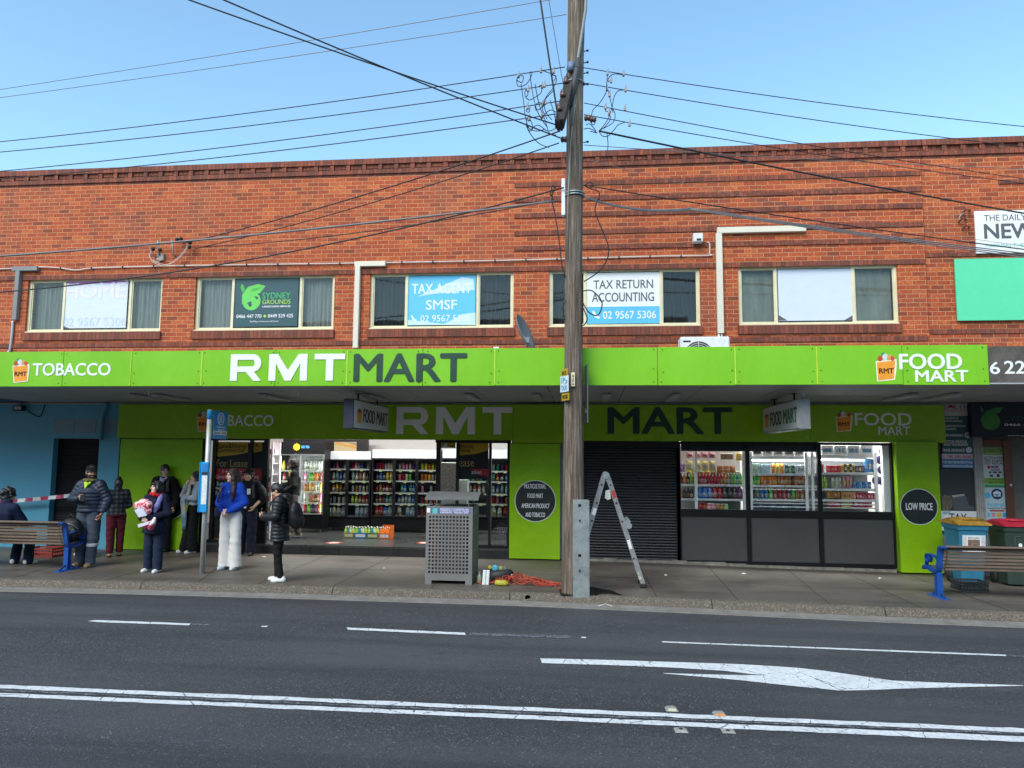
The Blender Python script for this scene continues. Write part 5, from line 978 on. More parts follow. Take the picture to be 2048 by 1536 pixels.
    for px0, px1, py0, py1, n, cols, lab in ((1640, 1648, 927, 945, 1, [('brick_red', (.5, .06, .04), (.6, .3, .2))], 'carton on the upper shelf by the pillar'), (1654, 1682, 930, 945, 4, [('scarlet', (.55, .03, .04), (.6, .1, .1))], 'packet on the upper shelf by the pillar'), (1683, 1710, 927, 945, 5, [('gold_black', (.5, .38, .08), (.05, .04, .05)), ('black_gold', (.04, .03, .05), (.6, .5, .2))], 'packet on the upper shelf by the pillar'), (1711, 1729, 930, 945, 3, [('dark_cream', (.12, .08, .13), (.7, .66, .5))], 'packet on the upper shelf by the pillar'), (1729, 1751, 917, 945, 3, [('azure', (.08, .3, .62), (.7, .72, .75))], 'box on the upper shelf by the pillar'),
            (1641, 1656, 953, 977, 2, [('lime_pouch', (.4, .58, .1), (.6, .6, .1))], 'pouch on the middle shelf by the pillar'), (1664, 1684, 955, 977, 3, [('cream_pouch', (.62, .6, .5), (.5, .6, .3))], 'pouch on the middle shelf by the pillar'), (1686, 1706, 953, 977, 3, [('rose_pouch', (.62, .3, .34), (.7, .5, .1))], 'pouch on the middle shelf by the pillar'), (1707, 1743, 963, 977, 6, [('sky_can', (.12, .42, .68), (.04, .12, .3)), ('navy_can', (.04, .12, .35), (.3, .5, .6))], 'tin on the middle shelf by the pillar'), (1654, 1682, 981, 997, 4, [('amber_bag', (.55, .3, .06), (.6, .15, .05))], 'bag on the lower shelf by the pillar'), (1683, 1712, 982, 999, 6, [('biscuit', (.5, .32, .12), (.5, .06, .05))], 'packet on the lower shelf by the pillar'), (1713, 1752, 985, 999, 7, [('crimson', (.42, .05, .10), (.6, .3, .3))], 'packet on the lower shelf by the pillar'),
            (1659, 1678, 999, 1015, 2, [('red_tub', (.6, .04, .05), (.75, .6, .5))], 'tub on the bottom rail by the pillar'), (1683, 1702, 999, 1015, 2, [('yellow_tub', (.7, .5, .08), (.1, .3, .4))], 'tub on the bottom rail by the pillar'), (1708, 1745, 1001, 1015, 4, [('magenta_tub', (.6, .05, .16), (.7, .4, .4))], 'tub on the bottom rail by the pillar')):
        pack(px0, px1, py0, py1, n, cols, 'grocery_packet', lab, .09, 'pouch' in cols[0][0] or 'bag' in cols[0][0])
    for k, (px, py) in enumerate(((1767, 902), (1761, 920), (1764, 940), (1753, 961), (1765, 962))):
        p = at(px, py, Y+.1); b = MB(); b.lathe([(0, -.04), (.07, -.03), (.085, 0), (.07, .03), (0, .04)], p, 14, 0, 'y'); one(b, 'round_bag', M('purple_bag', (.10, .07, .28), .4, var=.9, vs=25), 'round purple bag hanging by the white jamb', 'packet', 'round purple bags by the white jamb')
stock()
b = MB(); X0, X1, Z0, Z1 = rect(566, 877, 736, 906, 17.3); b.box(X0, X1, 17.3, 17.38, Z0, Z1); one(b, 'wall_board', M('board_dark', (.02, .02, .025), .4), 'dark board on the back wall above the two door black fridge', 'board')
poster((668, 884, 713, 903), 17.28, C('cream_art', (.62, .50, .28)), 'cream and orange picture on the dark board above the fridges', [('p', [(675, 884), (713, 893), (713, 898), (668, 888)], C('art_orange', (.7, .36, .08))), ('p', [(690, 884), (713, 887), (713, 891)], C('art_tan', (.36, .24, .12)))], 'wall_picture', 'picture')
# the shop's own lights: bright ceiling panels behind the header
for i, (x, y, e) in enumerate(((-6.2, 15.0, 70), (-2.8, 15.0, 70), (1.2, 15.4, 45), (4.0, 14.7, 95))):
    l = bpy.data.lights.new('shop_ceiling_light', 'AREA'); l.shape = 'RECTANGLE'; l.size = 2.4; l.size_y = .6; l.energy = e; l.color = (.97, 1, .98)
    o = bpy.data.objects.new('shop_ceiling_light', l); COL.objects.link(o); o.location = (x, y, 3.26)
# ------------------------------------------------------------------ utility pole
PB = foot(1150, 1186); PY = PB.y+.02
GALV = M('galvanised', (.30, .34, .35), .45, .5, var=.3, vs=5, bmp=.2, bs=25)
RUB = M('black_rubber', (.012, .012, .013), .7)
PORC = M('brown_porcelain', (.10, .05, .035), .25)
def pp(x, y, dy=0.): return at(x, y, PY+dy)
def utility_pole():
    m, t, b = _new('weathered_pole'); v = coords(t, (1, 1, .045)); n = noise(t, v, 38, 6, .75); n2 = noise(t, coords(t, (1, 1, .3)), 3.2, 4)
    c = ramp(t, n, [(.32, (.034, .024, .016)), (.5, (.130, .098, .072)), (.66, (.29, .24, .195))]); c = mixc(t, ramp(t, n2, [(.5, 0.), (.7, .55)]), c, (.10, .075, .055))
    t.links.new(c, b.inputs['Base Color']); b.inputs['Roughness'].default_value = .9; bump(t, b, n, .9, .012)
    T = thing('utility_pole', 'tall weathered grey timber power pole standing at the kerb in front of the shop', 'power pole', (PB.x, PY, 0))
    prof = []
    for y in (1190, 1120, 1000, 900, 800, 700, 600, 500, 400, 300, 200, 100, 0, -120, -260):
        e0 = {1190: 1122, 1120: 1122.5, 1000: 1124, 900: 1126, 800: 1127.5, 700: 1128.5, 600: 1129, 500: 1130, 400: 1131, 300: 1132, 200: 1133, 100: 1134, 0: 1135, -120: 1136, -260: 1138}[y]
        e1 = {1190: 1170, 1120: 1169.5, 1000: 1169, 900: 1167.5, 800: 1166.5, 700: 1166, 600: 1165.5, 500: 1165.5, 400: 1166.5, 300: 1166.5, 200: 1167, 100: 1168.5, 0: 1172, -120: 1173, -260: 1175}[y]
        a, c = pp(e0, y), pp(e1, y); prof.append((Vector(((a.x+c.x)/2, PY, (a.z+c.z)/2)), abs(c.x-a.x)/2*.97))
    b = MB(); n = 40; V = []
    rows = []
    for i in range(len(prof)-1):
        for k in range(6): rows.append((prof[i][0].lerp(prof[i+1][0], k/6), prof[i][1]+(prof[i+1][1]-prof[i][1])*k/6))
    rows.append(prof[-1]); gr = [rnd.uniform(-.012, .006) for _ in range(n)]
    for i, (c, r) in enumerate(rows):
        for k in range(n): a = 2*PI*k/n; rr = r*(1+gr[k]*1.6+.012*math.sin(3*a+i*.11)+rnd.uniform(-.006, .006)); V.append((c.x+rr*math.cos(a), c.y+rr*math.sin(a), c.z))
    b.add(V, [(i*n+k, i*n+(k+1) % n, (i+1)*n+(k+1) % n, (i+1)*n+k) for i in range(len(rows)-1) for k in range(n)], 0, True); b.f.append(tuple(len(V)-n+k for k in range(n))); b.mi.append(0); b.sm.append(False)
    b.build('pole_shaft', m, T)
    front = lambda x, y: pp(x, y, -.155)
    # steel reinforcing stake bolted to its side, folded channel with four holes
    X0, X1 = pp(1146, 1090, -.19).x, pp(1181, 1090, -.19).x; Z1 = pp(1163, 999, -.19).z; y = PY-.19
    b = MB(); zc = [pp(1156, q, -.19).z for q in (1011, 1041, 1111, 1141)]; hx = X0+.095; h = .020
    b.holes(X0, X0+.215, -.3, Z1, [(hx-h, hx+h, q-h, q+h) for q in zc], y, y+.009)
    b.box(X0-.002, X0+.007, y+.0095, y+.12, -.3, Z1-.01); b.bar([(X0+.215, y+.004, -.3), (X0+.215, y+.004, Z1-.005)], .02, .02, (1, 0, 0)); b.box(X0+.22, X0+.232, y+.0, y+.15, -.3, Z1-.015)
    b.build('steel_stake', GALV, T)
    b = MB()
    for q in (zc[1], zc[3]): b.lathe([(.034, -.004), (.034, .0)], (hx, y, q), 16, 0, 'y'); b.lathe([(.015, -.016), (.015, -.004)], (hx, y, q), 6, 1, 'y')
    b.build('stake_bolt', [GALV, RUB], T)
    # timber crossarm seen nearly end on, running out towards the road
    wood = M('arm_timber', (.035, .03, .026), .9, var=.5, stretch=(1, .1, 1), vs=12)
    a, c = pp(1141, 140, -.16), pp(1126, 252, -.95); a2 = at(1147, 147, PY+.75)
    b = MB(); d = Vector((a.x-.02, PY-.1, 0)); zc_ = pp(1140, 196, -.3).z
    b.bar([at(1143, 150, PY+.1), at(1119, 248, PY-.7)], .13, .15, (1, 0, 0)); arm = b.build('crossarm', wood, T)
    ends = []
    for k in range(4):
        q = at(1143, 150, PY+.1).lerp(at(1119, 248, PY-.7), (k+.3)/3.6)+Vector((-.02, 0, .07)); ends.append(q)
        b = MB(); b.lathe([(.012, 0), (.012, .06), (.04, .06), (.045, .10), (.03, .115), (.04, .13), (.03, .165), (0, .17)], q, 12); b.build('insulator', PORC, T)
    # grey conduit leaning up the side, clamps, white cover, climbing pegs
    b = MB(); b.tube([front(1143, 250), front(1149, 180), front(1157, 110), front(1171, 20), front(1174, -60), front(1178, -250)], .024, 10); b.build('conduit', M('conduit_grey', (.20, .205, .21), .5), T)
    b = MB(); b.tube([front(1140, 215), front(1150, 160), front(1157, 118)], .05, 10); b.build('cable_sheath', M('sheath_dark', (.05, .05, .055), .6), T)
    b = MB(); b.tube([front(1150, 210), front(1142, 280), front(1138, 360), front(1136, 395), front(1133, 520)], .008, 6); b.build('earth_wire', M('wire_grey', (.25, .25, .24), .5), T)
    X0, X1, Z0, Z1 = rect(1123, 358, 1131, 432, PY-.02); b = MB(); b.box(X0, X1, PY-.06, PY+.04, Z0, Z1, 0, .01); b.build('cover_strip', WHITE, T)
    for y_ in (103, 126, 147, 170, 285):
        p = pp(1167, y_); b = MB(); b.tube([p, p+Vector((.055, -.02, 0))], .009, 6); b.tube([p+Vector((.05, -.018, 0)), p+Vector((.075, -.024, 0))], .018, 8); b.build('climbing_peg', RUB, T)
    for y_ in (168, 388, 393):
        p = pp(1149, y_); r = abs(pp(1168, y_).x-pp(1131, y_).x)/2*1.04; b = MB(); b.tube([(p.x+r*math.cos(k*PI/10), PY+r*math.sin(k*PI/10), p.z) for k in range(20)], .014, 6, closed=True); b.build('clamp_band', GALV, T)
    b = MB(); p = front(1142, 134); b.lathe([(.05, -.07), (.05, .07)], p, 14); b.build('blue_collar', M('collar_blue', (.12, .17, .28), .5), T)
    # number plates fixed to the shaft
    q0, q1 = rect(1142, 745, 1150, 773, PY-.175)[:2], rect(1142, 745, 1150, 773, PY-.175)[2:]
    b = MB(); b.box(q0[0], q0[1], PY-.186, PY-.15, q1[0], q1[1], 0, .004); pl = b.build('pole_plate', M('plate_cream', (.72, .62, .42), .5), T)
    for k, ch in enumerate('5274'): X0, X1, Z0, Z1 = rect(1144, 750+k*5.4, 1148, 754+k*5.4, PY-.187); letters(ch, X0, X1, Z0, Z1, PY-.187, BLACK, pl, th=.002, wgt=.02)
    # loops of jumper wire between the lines on both sides of the shaft
    thin = M('wire_dark', (.02, .02, .022), .5)
    LOOPS = [[(1037, 152), (1046, 152), (1044, 165), (1034, 160), (1037, 152)], [(1042, 168), (1048, 210), (1050, 230), (1058, 256), (1075, 262), (1090, 258)], [(1060, 146), (1062, 165), (1068, 200), (1078, 230), (1095, 255)], [(1033, 160), (1036, 172), (1050, 170), (1060, 158), (1064, 145), (1060, 144)], [(1052, 178), (1056, 188), (1051, 194), (1050, 184), (1053, 178)], [(1052, 195), (1060, 200), (1074, 192), (1082, 185), (1084, 172), (1078, 172)], [(1082, 140), (1096, 145), (1108, 150), (1113, 160), (1107, 175), (1095, 190), (1088, 205), (1092, 225), (1104, 240)], [(1108, 180), (1098, 190), (1090, 200), (1085, 218), (1094, 238)], [(1055, 215), (1053, 222), (1058, 224), (1060, 214)], [(1071, 220), (1080, 218), (1086, 210), (1078, 205), (1070, 212), (1074, 222)], [(1055, 235), (1053, 250), (1062, 258), (1076, 250), (1095, 262), (1110, 258)], [(1070, 168), (1074, 190), (1080, 215), (1090, 240), (1098, 265), (1112, 270)], [(1055, 258), (1066, 275), (1080, 288), (1098, 295)], [(1101, 150), (1112, 152), (1108, 162)], [(1060, 238), (1066, 255), (1060, 262), (1053, 252), (1054, 238)], [(1100, 200), (1108, 225), (1112, 245), (1118, 256)], [(1082, 236), (1100, 220), (1115, 225), (1120, 215)]]
    RLOOPS = [[(1215, 148), (1213, 172), (1212, 185), (1200, 205), (1186, 220), (1183, 235)], [(1247, 150), (1228, 148), (1218, 155), (1216, 163), (1222, 160)], [(1250, 180), (1236, 182), (1228, 195), (1224, 215), (1215, 240), (1200, 260)], [(1211, 215), (1211, 222), (1218, 225), (1220, 240), (1208, 255), (1198, 262)], [(1224, 215), (1230, 228), (1226, 245), (1205, 258)], [(1249, 245), (1236, 250), (1228, 260), (1216, 272), (1205, 272), (1198, 263)], [(1172, 250), (1180, 248), (1192, 262)], [(1168, 258), (1180, 257), (1194, 266), (1180, 262)], [(1214, 268), (1216, 290), (1213, 310), (1205, 318)], [(1186, 240), (1190, 246), (1186, 250), (1182, 244), (1186, 238)], [(1216, 180), (1222, 205), (1226, 225)]]
    for k, lp in enumerate(LOOPS+RLOOPS):
        b = MB(); dy = -.55 if k < len(LOOPS) else -.25
        b.tube(smooth_path([at(x, y, PY+dy+.12*math.sin(i+k)) for i, (x, y) in enumerate(lp)]), .0065, 5); b.build('jumper_wire', thin, T)
    con = M('connector_grey', (.28, .26, .25), .5)
    for x, y in ((1037, 150), (1082, 140), (1107, 141), (1056, 178), (1084, 171), (1089, 169), (1055, 213), (1085, 207), (1090, 204), (1058, 236), (1084, 231), (1215, 145), (1247, 147), (1214, 176), (1251, 178), (1211, 213), (1250, 216), (1259, 247), (1222, 160), (1219, 188), (1218, 225)):
        b = MB(); p = at(x, y, PY-(.5 if x < 1150 else .25)); b.box(p.x-.018, p.x+.018, p.y-.02, p.y+.02, p.z-.045, p.z+.015, 0, .006); b.tube([p+Vector((0, 0, .01)), p+Vector((.008, 0, .06))], .008, 5); b.build('wire_connector', con, T)
    for x, y in ((1186, 239), (1118, 246), (1128, 279), (1120, 256), (1175, 236)):
        b = MB(); b.lathe([(.02, -.05), (.045, -.035), (.045, -.01), (.03, 0), (.045, .01), (.045, .035), (.02, .05)], at(x, y, PY-.3), 12, 0, 'x'); b.build('strain_insulator', PORC, T)
    for lp, dy in (([(1106, 372), (1110, 378), (1106, 385), (1101, 392), (1104, 372), (1112, 375)], -.2), ([(1106, 378), (1104, 400), (1110, 430), (1118, 480), (1124, 530), (1131, 555)], -.1), ([(1168, 372), (1178, 365), (1186, 368), (1180, 376), (1170, 372), (1184, 378), (1198, 384), (1198, 400)], -.2), ([(1196, 398), (1190, 420), (1200, 450), (1216, 490), (1214, 520), (1195, 545), (1168, 563)], -.2), ([(1166, 582), (1185, 582), (1204, 605), (1196, 630), (1178, 625), (1166, 606)], -.2), ([(1166, 615), (1174, 635), (1172, 645), (1165, 652)], -.2), ([(1131, 600), (1126, 615), (1129, 640)], -.1)):
        b = MB(); b.tube(smooth_path([pp(x, y, dy) for x, y in lp]), .009, 6); b.build('hanging_cable', RUB, T)
    return T
POLE = utility_pole()
def pole_signs():
    """parking plates strapped square to the footpath, seen nearly edge on"""
    def plate(px, y0, y1, side, lab, mat, marks, yy, ln, name='parking_sign'):
        p0, p1 = at(px, y0, PY+yy), at(px, y1, PY+yy); z0, z1 = p1.z, p0.z
        T = thing(name, lab, 'sign', (p0.x, PY+yy, z0), side); WL[T.name] = Vector((0, 0, 0)); H = z1-z0
        b = MB(); b.box(-ln/2, ln/2, -.004, .004, 0, H); b.build('plate', mat, T)
        for txt, u0, u1, v0, v1, mt in marks: letters(txt, -ln/2+u0*ln, -ln/2+u1*ln, H*v0, H*v1, -.0045, mt, T, th=.002, wgt=.02)
    yel = M('sign_yellow', (.42, .27, .02), .5); wh = M('sign_paleblue', (.55, .66, .74), .5); tl = C('signteal', (.08, .22, .30))
    a = -PI*.33
    plate(1129, 738, 753, a, 'small yellow plate topmost of the three on the pole', yel, [('BUS', .2, .8, .2, .7, BLACK)], -.17, .20)
    plate(1129, 752, 784, a, 'pale blue parking plate with a dark arrow, middle of the three on the pole', wh, [('1P', .15, .55, .55, .9, tl), ('>', .6, .9, .45, .8, tl), ('TAXI', .15, .8, .1, .4, tl)], -.172, .24)
    plate(1131, 786, 801, a, 'small yellow WORK plate lowest of the three on the pole', yel, [('WORK', .12, .88, .2, .75, BLACK)], -.17, .22)
    p0, p1 = at(1171, 727, PY-.05), at(1173, 846, PY-.05)
    b = MB(); b.box(-.008, .008, -.2, .2, 0, p0.z-p1.z, 0, .004); T = thing('parking_sign', 'tall dark board strapped to the far side of the pole, seen edge on', 'sign', (p1.x-.0, PY+.12, p1.z), .10); WL[T.name] = Vector((0, 0, 0)); b.build('plate', M('edge_grey', (.09, .095, .10), .5), T)
    b = MB(); b.box(-.02, -.0085, -.05, .05, .15, .22); b.build('bracket', GALV, T)
pole_signs()
# ------------------------------------------------------------------ overhead cables: each one runs to somewhere real beyond the frame
CAB = M('cable_dark', (.016, .016, .018), .55); CABG = M('cable_grey', (.16, .16, .165), .5)
def cable(p, q, drop, r, lab, mat=CAB, group=None):
    b = MB(); b.tube(sag(p, q, drop, 40), r, 6); return one(b, 'overhead_cable', mat, lab, 'cable', group)
def far(x, y, z): d = ray(x, y); return CP+d*((z-EYE)/d.z)
gL, gR, gT = 'mains wires running along the street to the west', 'mains wires running along the street to the east', 'thin high wires crossing the sky'
nth = ('highest', 'second', 'third', 'lowest')
for k, (a, e) in enumerate((((1130, 134), (-260, 307)), ((1128, 166), (-260, 325)), ((1122, 202), (-260, 364)), ((1112, 228), (-260, 377)))):
    A = at(*a, PY-.3+.0*k); E = far(*e, A.z-.25); cable(A, E, .12, .0085, '%s of four dark wires going off over the TOBACCO end of the roof' % nth[k], CAB, gL)
for k, (a, e) in enumerate((((1146, 132), (2300, 276)), ((1150, 163), (2300, 320)), ((1168, 206), (2300, 390)), ((1168, 229), (2300, 395)))):
    A = at(*a, PY-.3); E = far(*e, A.z-.35); cable(A, E, .10, .0075, '%s of four dark wires going off over the FOOD MART end of the roof' % nth[k], CAB, gR)
# heavy service wires from behind the photographer
for k, (a, e) in enumerate((((1126, 254), (395, 0)), ((1126, 278), (462, 0)))):
    A = at(*a, PY-.35); E = far(*e, A.z+.9); d = (E-A); E2 = E+d*.35; cable(A, E2, .05, .011, ('thick twisted wire slanting from the sky down to the crossarm end', 'thick twisted wire slanting from the sky down to the pole under the crossarm')[k])
A = at(1118, 248, PY-.9); E = far(1081, 0, A.z+1.6); cable(A, A+(E-A)*1.3, .02, .012, 'black cable dropping steeply from the top of the sky to the crossarm')
A = at(1127, 172, PY-.2); E = far(1098, 0, A.z+2.2); cable(A, A+(E-A)*1.3, .02, .005, 'thin pale wire dropping steeply beside the pole')
for k, (a, e) in enumerate((((1075, 3), (-260, 217)), ((1133, 29), (-260, 229)))):
    A = at(*a, PY-.1); E = far(*e, A.z-.5); A2 = A+(A-E)*.0; cable(A if k else A+(A-E)*.04, E, .05, .006, ('higher', 'lower')[k]+' thin grey wire crossing the open sky', CABG, gT)
# services to the building
def drop_cable(p, q, Yq, drop, r, lab, mat=CAB, dy=-.2, Yp=None): return cable(at(*p, Yp or PY+dy), at(*q, Yq), drop, r, lab, mat)
drop_cable((1120, 262), (366, 487), WALL-.12, .10, .012, 'thick black service wire ending at the wall bracket over the second window')
drop_cable((1118, 286), (392, 497), WALL-.12, .10, .010, 'thinner black service wire ending beside the wall bracket')
A = at(1110, 402, PY-.1); cable(A, far(-300, 531, A.z-1.0), .10, .016, 'grey bundled phone cable sagging towards the left end of the wall', CABG)
A = at(1128, 375, PY-.1); E = at(-200, 595, 12.2); cable(A, E, .35, .013, 'black cable sagging across the first window of the wall')
A = at(1108, 400, PY-.1); cable(A, at(400, 494, WALL-.15), .12, .009, 'black cable running just under the grey bundle to the wall bracket')
A = at(1198, 262, PY-.25); E = far(2350, 475, A.z-.5); cable(A, E, .08, .016, 'thick black service cable leaving the pole below the four wires')
A = at(1178, 372, PY-.1); E = at(2350, 535, 12.9); cable(A, E, .06, .010, 'thin black cable crossing above the cream wall duct')
for k in range(3):
    A = at(1172, 394+k, PY-.1); B_ = at(1380, 416+k*1.5, 11.6); cable(A, B_, .10, .010, ('upper', 'middle', 'lower')[k]+' grey cable looping from the pole to the joint above the camera box', CABG); cable(B_, at(2350, 540+k*5, 13.0), .05, .010, ('upper', 'middle', 'lower')[k]+' grey cable running from the joint past the white board', CABG)
A = at(1170, 318, PY-.1); cable(A, at(2300, 520, WALL-.3), .2, .004, 'hair thin wire slanting down over the decorative brick bands', CABG)
A = at(1168, 290, PY); cable(A, far(2300, 345, A.z+.6), .06, .006, 'thin wire rising slightly across the parapet on the right', CABG)

# ------------------------------------------------------------------ fittings on the wall
def wallbits():
    Y = WALL-.06
    def duct(pts, w_, lab, mat, d=.09):
        P = [at(x, y, WALL-.001) for x, y in pts]; b = MB(); hw = w_/2
        for i in range(len(P)-1):
            p, q = P[i], P[i+1]
            if abs(p.x-q.x) > abs(p.z-q.z): b.box(p.x-hw if i else p.x, q.x+(hw if i == 0 and len(P) > 2 else 0), WALL-d, WALL-.001, p.z-hw, p.z+hw, 0, .006)
            else: b.box(p.x-hw, p.x+hw, WALL-d-.003, WALL-.0005, min(p.z, q.z), max(p.z, q.z)+(hw*0 if i else 0), 0, .006)
        return one(b, 'cable_duct', mat, lab, 'duct')
    cr = M('duct_cream', (.68, .62, .50), .5, var=.06)
    duct([(34, 641), (38, 543)], .10, 'grey upright wall duct beside the first window', M('duct_grey', (.20, .20, .195), .5)); duct([(29, 539.5), (80, 539.5)], .095, 'short grey duct over the corner of the first window', MATS['duct_grey'])
    duct([(713, 697), (717, 534)], .105, 'tall cream upright duct between the second and third windows', cr); duct([(711.5, 530), (773, 530)], .10, 'short cream duct at the head of the upright between windows', cr)
    duct([(1440.5, 668), (1439, 469)], .115, 'long cream upright duct above the air conditioner', cr); duct([(1433, 463), (1610, 462)], .115, 'long level cream duct over the last window', cr)
    b = MB(); b.tube(smooth_path([at(x, y, WALL-.03) for x, y in ((26, 642), (24, 670), (20, 700), (16, 704))]), .026, 8); one(b, 'flexible_pipe', M('foil_pipe', (.45, .46, .48), .35, .5), 'silver flexible pipe falling from the grey duct', 'pipe')
    b = MB(); pts = [(-60, 540), (20, 537), (45, 534), (110, 535), (150, 540), (190, 536), (300, 533), (360, 531.5), (700, 526.5), (1000, 521), (1300, 513), (1415, 511), (1419, 507), (1419, 488), (1414, 484)]
    b.tube(smooth_path([at(x, y, WALL-.035) for x, y in pts], 8), .014, 8)
    for px in list(range(60, 1400, 62)): 
        y = float(np.interp(px, [p[0] for p in pts[:11]], [p[1] for p in pts[:11]])); q = at(px, y, WALL-.03); b.box(q.x-.012, q.x+.012, WALL-.055, WALL-.001, q.z-.022, q.z+.022, 1)
    one(b, 'wall_conduit', [M('conduit_pink', (.62, .50, .45), .5), RUB], 'thin pale conduit clipped along the wall over the windows', 'conduit')
    # camera box
    p = at(1395, 478, WALL-.1); T = thing('sensor_box', 'small white sensor box fixed to the brick near the cream duct', 'sensor', p)
    b = MB(); b.box(p.x-.09, p.x+.09, WALL-.20, WALL-.04, p.z-.08, p.z+.09, 0, .012); b.build('housing', M('box_white', (.66, .66, .63), .5), T)
    b = MB(); b.box(p.x-.03, p.x+.05, WALL-.206, WALL-.2005, p.z-.06, p.z-.02); b.build('lens', RUB, T); b = MB(); b.box(p.x-.04, p.x+.04, WALL-.0395, WALL-.001, p.z-.03, p.z+.03); b.build('mount', MATS['box_white'], T)
    # service bracket with insulators and looped tails
    c = at(328, 510, WALL-.1); T = thing('service_bracket', 'tangled wire bracket with black insulators on the brick over the first windows', 'bracket', (c.x, WALL, c.z))
    b = MB(); p, q = at(303, 487, WALL-.2), at(384, 478, WALL-.2); b.tube([(p.x, WALL-.14, p.z), (q.x, WALL-.14, q.z)], .014, 8); 
    for px in (322, 350): r_ = at(px, 512, WALL); b.tube([(r_.x, WALL-.14, at(px, 485).z), (r_.x, WALL-.06, r_.z), (r_.x, WALL, r_.z)], .016, 8)
    b.build('bracket_arm', GALV, T)
    for px, py in ((354, 479), (362, 478), (380, 485), (379, 494), (306, 498), (320, 500)): b = MB(); b.lathe([(.02, -.035), (.04, -.02), (.04, .02), (.02, .035)], at(px, py, WALL-.15), 10, 0, 'x'); b.build('insulator', RUB, T)
    b = MB(); p = at(322, 514, WALL); b.box(p.x-.07, p.x+.09, WALL-.05, WALL-.001, p.z-.09, p.z+.06, 0, .01); b.build('plate', M('dull_plate', (.30, .29, .27), .6, .3), T)
    wp = M('wire_pink', (.55, .42, .36), .5)
    for lp in ([(378, 486), (372, 500), (358, 516), (340, 528), (322, 528), (306, 520)], [(376, 488), (366, 504), (350, 520), (330, 531), (310, 526), (299, 512), (303, 500)], [(374, 490), (362, 508), (345, 518)], [(306, 500), (300, 512), (306, 524), (316, 524), (326, 516)], [(320, 502), (318, 512), (308, 516)]):
        b = MB(); b.tube(smooth_path([at(x, y, WALL-.13) for x, y in lp]), .0075, 5); b.build('wire_tail', wp if len(lp) > 3 else RUB, T)
    # rusty hooks of an old service on the neighbour wall
    c = at(1930, 430, WALL); T = thing('service_bracket', 'three small rusty hooks with a loose white wire beside the white board', 'bracket', (c.x, WALL, c.z)); rust = M('rust', (.10, .04, .025), .8, var=.5)
    for px, py in ((1934, 422), (1926, 440), (1933, 455)): p = at(px, py, WALL-.05); b = MB(); b.tube(smooth_path([p+Vector((-.05, .06, -.02)), p+Vector((-.02, -.02, .02)), p+Vector((.04, -.03, 0)), p+Vector((.07, .06, .02))]), .016, 6); b.build('hook', rust, T)
    b = MB(); b.tube(smooth_path([at(x, y, WALL-.02) for x, y in ((1932, 423), (1922, 430), (1918, 438), (1926, 442))]), .006, 5); b.build('loose_wire', wp, T)
    # satellite dish behind the fascia, camera on a stalk, air conditioner
    c = at(1042, 668, 12.6); T = thing('satellite_dish', 'grey satellite dish seen edge on above the green fascia', 'satellite dish', c, 0); WL[T.name] = Vector((0, 0, 0))
    b = MB(); R = .34; b.lathe([(R*k/8, .10*(k/8)**2) for k in range(9)]+[(R*k/8, .10*(k/8)**2-.012) for k in range(8, -1, -1)], (0, 0, 0), 28, 0, 'x'); do = b.build('dish', M('dish_grey', (.16, .165, .17), .55), T, True); do.rotation_euler = (0, math.radians(-22), math.radians(-14))
    b = MB(); b.tube([(.02, 0, -.02), (.1, .02, -.14), (.1, .05, -.42)], .02, 8); b.box(.06, .15, -.03, .05, -.16, -.06); b.build('mount', GALV, T, True)
    b = MB(); b.tube([(.0, -.02, -.30), (-.25, -.05, -.32), (-.40, -.06, -.27)], .008, 6); b.box(-.48, -.38, -.1, -.03, -.29, -.24, 0, .01); b.build('receiver', WHITE, T, True)
    b = MB(); Y = 12.9; X0, X1, Z0, Z1 = rect(1361, 673, 1460, 745, Y); T = thing('air_conditioner', 'white outdoor air conditioner unit standing on the awning', 'air conditioner', ((X0+X1)/2, Y, Z0)); b.box(X0, X1, Y, Y+.32, Z0, Z1, 0, .02); b.build('case', M('ac_white', (.72, .72, .70), .5), T)
    cx, cz, R = X0+(X1-X0)*.37, (Z0+Z1)/2-.02, min((X1-X0)*.3, (Z1-Z0)*.42); b = MB(); b.lathe([(0, -.002), (R, -.002), (R, -.0005)], (cx, Y, cz), 32, 0, 'y'); b.build('fan_opening', M('fan_dark', (.07, .07, .07), .6), T)
    b = MB()
    for k in range(7): b.tube([(cx+R*(k+1)/7*math.cos(a*PI/16), Y-.012, cz+R*(k+1)/7*math.sin(a*PI/16)) for a in range(32)], .0035, 4, closed=True)
    for k in range(8): b.tube([(cx, Y-.012, cz), (cx+R*math.cos(k*PI/4), Y-.012, cz+R*math.sin(k*PI/4))], .004, 4)
    b.build('fan_grille', MATS['ac_white'], T); b = MB(); b.box(X0+.05, X0+.18, Y-.002, Y-.0003, Z1-.10, Z1-.07); b.build('badge', BLACK, T)
    b = MB(); p = at(1440, 669, WALL-.05); b.tube([(p.x-.02, WALL-.05, p.z+.05), (p.x-.02, WALL-.05, Z1-.05), (p.x-.02, Y+.321, Z1-.15)], .02, 8); b.tube([(p.x+.03, WALL-.05, p.z+.05), (p.x+.03, WALL-.05, Z1-.05), (p.x+.03, Y+.321, Z1-.2)], .015, 8); b.build('pipe', WHITE, T)
wallbits()

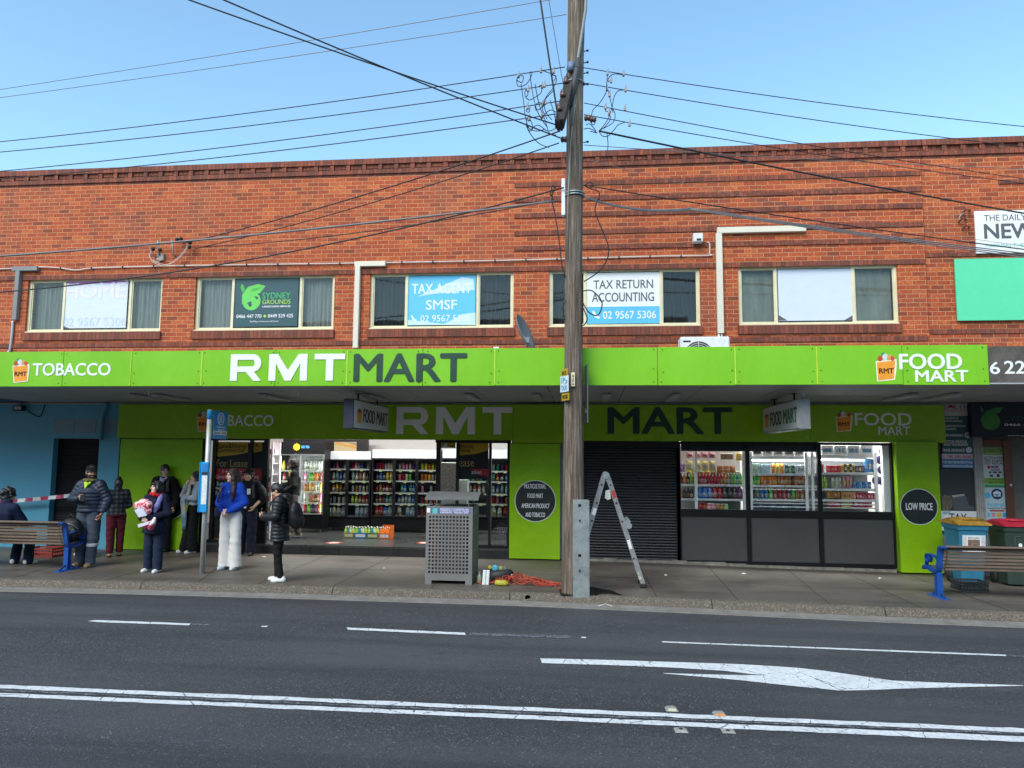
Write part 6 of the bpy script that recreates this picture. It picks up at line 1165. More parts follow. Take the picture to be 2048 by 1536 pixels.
# ------------------------------------------------------------------ benches: cast blue ends, weathered slats
BLUE = M('cast_blue', (.010, .070, .30), .35, var=.12, vs=4)
SLAT = M('bench_slat', (.16, .115, .085), .75, var=.4, stretch=(.12, 1, 1), vs=9, bmp=.3)
def bench(endx, L, lab, mirror, kz):
    """origin under the end frame's post; local x along the bench, local y towards the shops"""
    T = thing('park_bench', lab, 'bench', endx, 0, 'slatted benches facing the shops'); WL[T.name] = Vector((0, 0, 0)); s = -1 if mirror else 1
    T.scale = (1, 1, kz)
    def end(x):
        b = MB(); sd = (1, 0, 0); w_ = .075
        b.bar([(x, .02, .80), (x, .0, .83), (x, -.05, .835), (x, -.07, .82)][::-1], w_, .035, sd)
        b.bar(smooth_path([(x, .02, .815), (x, .045, .78), (x, .075, .62), (x, .10, .50), (x, .14, .43), (x, .22, .395), (x, .36, .42), (x, .48, .445), (x, .55, .42), (x, .56, .385)], 5), w_, .045, sd)
        b.bar([(x, .15, .41), (x, .15, .0)], w_*.45, .085, sd); b.bar([(x, .115, .40), (x, .115, .01)], w_, .016, sd); b.bar([(x, .185, .40), (x, .185, .01)], w_, .016, sd)
        b.add([(x-.06, -.08, .0), (x+.06, -.08, .0), (x+.06, .40, .0), (x-.06, .40, .0), (x-.045, -.08, .02), (x+.045, -.08, .02), (x+.045, .40, .02), (x-.045, .40, .02)], [(0, 1, 5, 4), (1, 2, 6, 5), (2, 3, 7, 6), (3, 0, 4, 7), (4, 5, 6, 7)])
        b.bar([(x, -.03, .02), (x, .12, .10)], .012, .03, sd); b.bar([(x, .34, .02), (x, .18, .10)], .012, .03, sd)
        b.build('end_frame', BLUE, T)
        b = MB(); b.bar(smooth_path([(x, .08, .62), (x, .2, .645), (x, .34, .665), (x, .44, .655), (x, .475, .60), (x, .45, .54), (x, .40, .535), (x, .37, .58), (x, .38, .63), (x, .42, .645)], 4), .065, .018, sd); b.bar([(x, .47, .59), (x, .50, .45)], .05, .018, sd); b.build('armrest', BLUE, T)
    end(0.); end(s*(L))
    if L > 1.3: pass
    x0, x1 = (s*.03, s*(L-.03))
    for k in range(7):
        t = k/6; z = .80-.335*t; y = .035+.105*t**1.6; b = MB(); b.box(x0, x1, y-.036, y-.012, z-.021, z+.021, 0, .004); b.build('back_slat', SLAT, T)
    b = MB(); b.box(x0, x1, -.075, .015, .832, .858, 0, .005); b.build('top_rail', SLAT, T)
    for k in range(6): y = .20+.062*k; z = .43+.02*math.sin(k*.6); b = MB(); b.box(x0, x1, y, y+.05, z, z+.025, 0, .004); b.build('seat_slat', SLAT, T)
    b = MB()
    for k in range(7): t = k/6; b.lathe([(.011, -.003), (.011, .0)], (s*.07, .035+.105*t**1.6-.036, .80-.335*t), 8, 0, 'y')
    b.build('bolt', RUB, T); return T
pL = foot(127, 1142); pR = foot(1882, 1196)
BENCH_L = bench(pL+Vector((0, -.08, 0)), 2.2, 'weathered slatted bench with blue cast ends beside the man in the cap', True, .94)
BENCH_R = bench(pR+Vector((0, -.10, 0)), 2.2, 'slatted bench with blue cast ends in front of the wheelie bins', False, .87)

# ------------------------------------------------------------------ perforated litter bin surround
def litter_bin():
    a, c = foot(852, 1168), foot(943, 1170); Y = min(a.y, c.y)+.02; X0, X1 = at(850.5, 1130, Y).x, at(944, 1130, Y).x; H = at(900, 1013, Y).z; z0 = .0
    T = thing('litter_bin', 'grey perforated metal litter bin surround with flat roof on four posts', 'bin', ((X0+X1)/2, Y, z0)); D = .62; g = M('bin_grey', (.20, .20, .195), .5, .3, var=.12)
    hs = []; nx, nz = 12, 16; W = X1-X0; hz0, hz1 = at(900, 1147, Y).z, at(900, 1029, Y).z; px = W*.90/nx; pz = (hz1-hz0)/nz
    for i in range(nx):
        for j in range(nz): x = X0+W*.065+i*px*.975; z = hz0+j*pz; hs.append((x, x+px*.60, z, z+pz*.60))
    b = MB(); b.holes(X0, X1, .13, H, hs, Y, Y+.004); b.box(X0, X0+.10, Y, Y+.004, 0, .13); b.box(X1-.10, X1, Y, Y+.004, 0, .13); b.box(X0+.10, X1-.10, Y+.001, Y+.005, .055, .131); b.build('front_panel', g, T)
    for x, nm in ((X1-.004, 'side_panel'), (X0, 'side_panel')):
        b = MB(); hs2 = []; py = (D-.02)/8
        for i in range(7):
            for j in range(nz): y = Y+.05+i*py*.98; z = hz0+j*pz; hs2.append((y, y+py*.5, z, z+pz*.52))
        q = MB(); q.holes(Y+.005, Y+D, .0, H, hs2, 0, .004)
        b.add([(x+.0*p[1]+p[1], p[0], p[2]) for p in q.v], q.f); b.build(nm, g, T)
    b = MB(); b.box(X0, X1, Y+D-.004, Y+D, 0, H); b.build('back_panel', g, T)
    b = MB(); cx, cy = (X0+X1)/2, Y+D/2; b.holes(X0+.005, X1-.005, Y+.005, Y+D-.005, [(cx-.2, cx+.2, Y+.15, Y+D-.15)], 0, .02); b.v = [(p[0], p[2], H-.04+p[1]*1.) for p in b.v]; b.build('top_tray', g, T)
    b = MB(); b.box(X0+.10, X1-.10, Y+.08, Y+D-.06, .05, H-.12, 0, .03); b.build('inner_bin', M('inner_green', (.012, .03, .018), .6), T)
    b = MB(); b.box(X0+.095, X0+.16, Y+.06, Y+.079, .35, H-.25); b.build('inner_sticker', M('deep_red', (.22, .02, .03), .6), T)
    zr = at(908, 1003, Y).z; 
    for x in (X0+.05, X1-.07):
        for y in (Y+.05, Y+D-.06): b = MB(); b.tube([(x, y, H), (x, y, zr+.01)], .011, 8); b.build('roof_post', GALV, T)
    b = MB(); P = []; rx0, rx1 = X0-.02, X1+.09; n = 10
    for k in range(n+1): t = k/n; P.append((Y-.03+(D+.06)*t, zr+.02+.10*math.sin(PI*t)**.8))
    q = [(y, z+.014) for y, z in P][::-1]; b.prism(P+q, rx0, rx1, 0, 'yz'); b.build('roof', M('bin_roof', (.12, .12, .118), .6), T)
    yy = Y-.0008; bl = M('bin_blue', (.09, .11, .30), .5); s = MB(); A = rect(862, 1016, 942, 1027.5, yy); s.box(A[0], A[1], yy-.0006, Y-.0002, A[2], A[3]); st = s.build('sticker', bl, T)
    s = MB(); A = rect(865, 1016.5, 875, 1027, yy-.0007); s.box(A[0], A[1], yy-.0013, yy-.0007, A[2], A[3]); s.build('sticker_logo', M('logo_mint', (.10, .45, .40), .5), st)
    for t_, q in (('DEPOSITING OF HOUSEHOLD AND', (880, 1017, 938, 1019.6)), ('COMMERCIAL WASTE IN THIS BIN', (880, 1020.6, 938, 1023.2)), ('IS PROHIBITED - FINES MAY APPLY', (880, 1024.2, 938, 1026.8))): ptext(t_, *q, yy-.0007, WHITE, st, th=.001, wgt=.02)
    s = MB(); A = rect(854, 1016, 860, 1025, yy); s.box(A[0], A[1], yy-.0006, Y-.0002, A[2], A[3]); s.build('recycling_mark', WHITE, T)
litter_bin()
# ------------------------------------------------------------------ bus stop
def bus_stop():
    p = foot(404, 1147); Y = p.y; T = thing('bus_stop_sign', 'galvanised bus stop pole with blue flag and blue timetable case', 'bus stop', (p.x, Y, p.z)); ztop = at(421, 819, Y).z
    b = MB(); b.tube([(p.x, Y, -.02), (p.x, Y, ztop)], .040, 14); b.build('pole', M('pole_galv', (.46, .48, .48), .45, .3, var=.2), T)
    bb = M('transport_blue', (.012, .28, .62), .4, var=.06); sz0, sz1 = at(430, 878, Y+.2).z, at(430, 822, Y+.2).z
    b = MB(); b.lathe([(.044, ztop-.16), (.044, ztop-.03), (.036, ztop)], (p.x, Y, 0), 14); b.build('pole_cap', bb, T)
    # the flag stands square to the kerb: its face looks along the street
    H = sz1-sz0; b = MB(); x = p.x+.045; b.box(x-.006, x+.006, Y+.05, Y+.50, sz0, sz1, 0, .003); f = b.build('flag', bb, T)
    b = MB(); b.box(x+.0061, x+.0075, Y+.055, Y+.495, sz0+.07, sz0+.135); b.build('white_strip', WHITE, f)
    b = MB(); cy, cz, R = Y+.275, sz1-.13, .10; b.tube([(x+.008, cy+R*math.cos(k*PI/12), cz+R*math.sin(k*PI/12)) for k in range(24)], .010, 6, closed=True); b.build('ring', WHITE, f)
    def side_text(t_, y0, y1, z0, z1, par, mat=WHITE):
        o = letters(t_, y0, y1, z0, z1, 0, mat, par, th=.002, wgt=.02); me = o.data; n = len(me.vertices); a = np.empty(n*3, 'f'); me.vertices.foreach_get('co', a); a = a.reshape(-1, 3); off = WL[par.name]
        w_ = a+np.array(off); r = np.stack([x+.0085-w_[:, 1], w_[:, 0], w_[:, 2]], 1)-np.array(off); me.vertices.foreach_set('co', r.ravel().astype('f')); me.update()
    side_text('B', cy-.045, cy+.045, cz-.06, cz+.06, f); side_text('Railway', Y+.15, Y+.42, sz1-.29, sz1-.255, f); side_text('Bus St', Y+.20, Y+.42, sz1-.335, sz1-.30, f); side_text('Stand B', Y+.22, Y+.42, sz1-.37, sz1-.345, f); side_text('Earlw  420', Y+.08, Y+.46, sz0+.085, sz0+.12, f, BLACK)
    # timetable case
    z0, z1 = at(412, 1024, Y).z, at(412, 924, Y).z; X0, X1 = at(405.5, 970, Y).x, at(421, 970, Y).x; b = MB(); b.box(X0, X1, Y-.09, Y-.041, z0, z1, 0, .008); b.box(X0-.02, X0-.001, Y-.095, Y+.10, z0, z1, 0, .006); cs = b.build('timetable_case', bb, T)
    b = MB(); b.box(X0+.035, X1-.012, Y-.0945, Y-.0903, z0+.13, z1-.22); b.build('timetable', M('timetable_paper', (.66, .68, .66), .5, var=.3, vs=30), cs)
    b = MB(); b.box(X0+.03, X1-.01, Y-.0945, Y-.0903, z1-.16, z1-.03); b.build('route_panel', M('route_blue', (.02, .18, .50), .4), cs); b = MB(); b.box(X0+.02, X1-.01, Y-.0945, Y-.0903, z1-.205, z1-.165); b.build('dark_slot', RUB, cs)
bus_stop()
# ------------------------------------------------------------------ folding aluminium ladder
def ladder():
    f = foot(1286, 1176); Y = f.y; ap = at(1212, 951, Y); k_ = at(1253, 1050, Y); f2 = at(1151, 1172, Y); T = thing('step_ladder', 'aluminium folding ladder set up as an A frame against the shutter', 'ladder', f)
    al = M('ladder_alu', (.62, .63, .64), .32, .85, var=.12, vs=9); b = None; D = .40
    foot_r = Vector((f.x, Y, f.z+.01)); foot_l = Vector((f2.x-.02, Y, path_z(f2.x, Y)+.01))
    for dy in (0, D):
        o = Vector((0, dy, 0))
        for A_, B_ in ((ap+Vector((-.03, 0, -.02)), foot_l), (ap+Vector((.03, 0, -.02)), foot_r)):
            qq = MB(); qq.bar([A_+o, B_+o+Vector((0, 0, .05))], .026, .068, (0, 1, 0)); n = 6; d = (B_-A_)
            for i in range(n): c = A_+d*((i+.45)/n)+o; s_ = .013; qq.box(c.x-s_, c.x+s_, c.y-.0155, c.y-.0131, c.z-s_, c.z+s_, 1)
            qq.build('stile', [al, RUB], T)
        q = MB(); q.lathe([(.052, -.02), (.055, 0), (.052, .02), (.02, .024)], ap+o+Vector((0, -.012, 0)), 20, 0, 'y'); q.lathe([(.02, -.026), (.02, -.02)], ap+o+Vector((0, -.012, 0)), 12, 0, 'y'); q.build('hinge', GALV, T)
        q = MB(); q.lathe([(.045, -.022), (.048, 0), (.045, .022)], k_+o+Vector((.035, 0, -.01)), 18, 0, 'y'); q.lathe([(.04, -.02), (.04, .02)], k_+o+Vector((.02, 0, .05)), 18, 0, 'y'); q.build('hinge', GALV, T)
        for B_ in (foot_l, foot_r): q = MB(); q.box(B_.x-.045, B_.x+.05, Y+dy-.025, Y+dy+.03, B_.z-.01, B_.z+.055, 0, .012); q.build('foot_cap', RUB, T)
    for A_, B_ in ((ap, foot_l), (ap, foot_r)):
        for i in range(6): c = A_+(B_-A_)*((i+.45)/6); q = MB(); q.tube([(c.x, Y+.014, c.z), (c.x, Y+D-.014, c.z)], .014, 8); q.build('rung', al, T)
    d = (foot_r-ap).normalized()
    def tagp(t0, t1, mat, nm, w_=.056, dx=0.): A_, B_ = ap+(foot_r-ap)*t0, ap+(foot_r-ap)*t1; q = MB(); q.bar([A_+Vector((.03*(1-t0)+dx, -.0155, 0)), B_+Vector((.03*(1-t1)+dx, -.0155, 0))], .003, w_, (0, 1, 0)); q.build(nm, mat, T)
    tagp(.135, .205, M('label_red', (.72, .03, .03), .5), 'warning_label'); tagp(.58, .66, WHITE, 'paper_label', .04); tagp(.87, .93, M('label_cream', (.6, .62, .40), .5), 'paper_label', .04)
    A_, B_ = ap+(foot_l-ap)*.30, ap+(foot_l-ap)*.36; q = MB(); q.bar([A_+Vector((-.02, -.0155, 0)), B_+Vector((-.02, -.0155, 0))], .003, .05, (0, 1, 0)); q.build('paper_label', WHITE, T)
    c = ap+(foot_r-ap)*.17; q = MB(); q.add([(c.x-.10, Y+.03, c.z+.05), (c.x-.03, Y+.02, c.z+.07), (c.x-.02, Y+.02, c.z-.07), (c.x-.07, Y+.03, c.z-.09), (c.x-.11, Y+.03, c.z-.06)], [(0, 1, 2, 3, 4)]); q.build('leaflet', M('leaflet', (.5, .58, .52), .6), T)
ladder()
# ------------------------------------------------------------------ wheelie bins
def wheelie(p, body, lid, lab, deco):
    T = thing('wheelie_bin', lab, 'bin', p, 0, 'wheelie bins outside the tax office'); WL[T.name] = Vector((0, 0, 0)); T.scale = (.80, .85, 1); H = .98; w0, w1, d0, d1 = .21, .285, .24, .34
    b = MB(); V = []
    for z, a, c in ((.04, w0, d0), (H-.10, w1-.01, d1-.01), (H-.10, w1+.012, d1+.012), (H-.02, w1+.02, d1+.02), (H-.02, w1-.01, d1-.01)):
        r = .04
        for sx, sy in ((-1, -1), (1, -1), (1, 1), (-1, 1)):
            for dx, dy in (((0, 1), (1, 0)) if sx*sy > 0 else ((1, 0), (0, 1))): V.append((sx*(a-r*dx), sy*(c-r*dy), z))
    n = 8; b.add(V, [(i*n+k, i*n+(k+1) % n, (i+1)*n+(k+1) % n, (i+1)*n+k) for i in range(4) for k in range(n)]); b.f.append(tuple(range(n))[::-1]); b.mi.append(0); b.sm.append(False); b.build('bin_body', body, T)
    b = MB(); n = 12; V = []
    for i in range(n+1):
        t = i/n
        for j in range(7): u = j/6*2-1; V.append((u*(w1+.035), -d1-.045+t*(2*d1+.09), H+.0+.045*(1-u*u)**.5*.8+.05*math.sin(PI*t)+rnd.uniform(-.004, .004)))
    m_ = (n+1)*7; V += [(x, y, min(z, H)-.022) for x, y, z in V]
    F = [(i*7+j, i*7+j+1, (i+1)*7+j+1, (i+1)*7+j) for i in range(n) for j in range(6)]
    per = [j for j in range(7)]+[i*7+6 for i in range(1, n+1)]+[n*7+j for j in range(5, -1, -1)]+[i*7 for i in range(n-1, 0, -1)]
    F += [(per[k], per[(k+1) % len(per)], m_+per[(k+1) % len(per)], m_+per[k]) for k in range(len(per))]; b.add(V, F, 0, False); b.build('lid', lid, T)
    for k in range(3): b = MB(); b.tube([(-.2, -d1+.02+.12*k, H+.075), (.2, -d1+.02+.12*k, H+.075)], .012, 6); b.build('lid_rib', lid, T)
    for sx in (-1, 1): b = MB(); b.lathe([(.03, -.025), (.10, -.02), (.10, .02), (.03, .025)], (sx*(w0+.03), d0-.02, .10), 18, 0, 'x'); b.build('wheel', RUB, T)
    b = MB(); b.tube([(-.24, d1+.06, H-.03), (.24, d1+.06, H-.03)], .016, 8); b.build('handle', body, T); deco(T, w0, w1, d0, d1, H); return T
def fy(z, H, d0, d1): return -(d0+(d1-.01-d0)*(z-.04)/(H-.14))
def deco_blue(T, w0, w1, d0, d1, H):
    z0, z1 = .50, .80; y = lambda z: fy(z, H, d0, d1)-.004; q = lambda x0, x1, za, zb_, k, m_, nm: MB().add([(x0, y(za)-k, za), (x1, y(za)-k, za), (x1, y(zb_)-k, zb_), (x0, y(zb_)-k, zb_)], [(0, 1, 2, 3)]).build(nm, m_, T)
    q(-.22, .22, z0, z1, 0, M('sticker_pale2', (.55, .68, .72), .5, var=.15, vs=14), 'sticker'); q(-.14, .13, z0+.03, z1-.02, .002, PAPER, 'sticker'); q(-.12, .11, z0+.07, z1-.07, .004, M('photo_brown', (.22, .14, .11), .5, var=.9, vs=22), 'sticker')
    letters('RECYCLING', -.11, .10, z1-.055, z1-.032, y(z1-.045)-.005, BLACK, T, th=.002, wgt=.0)
    for x in (-.18, .18): q(x-.03, x+.03, z0+.02, z1-.03, .002, M('sticker_strip', (.6, .55, .55), .5, var=.4, vs=30), 'sticker')
def deco_green(T, w0, w1, d0, d1, H):
    z0, z1 = .42, .80; y = lambda z: fy(z, H, d0, d1)-.003
    for a, c in (((-.10, z0), (-.10, z1)), ((-.10, z1), (.10, z1)), ((.10, z1), (.10, z0))): b = MB(); b.tube([(a[0], y(a[1]), a[1]), (c[0], y(c[1]), c[1])], .008, 6); b.build('raised_frame', T.children[0].data.materials[0], T)
    b = MB(); b.lathe([(.035, -.003), (.035, 0)], (0, y(.66), .66), 16, 0, 'y'); b.box(-.03, .03, y(.59)-.004, y(.59), .57, .59); b.build('council_mark', WHITE, T)
p = foot(1946, 1166); p.y = 12.75; p.x = at(1950, 1080, 12.45).x; p.z = path_z(p.x, 12.75)
wheelie(p, M('bin_teal', (.025, .16, .26), .5, var=.15), M('lid_yellow', (.36, .20, .025), .6, var=.6, vs=7), 'blue wheelie bin with a dirty yellow lid and recycling sticker', deco_blue)
p2 = p.copy(); p2.x = at(2043, 1080, 12.45).x; p2.z = path_z(p2.x, 12.75)
wheelie(p2, M('bin_green', (.03, .05, .042), .5, var=.15), M('lid_red', (.48, .02, .05), .45, var=.15), 'dark green wheelie bin with a bright red lid', deco_green)
# ------------------------------------------------------------------ small things on the footpath
def bits():
    # pile of orange extension cord
    b = MB(); c = foot(1040, 1168); pts = []; n = 230
    for i in range(n):
        t = i/n; a = i*.55+rnd.uniform(-.3, .3); r = .08+.20*abs(math.sin(i*.071)); x = c.x-.42+1.05*((math.sin(i*.043)+1)/2)*.8+r*math.cos(a); y = c.y+.02+r*.65*math.sin(a); h = max(0, .16*(1-abs(x-c.x+.05)/.5))*rnd.random(); pts.append((x, y, .012+h))
    b.tube(smooth_path(pts, 3), .0055, 5); e = foot(1115, 1180); b.tube(smooth_path([(c.x+.25, c.y, .02), (c.x+.5, c.y-.05, .012), (e.x, e.y+.05, .012), (e.x+.12, e.y+.12, .012)]), .0065, 5)
    one(b, 'extension_cord', M('cord_orange', (.42, .060, .032), .5, var=.25), 'tangled pile of orange extension cord beside the power pole', 'cord')
    # white light fittings stood on end against the bin
    for k, px in enumerate((967.5, 974.5)):
        p = foot(px, 1170); T = thing('light_fitting', ('white light fitting stood upright, closest to the bin', 'white light fitting stood upright, closest to the tool bag')[k], 'light fitting', p, .1); WL[T.name] = Vector((0, 0, 0)); b = MB(); b.add([(q[0]+.06*q[2], q[1], q[2]) for q in MB().box(-.024, .024, -.02, .02, 0, .22, 0, .006).v], MB().box(-.024, .024, -.02, .02, 0, .22, 0, .006).f); b.build('housing', WHITE, T); b = MB(); b.add([(q[0]+.06*q[2], q[1], q[2]) for q in MB().box(-.016, .016, -.0235, -.0205, .01, .21).v], MB().box(0, 1, 0, 1, 0, 1).f); b.build('diffuser', M('diffuser_white', (.75, .76, .8), .3), T)
    p = foot(998, 1162); T = thing('tool_bag', 'black open tool bag full of bright odds and ends beside the bin', 'bag', p); b = MB(); V = []; F = []; n = 16
    for j, (z, r) in enumerate(((0, .17), (.06, .20), (.13, .19), (.18, .16), (.17, .13), (.10, .10))):
        for k in range(n): a = 2*PI*k/n; rr = r*(1+.08*math.sin(3*a+j)); V.append((p.x+rr*1.1*math.cos(a), p.y+rr*.7*math.sin(a), p.z+z+.012*math.sin(2*a+j)))
    b.add(V, [(j*n+k, j*n+(k+1) % n, (j+1)*n+(k+1) % n, (j+1)*n+k) for j in range(5) for k in range(n)]+[tuple(5*n+k for k in range(n))], 0, True); b.build('bag_body', M('bag_black', (.014, .015, .017), .6), T)
    b = MB(); b.tube(smooth_path([(p.x+.17, p.y-.02, .03), (p.x+.20, p.y-.04, .10), (p.x+.14, p.y-.05, .16), (p.x+.06, p.y-.05, .15)]), .016, 7); b.build('white_strap', WHITE, T)
    for k, (dx, dz, c, nm, s) in enumerate(((-.06, .20, (.08, .38, .55), 'blue_reel', .05), (-.14, .21, (.55, .45, .05), 'yellow_grip', .03), (.03, .20, (.3, .32, .1), 'olive_pouch', .035), (.10, .19, (.12, .12, .12), 'grey_tape', .035))):
        b = MB(); b.lathe([(s*.4, -s*.5), (s, -s*.4), (s, s*.4), (s*.4, s*.5)], (p.x+dx, p.y-.04, p.z+dz), 14, 0, 'y'); one(b, nm, M('bit_'+nm, c, .5, var=.3, vs=20), nm.replace('_', ' ')+' sticking out of the black tool bag', nm.split('_')[1])
    q = foot(1003, 1172); b = MB(); b.lathe([(.02, -.10), (.04, -.08), (.045, .05), (.03, .10)], q+Vector((0, 0, .045)), 12, 0, 'x'); b.box(q.x-.04, q.x+.03, q.y-.05, q.y-.03, .02, .06, 0, .01); one(b, 'hand_tool', M('tool_yellow', (.42, .38, .03), .5, var=.5, vs=18), 'yellow green hand tool lying among the orange cord', 'tool')
    q = foot(959, 1166); b = MB(); b.lathe([(.038, 0), (.042, .015), (.042, .09), (.02, .13), (.012, .15), (.015, .17), (0, .17)], q, 12); one(b, 'plastic_bottle', M('bottle_greygreen', (.25, .30, .2), .25), 'half empty plastic bottle at the corner of the bin', 'bottle')
    # litter
    for px, py, s, lab in ((1211, 1213, .11, 'bent white paper scrap lying in the gutter under the ladder'), ):
        p = gnd(px, py, -.11); b = MB(); b.add([p+Vector((-s, 0, .004)), p+Vector((0, .10, .02)), p+Vector((s, .02, .004)), p+Vector((s*.7, .03, .003)), p+Vector((0, .07, .018)), p+Vector((-s*.8, -.03, .003))], [(0, 1, 4, 5), (1, 2, 3, 4)]); one(b, 'paper_scrap', M('litter_white', (.6, .6, .58), .7), lab, 'litter')
    for k, (px, py, s, lab) in enumerate(((1487, 1149, .05, 'crumpled white tissue on the footpath below the grey panels'), (1332, 1152, .03, 'small white paper fleck right of the ladder foot'), (1512, 1121, .05, 'torn white paper lying against the shop plinth'), (1760, 1158, .03, 'tiny white fleck near the green pillar'), (528, 1115, .05, 'white paper strip on the footpath by the shop step'), (768, 1138, .025, 'white fleck in front of the shop step'), (275, 1098, .03, 'white scrap at the foot of the lime wall'))):
        p = foot(px, py); b = MB(); n = 9; V = [(p.x, p.y, p.z+.03)]+[(p.x+s*math.cos(i*2*PI/n)*rnd.uniform(.5, 1.2), p.y+s*.8*math.sin(i*2*PI/n)*rnd.uniform(.5, 1.2), p.z+.006+rnd.uniform(0, .012)) for i in range(n)]; b.add(V, [(0, i+1, (i+1) % n+1) for i in range(n)]); one(b, 'paper_scrap', M('litter_white', (0, 0, 0)), lab, 'litter')
    # spilt oil mark round the pole base
    b = MB(); c = foot(1196, 1184); P = [foot(x, y) for x, y in ((1118, 1180), (1130, 1172), (1180, 1173), (1200, 1178), (1225, 1182), (1246, 1192), (1222, 1188), (1205, 1187), (1195, 1191), (1120, 1190))]; b.add([(q.x, q.y, q.z+.006) for q in P], [tuple(range(len(P)))]); o = b.build('oil_stain', M('oil', (.012, .011, .01), .35)); o['kind'] = 'structure'
    # red milk crate under the left bench, dark box under the right one
    def crate(c, w_, d, h, mat, lab):
        T = thing('milk_crate', lab, 'crate', c); b = MB(); t = .012
        for z in (.0, h*.45, h-.03):
            b.box(c.x-w_/2, c.x+w_/2, c.y-d/2, c.y-d/2+t, c.z+z+.003, c.z+z+.033); b.box(c.x-w_/2, c.x+w_/2, c.y+d/2-t, c.y+d/2, c.z+z+.003, c.z+z+.033); b.box(c.x-w_/2, c.x-w_/2+t, c.y-d/2+t, c.y+d/2-t, c.z+z+.003, c.z+z+.033); b.box(c.x+w_/2-t, c.x+w_/2, c.y-d/2+t, c.y+d/2-t, c.z+z+.003, c.z+z+.033)
        n = 9
        for k in range(n): x = c.x-w_/2+.014+(w_-.028)*k/(n-1); b.box(x-.006, x+.006, c.y-d/2+.002, c.y-d/2+t-.002, c.z+.004, c.z+h-.001); b.box(x-.006, x+.006, c.y+d/2-t+.002, c.y+d/2-.002, c.z+.004, c.z+h-.001)
        for k in range(6): y = c.y-d/2+.02+(d-.04)*k/5; b.box(c.x-w_/2+.002, c.x-w_/2+t-.002, y-.006, y+.006, c.z+.004, c.z+h-.001); b.box(c.x+w_/2-t+.002, c.x+w_/2-.002, y-.006, y+.006, c.z+.004, c.z+h-.001)
        b.build('crate_frame', mat, T); b = MB(); b.box(c.x-w_/2+t, c.x+w_/2-t, c.y-d/2+t, c.y+d/2-t, c.z+.005, c.z+.012); b.build('crate_base', mat, T)
    q = foot(90, 1112); crate(q, .56, .36, .16, M('crate_red', (.24, .03, .02), .5, var=.2), 'flat dark red crate under the bench by the seated person')
    q = foot(1930, 1166); q.y = 12.0; q.x = at(1938, 1160, 12.).x; q.z = path_z(q.x, 12.); crate(q, .42, .3, .14, M('crate_dark', (.03, .035, .04), .5), 'dark crate on the ground under the bench before the bins')
    # barrier tape
    T = None; P = sag(at(-160, 1012, 13.6), at(143, 991, 13.55), .03, 60); b = MB(); V = []
    for i, p in enumerate(P): V += [p+Vector((0, .01*math.sin(i*.5), .036)), p-Vector((0, .01*math.sin(i*.5), .036))]
    b.add(V, [(2*i, 2*i+1, 2*i+3, 2*i+2) for i in range(60)]); b.mi = [(i//3) % 2 for i in range(60)]
    one(b, 'barrier_tape', [M('tape_red', (.42, .03, .08), .4), M('tape_white', (.72, .72, .72), .4)], 'red and white striped barrier tape stretched across the dark doorway', 'tape')
    # wire shopping basket inside the glass
    Y = 15.2; X0, X1, Z0, Z1 = rect(988, 1062, 1016, 1082, Y); T = thing('shopping_basket', 'black wire shopping basket behind the fixed glass pane', 'basket', ((X0+X1)/2, Y, FLOOR)); b = MB()
    Z0 = FLOOR+.02
    for k in range(9): x = X0+(X1-X0)*k/8; b.tube([(x, Y, Z0+.22), (x, Y+.02, Z0), (x, Y+.26, Z0), (x, Y+.28, Z0+.22)], .004, 5)
    for z in (0, .07, .14, .22): b.tube([(X0, Y, Z0+z), (X1, Y, Z0+z), (X1, Y+.28, Z0+z), (X0, Y+.28, Z0+z)], .004, 5, closed=True)
    b.build('wire_frame', M('wire_black', (.05, .05, .055), .4), T); b = MB(); b.tube(smooth_path([(X0, Y+.14, Z0+.22), ((X0+X1)/2, Y+.14, Z0+.30), (X1, Y+.14, Z0+.22)]), .007, 6); b.build('handle', RUB, T)
    # tall bead curtain of pale product cards in the glass door
    Y = 14.9; X0, X1, Z0, Z1 = rect(888, 926, 905, 1083, Y); T = thing('display_stand', 'pale carousel stand of tiny cards seen through the glass above the bin', 'shelf', ((X0+X1)/2, Y, FLOOR)); b = MB(); zc = at(905, 985, Y).z; Z1 = at(905, 925, Y).z
    b.box((X0+X1)/2-.19, (X0+X1)/2+.19, Y, Y+.25, zc, Z1, 0, .01); b.build('card_rack', M('card_specks', (.24, .24, .22), .5, var=1., vs=34, bmp=.3), T); b = MB(); b.box((X0+X1)/2-.2, (X0+X1)/2+.35, Y+.26, Y+.5, FLOOR, zc+.25); b.build('counter', M('counter_mint', (.36, .42, .39), .4), T)
bits()
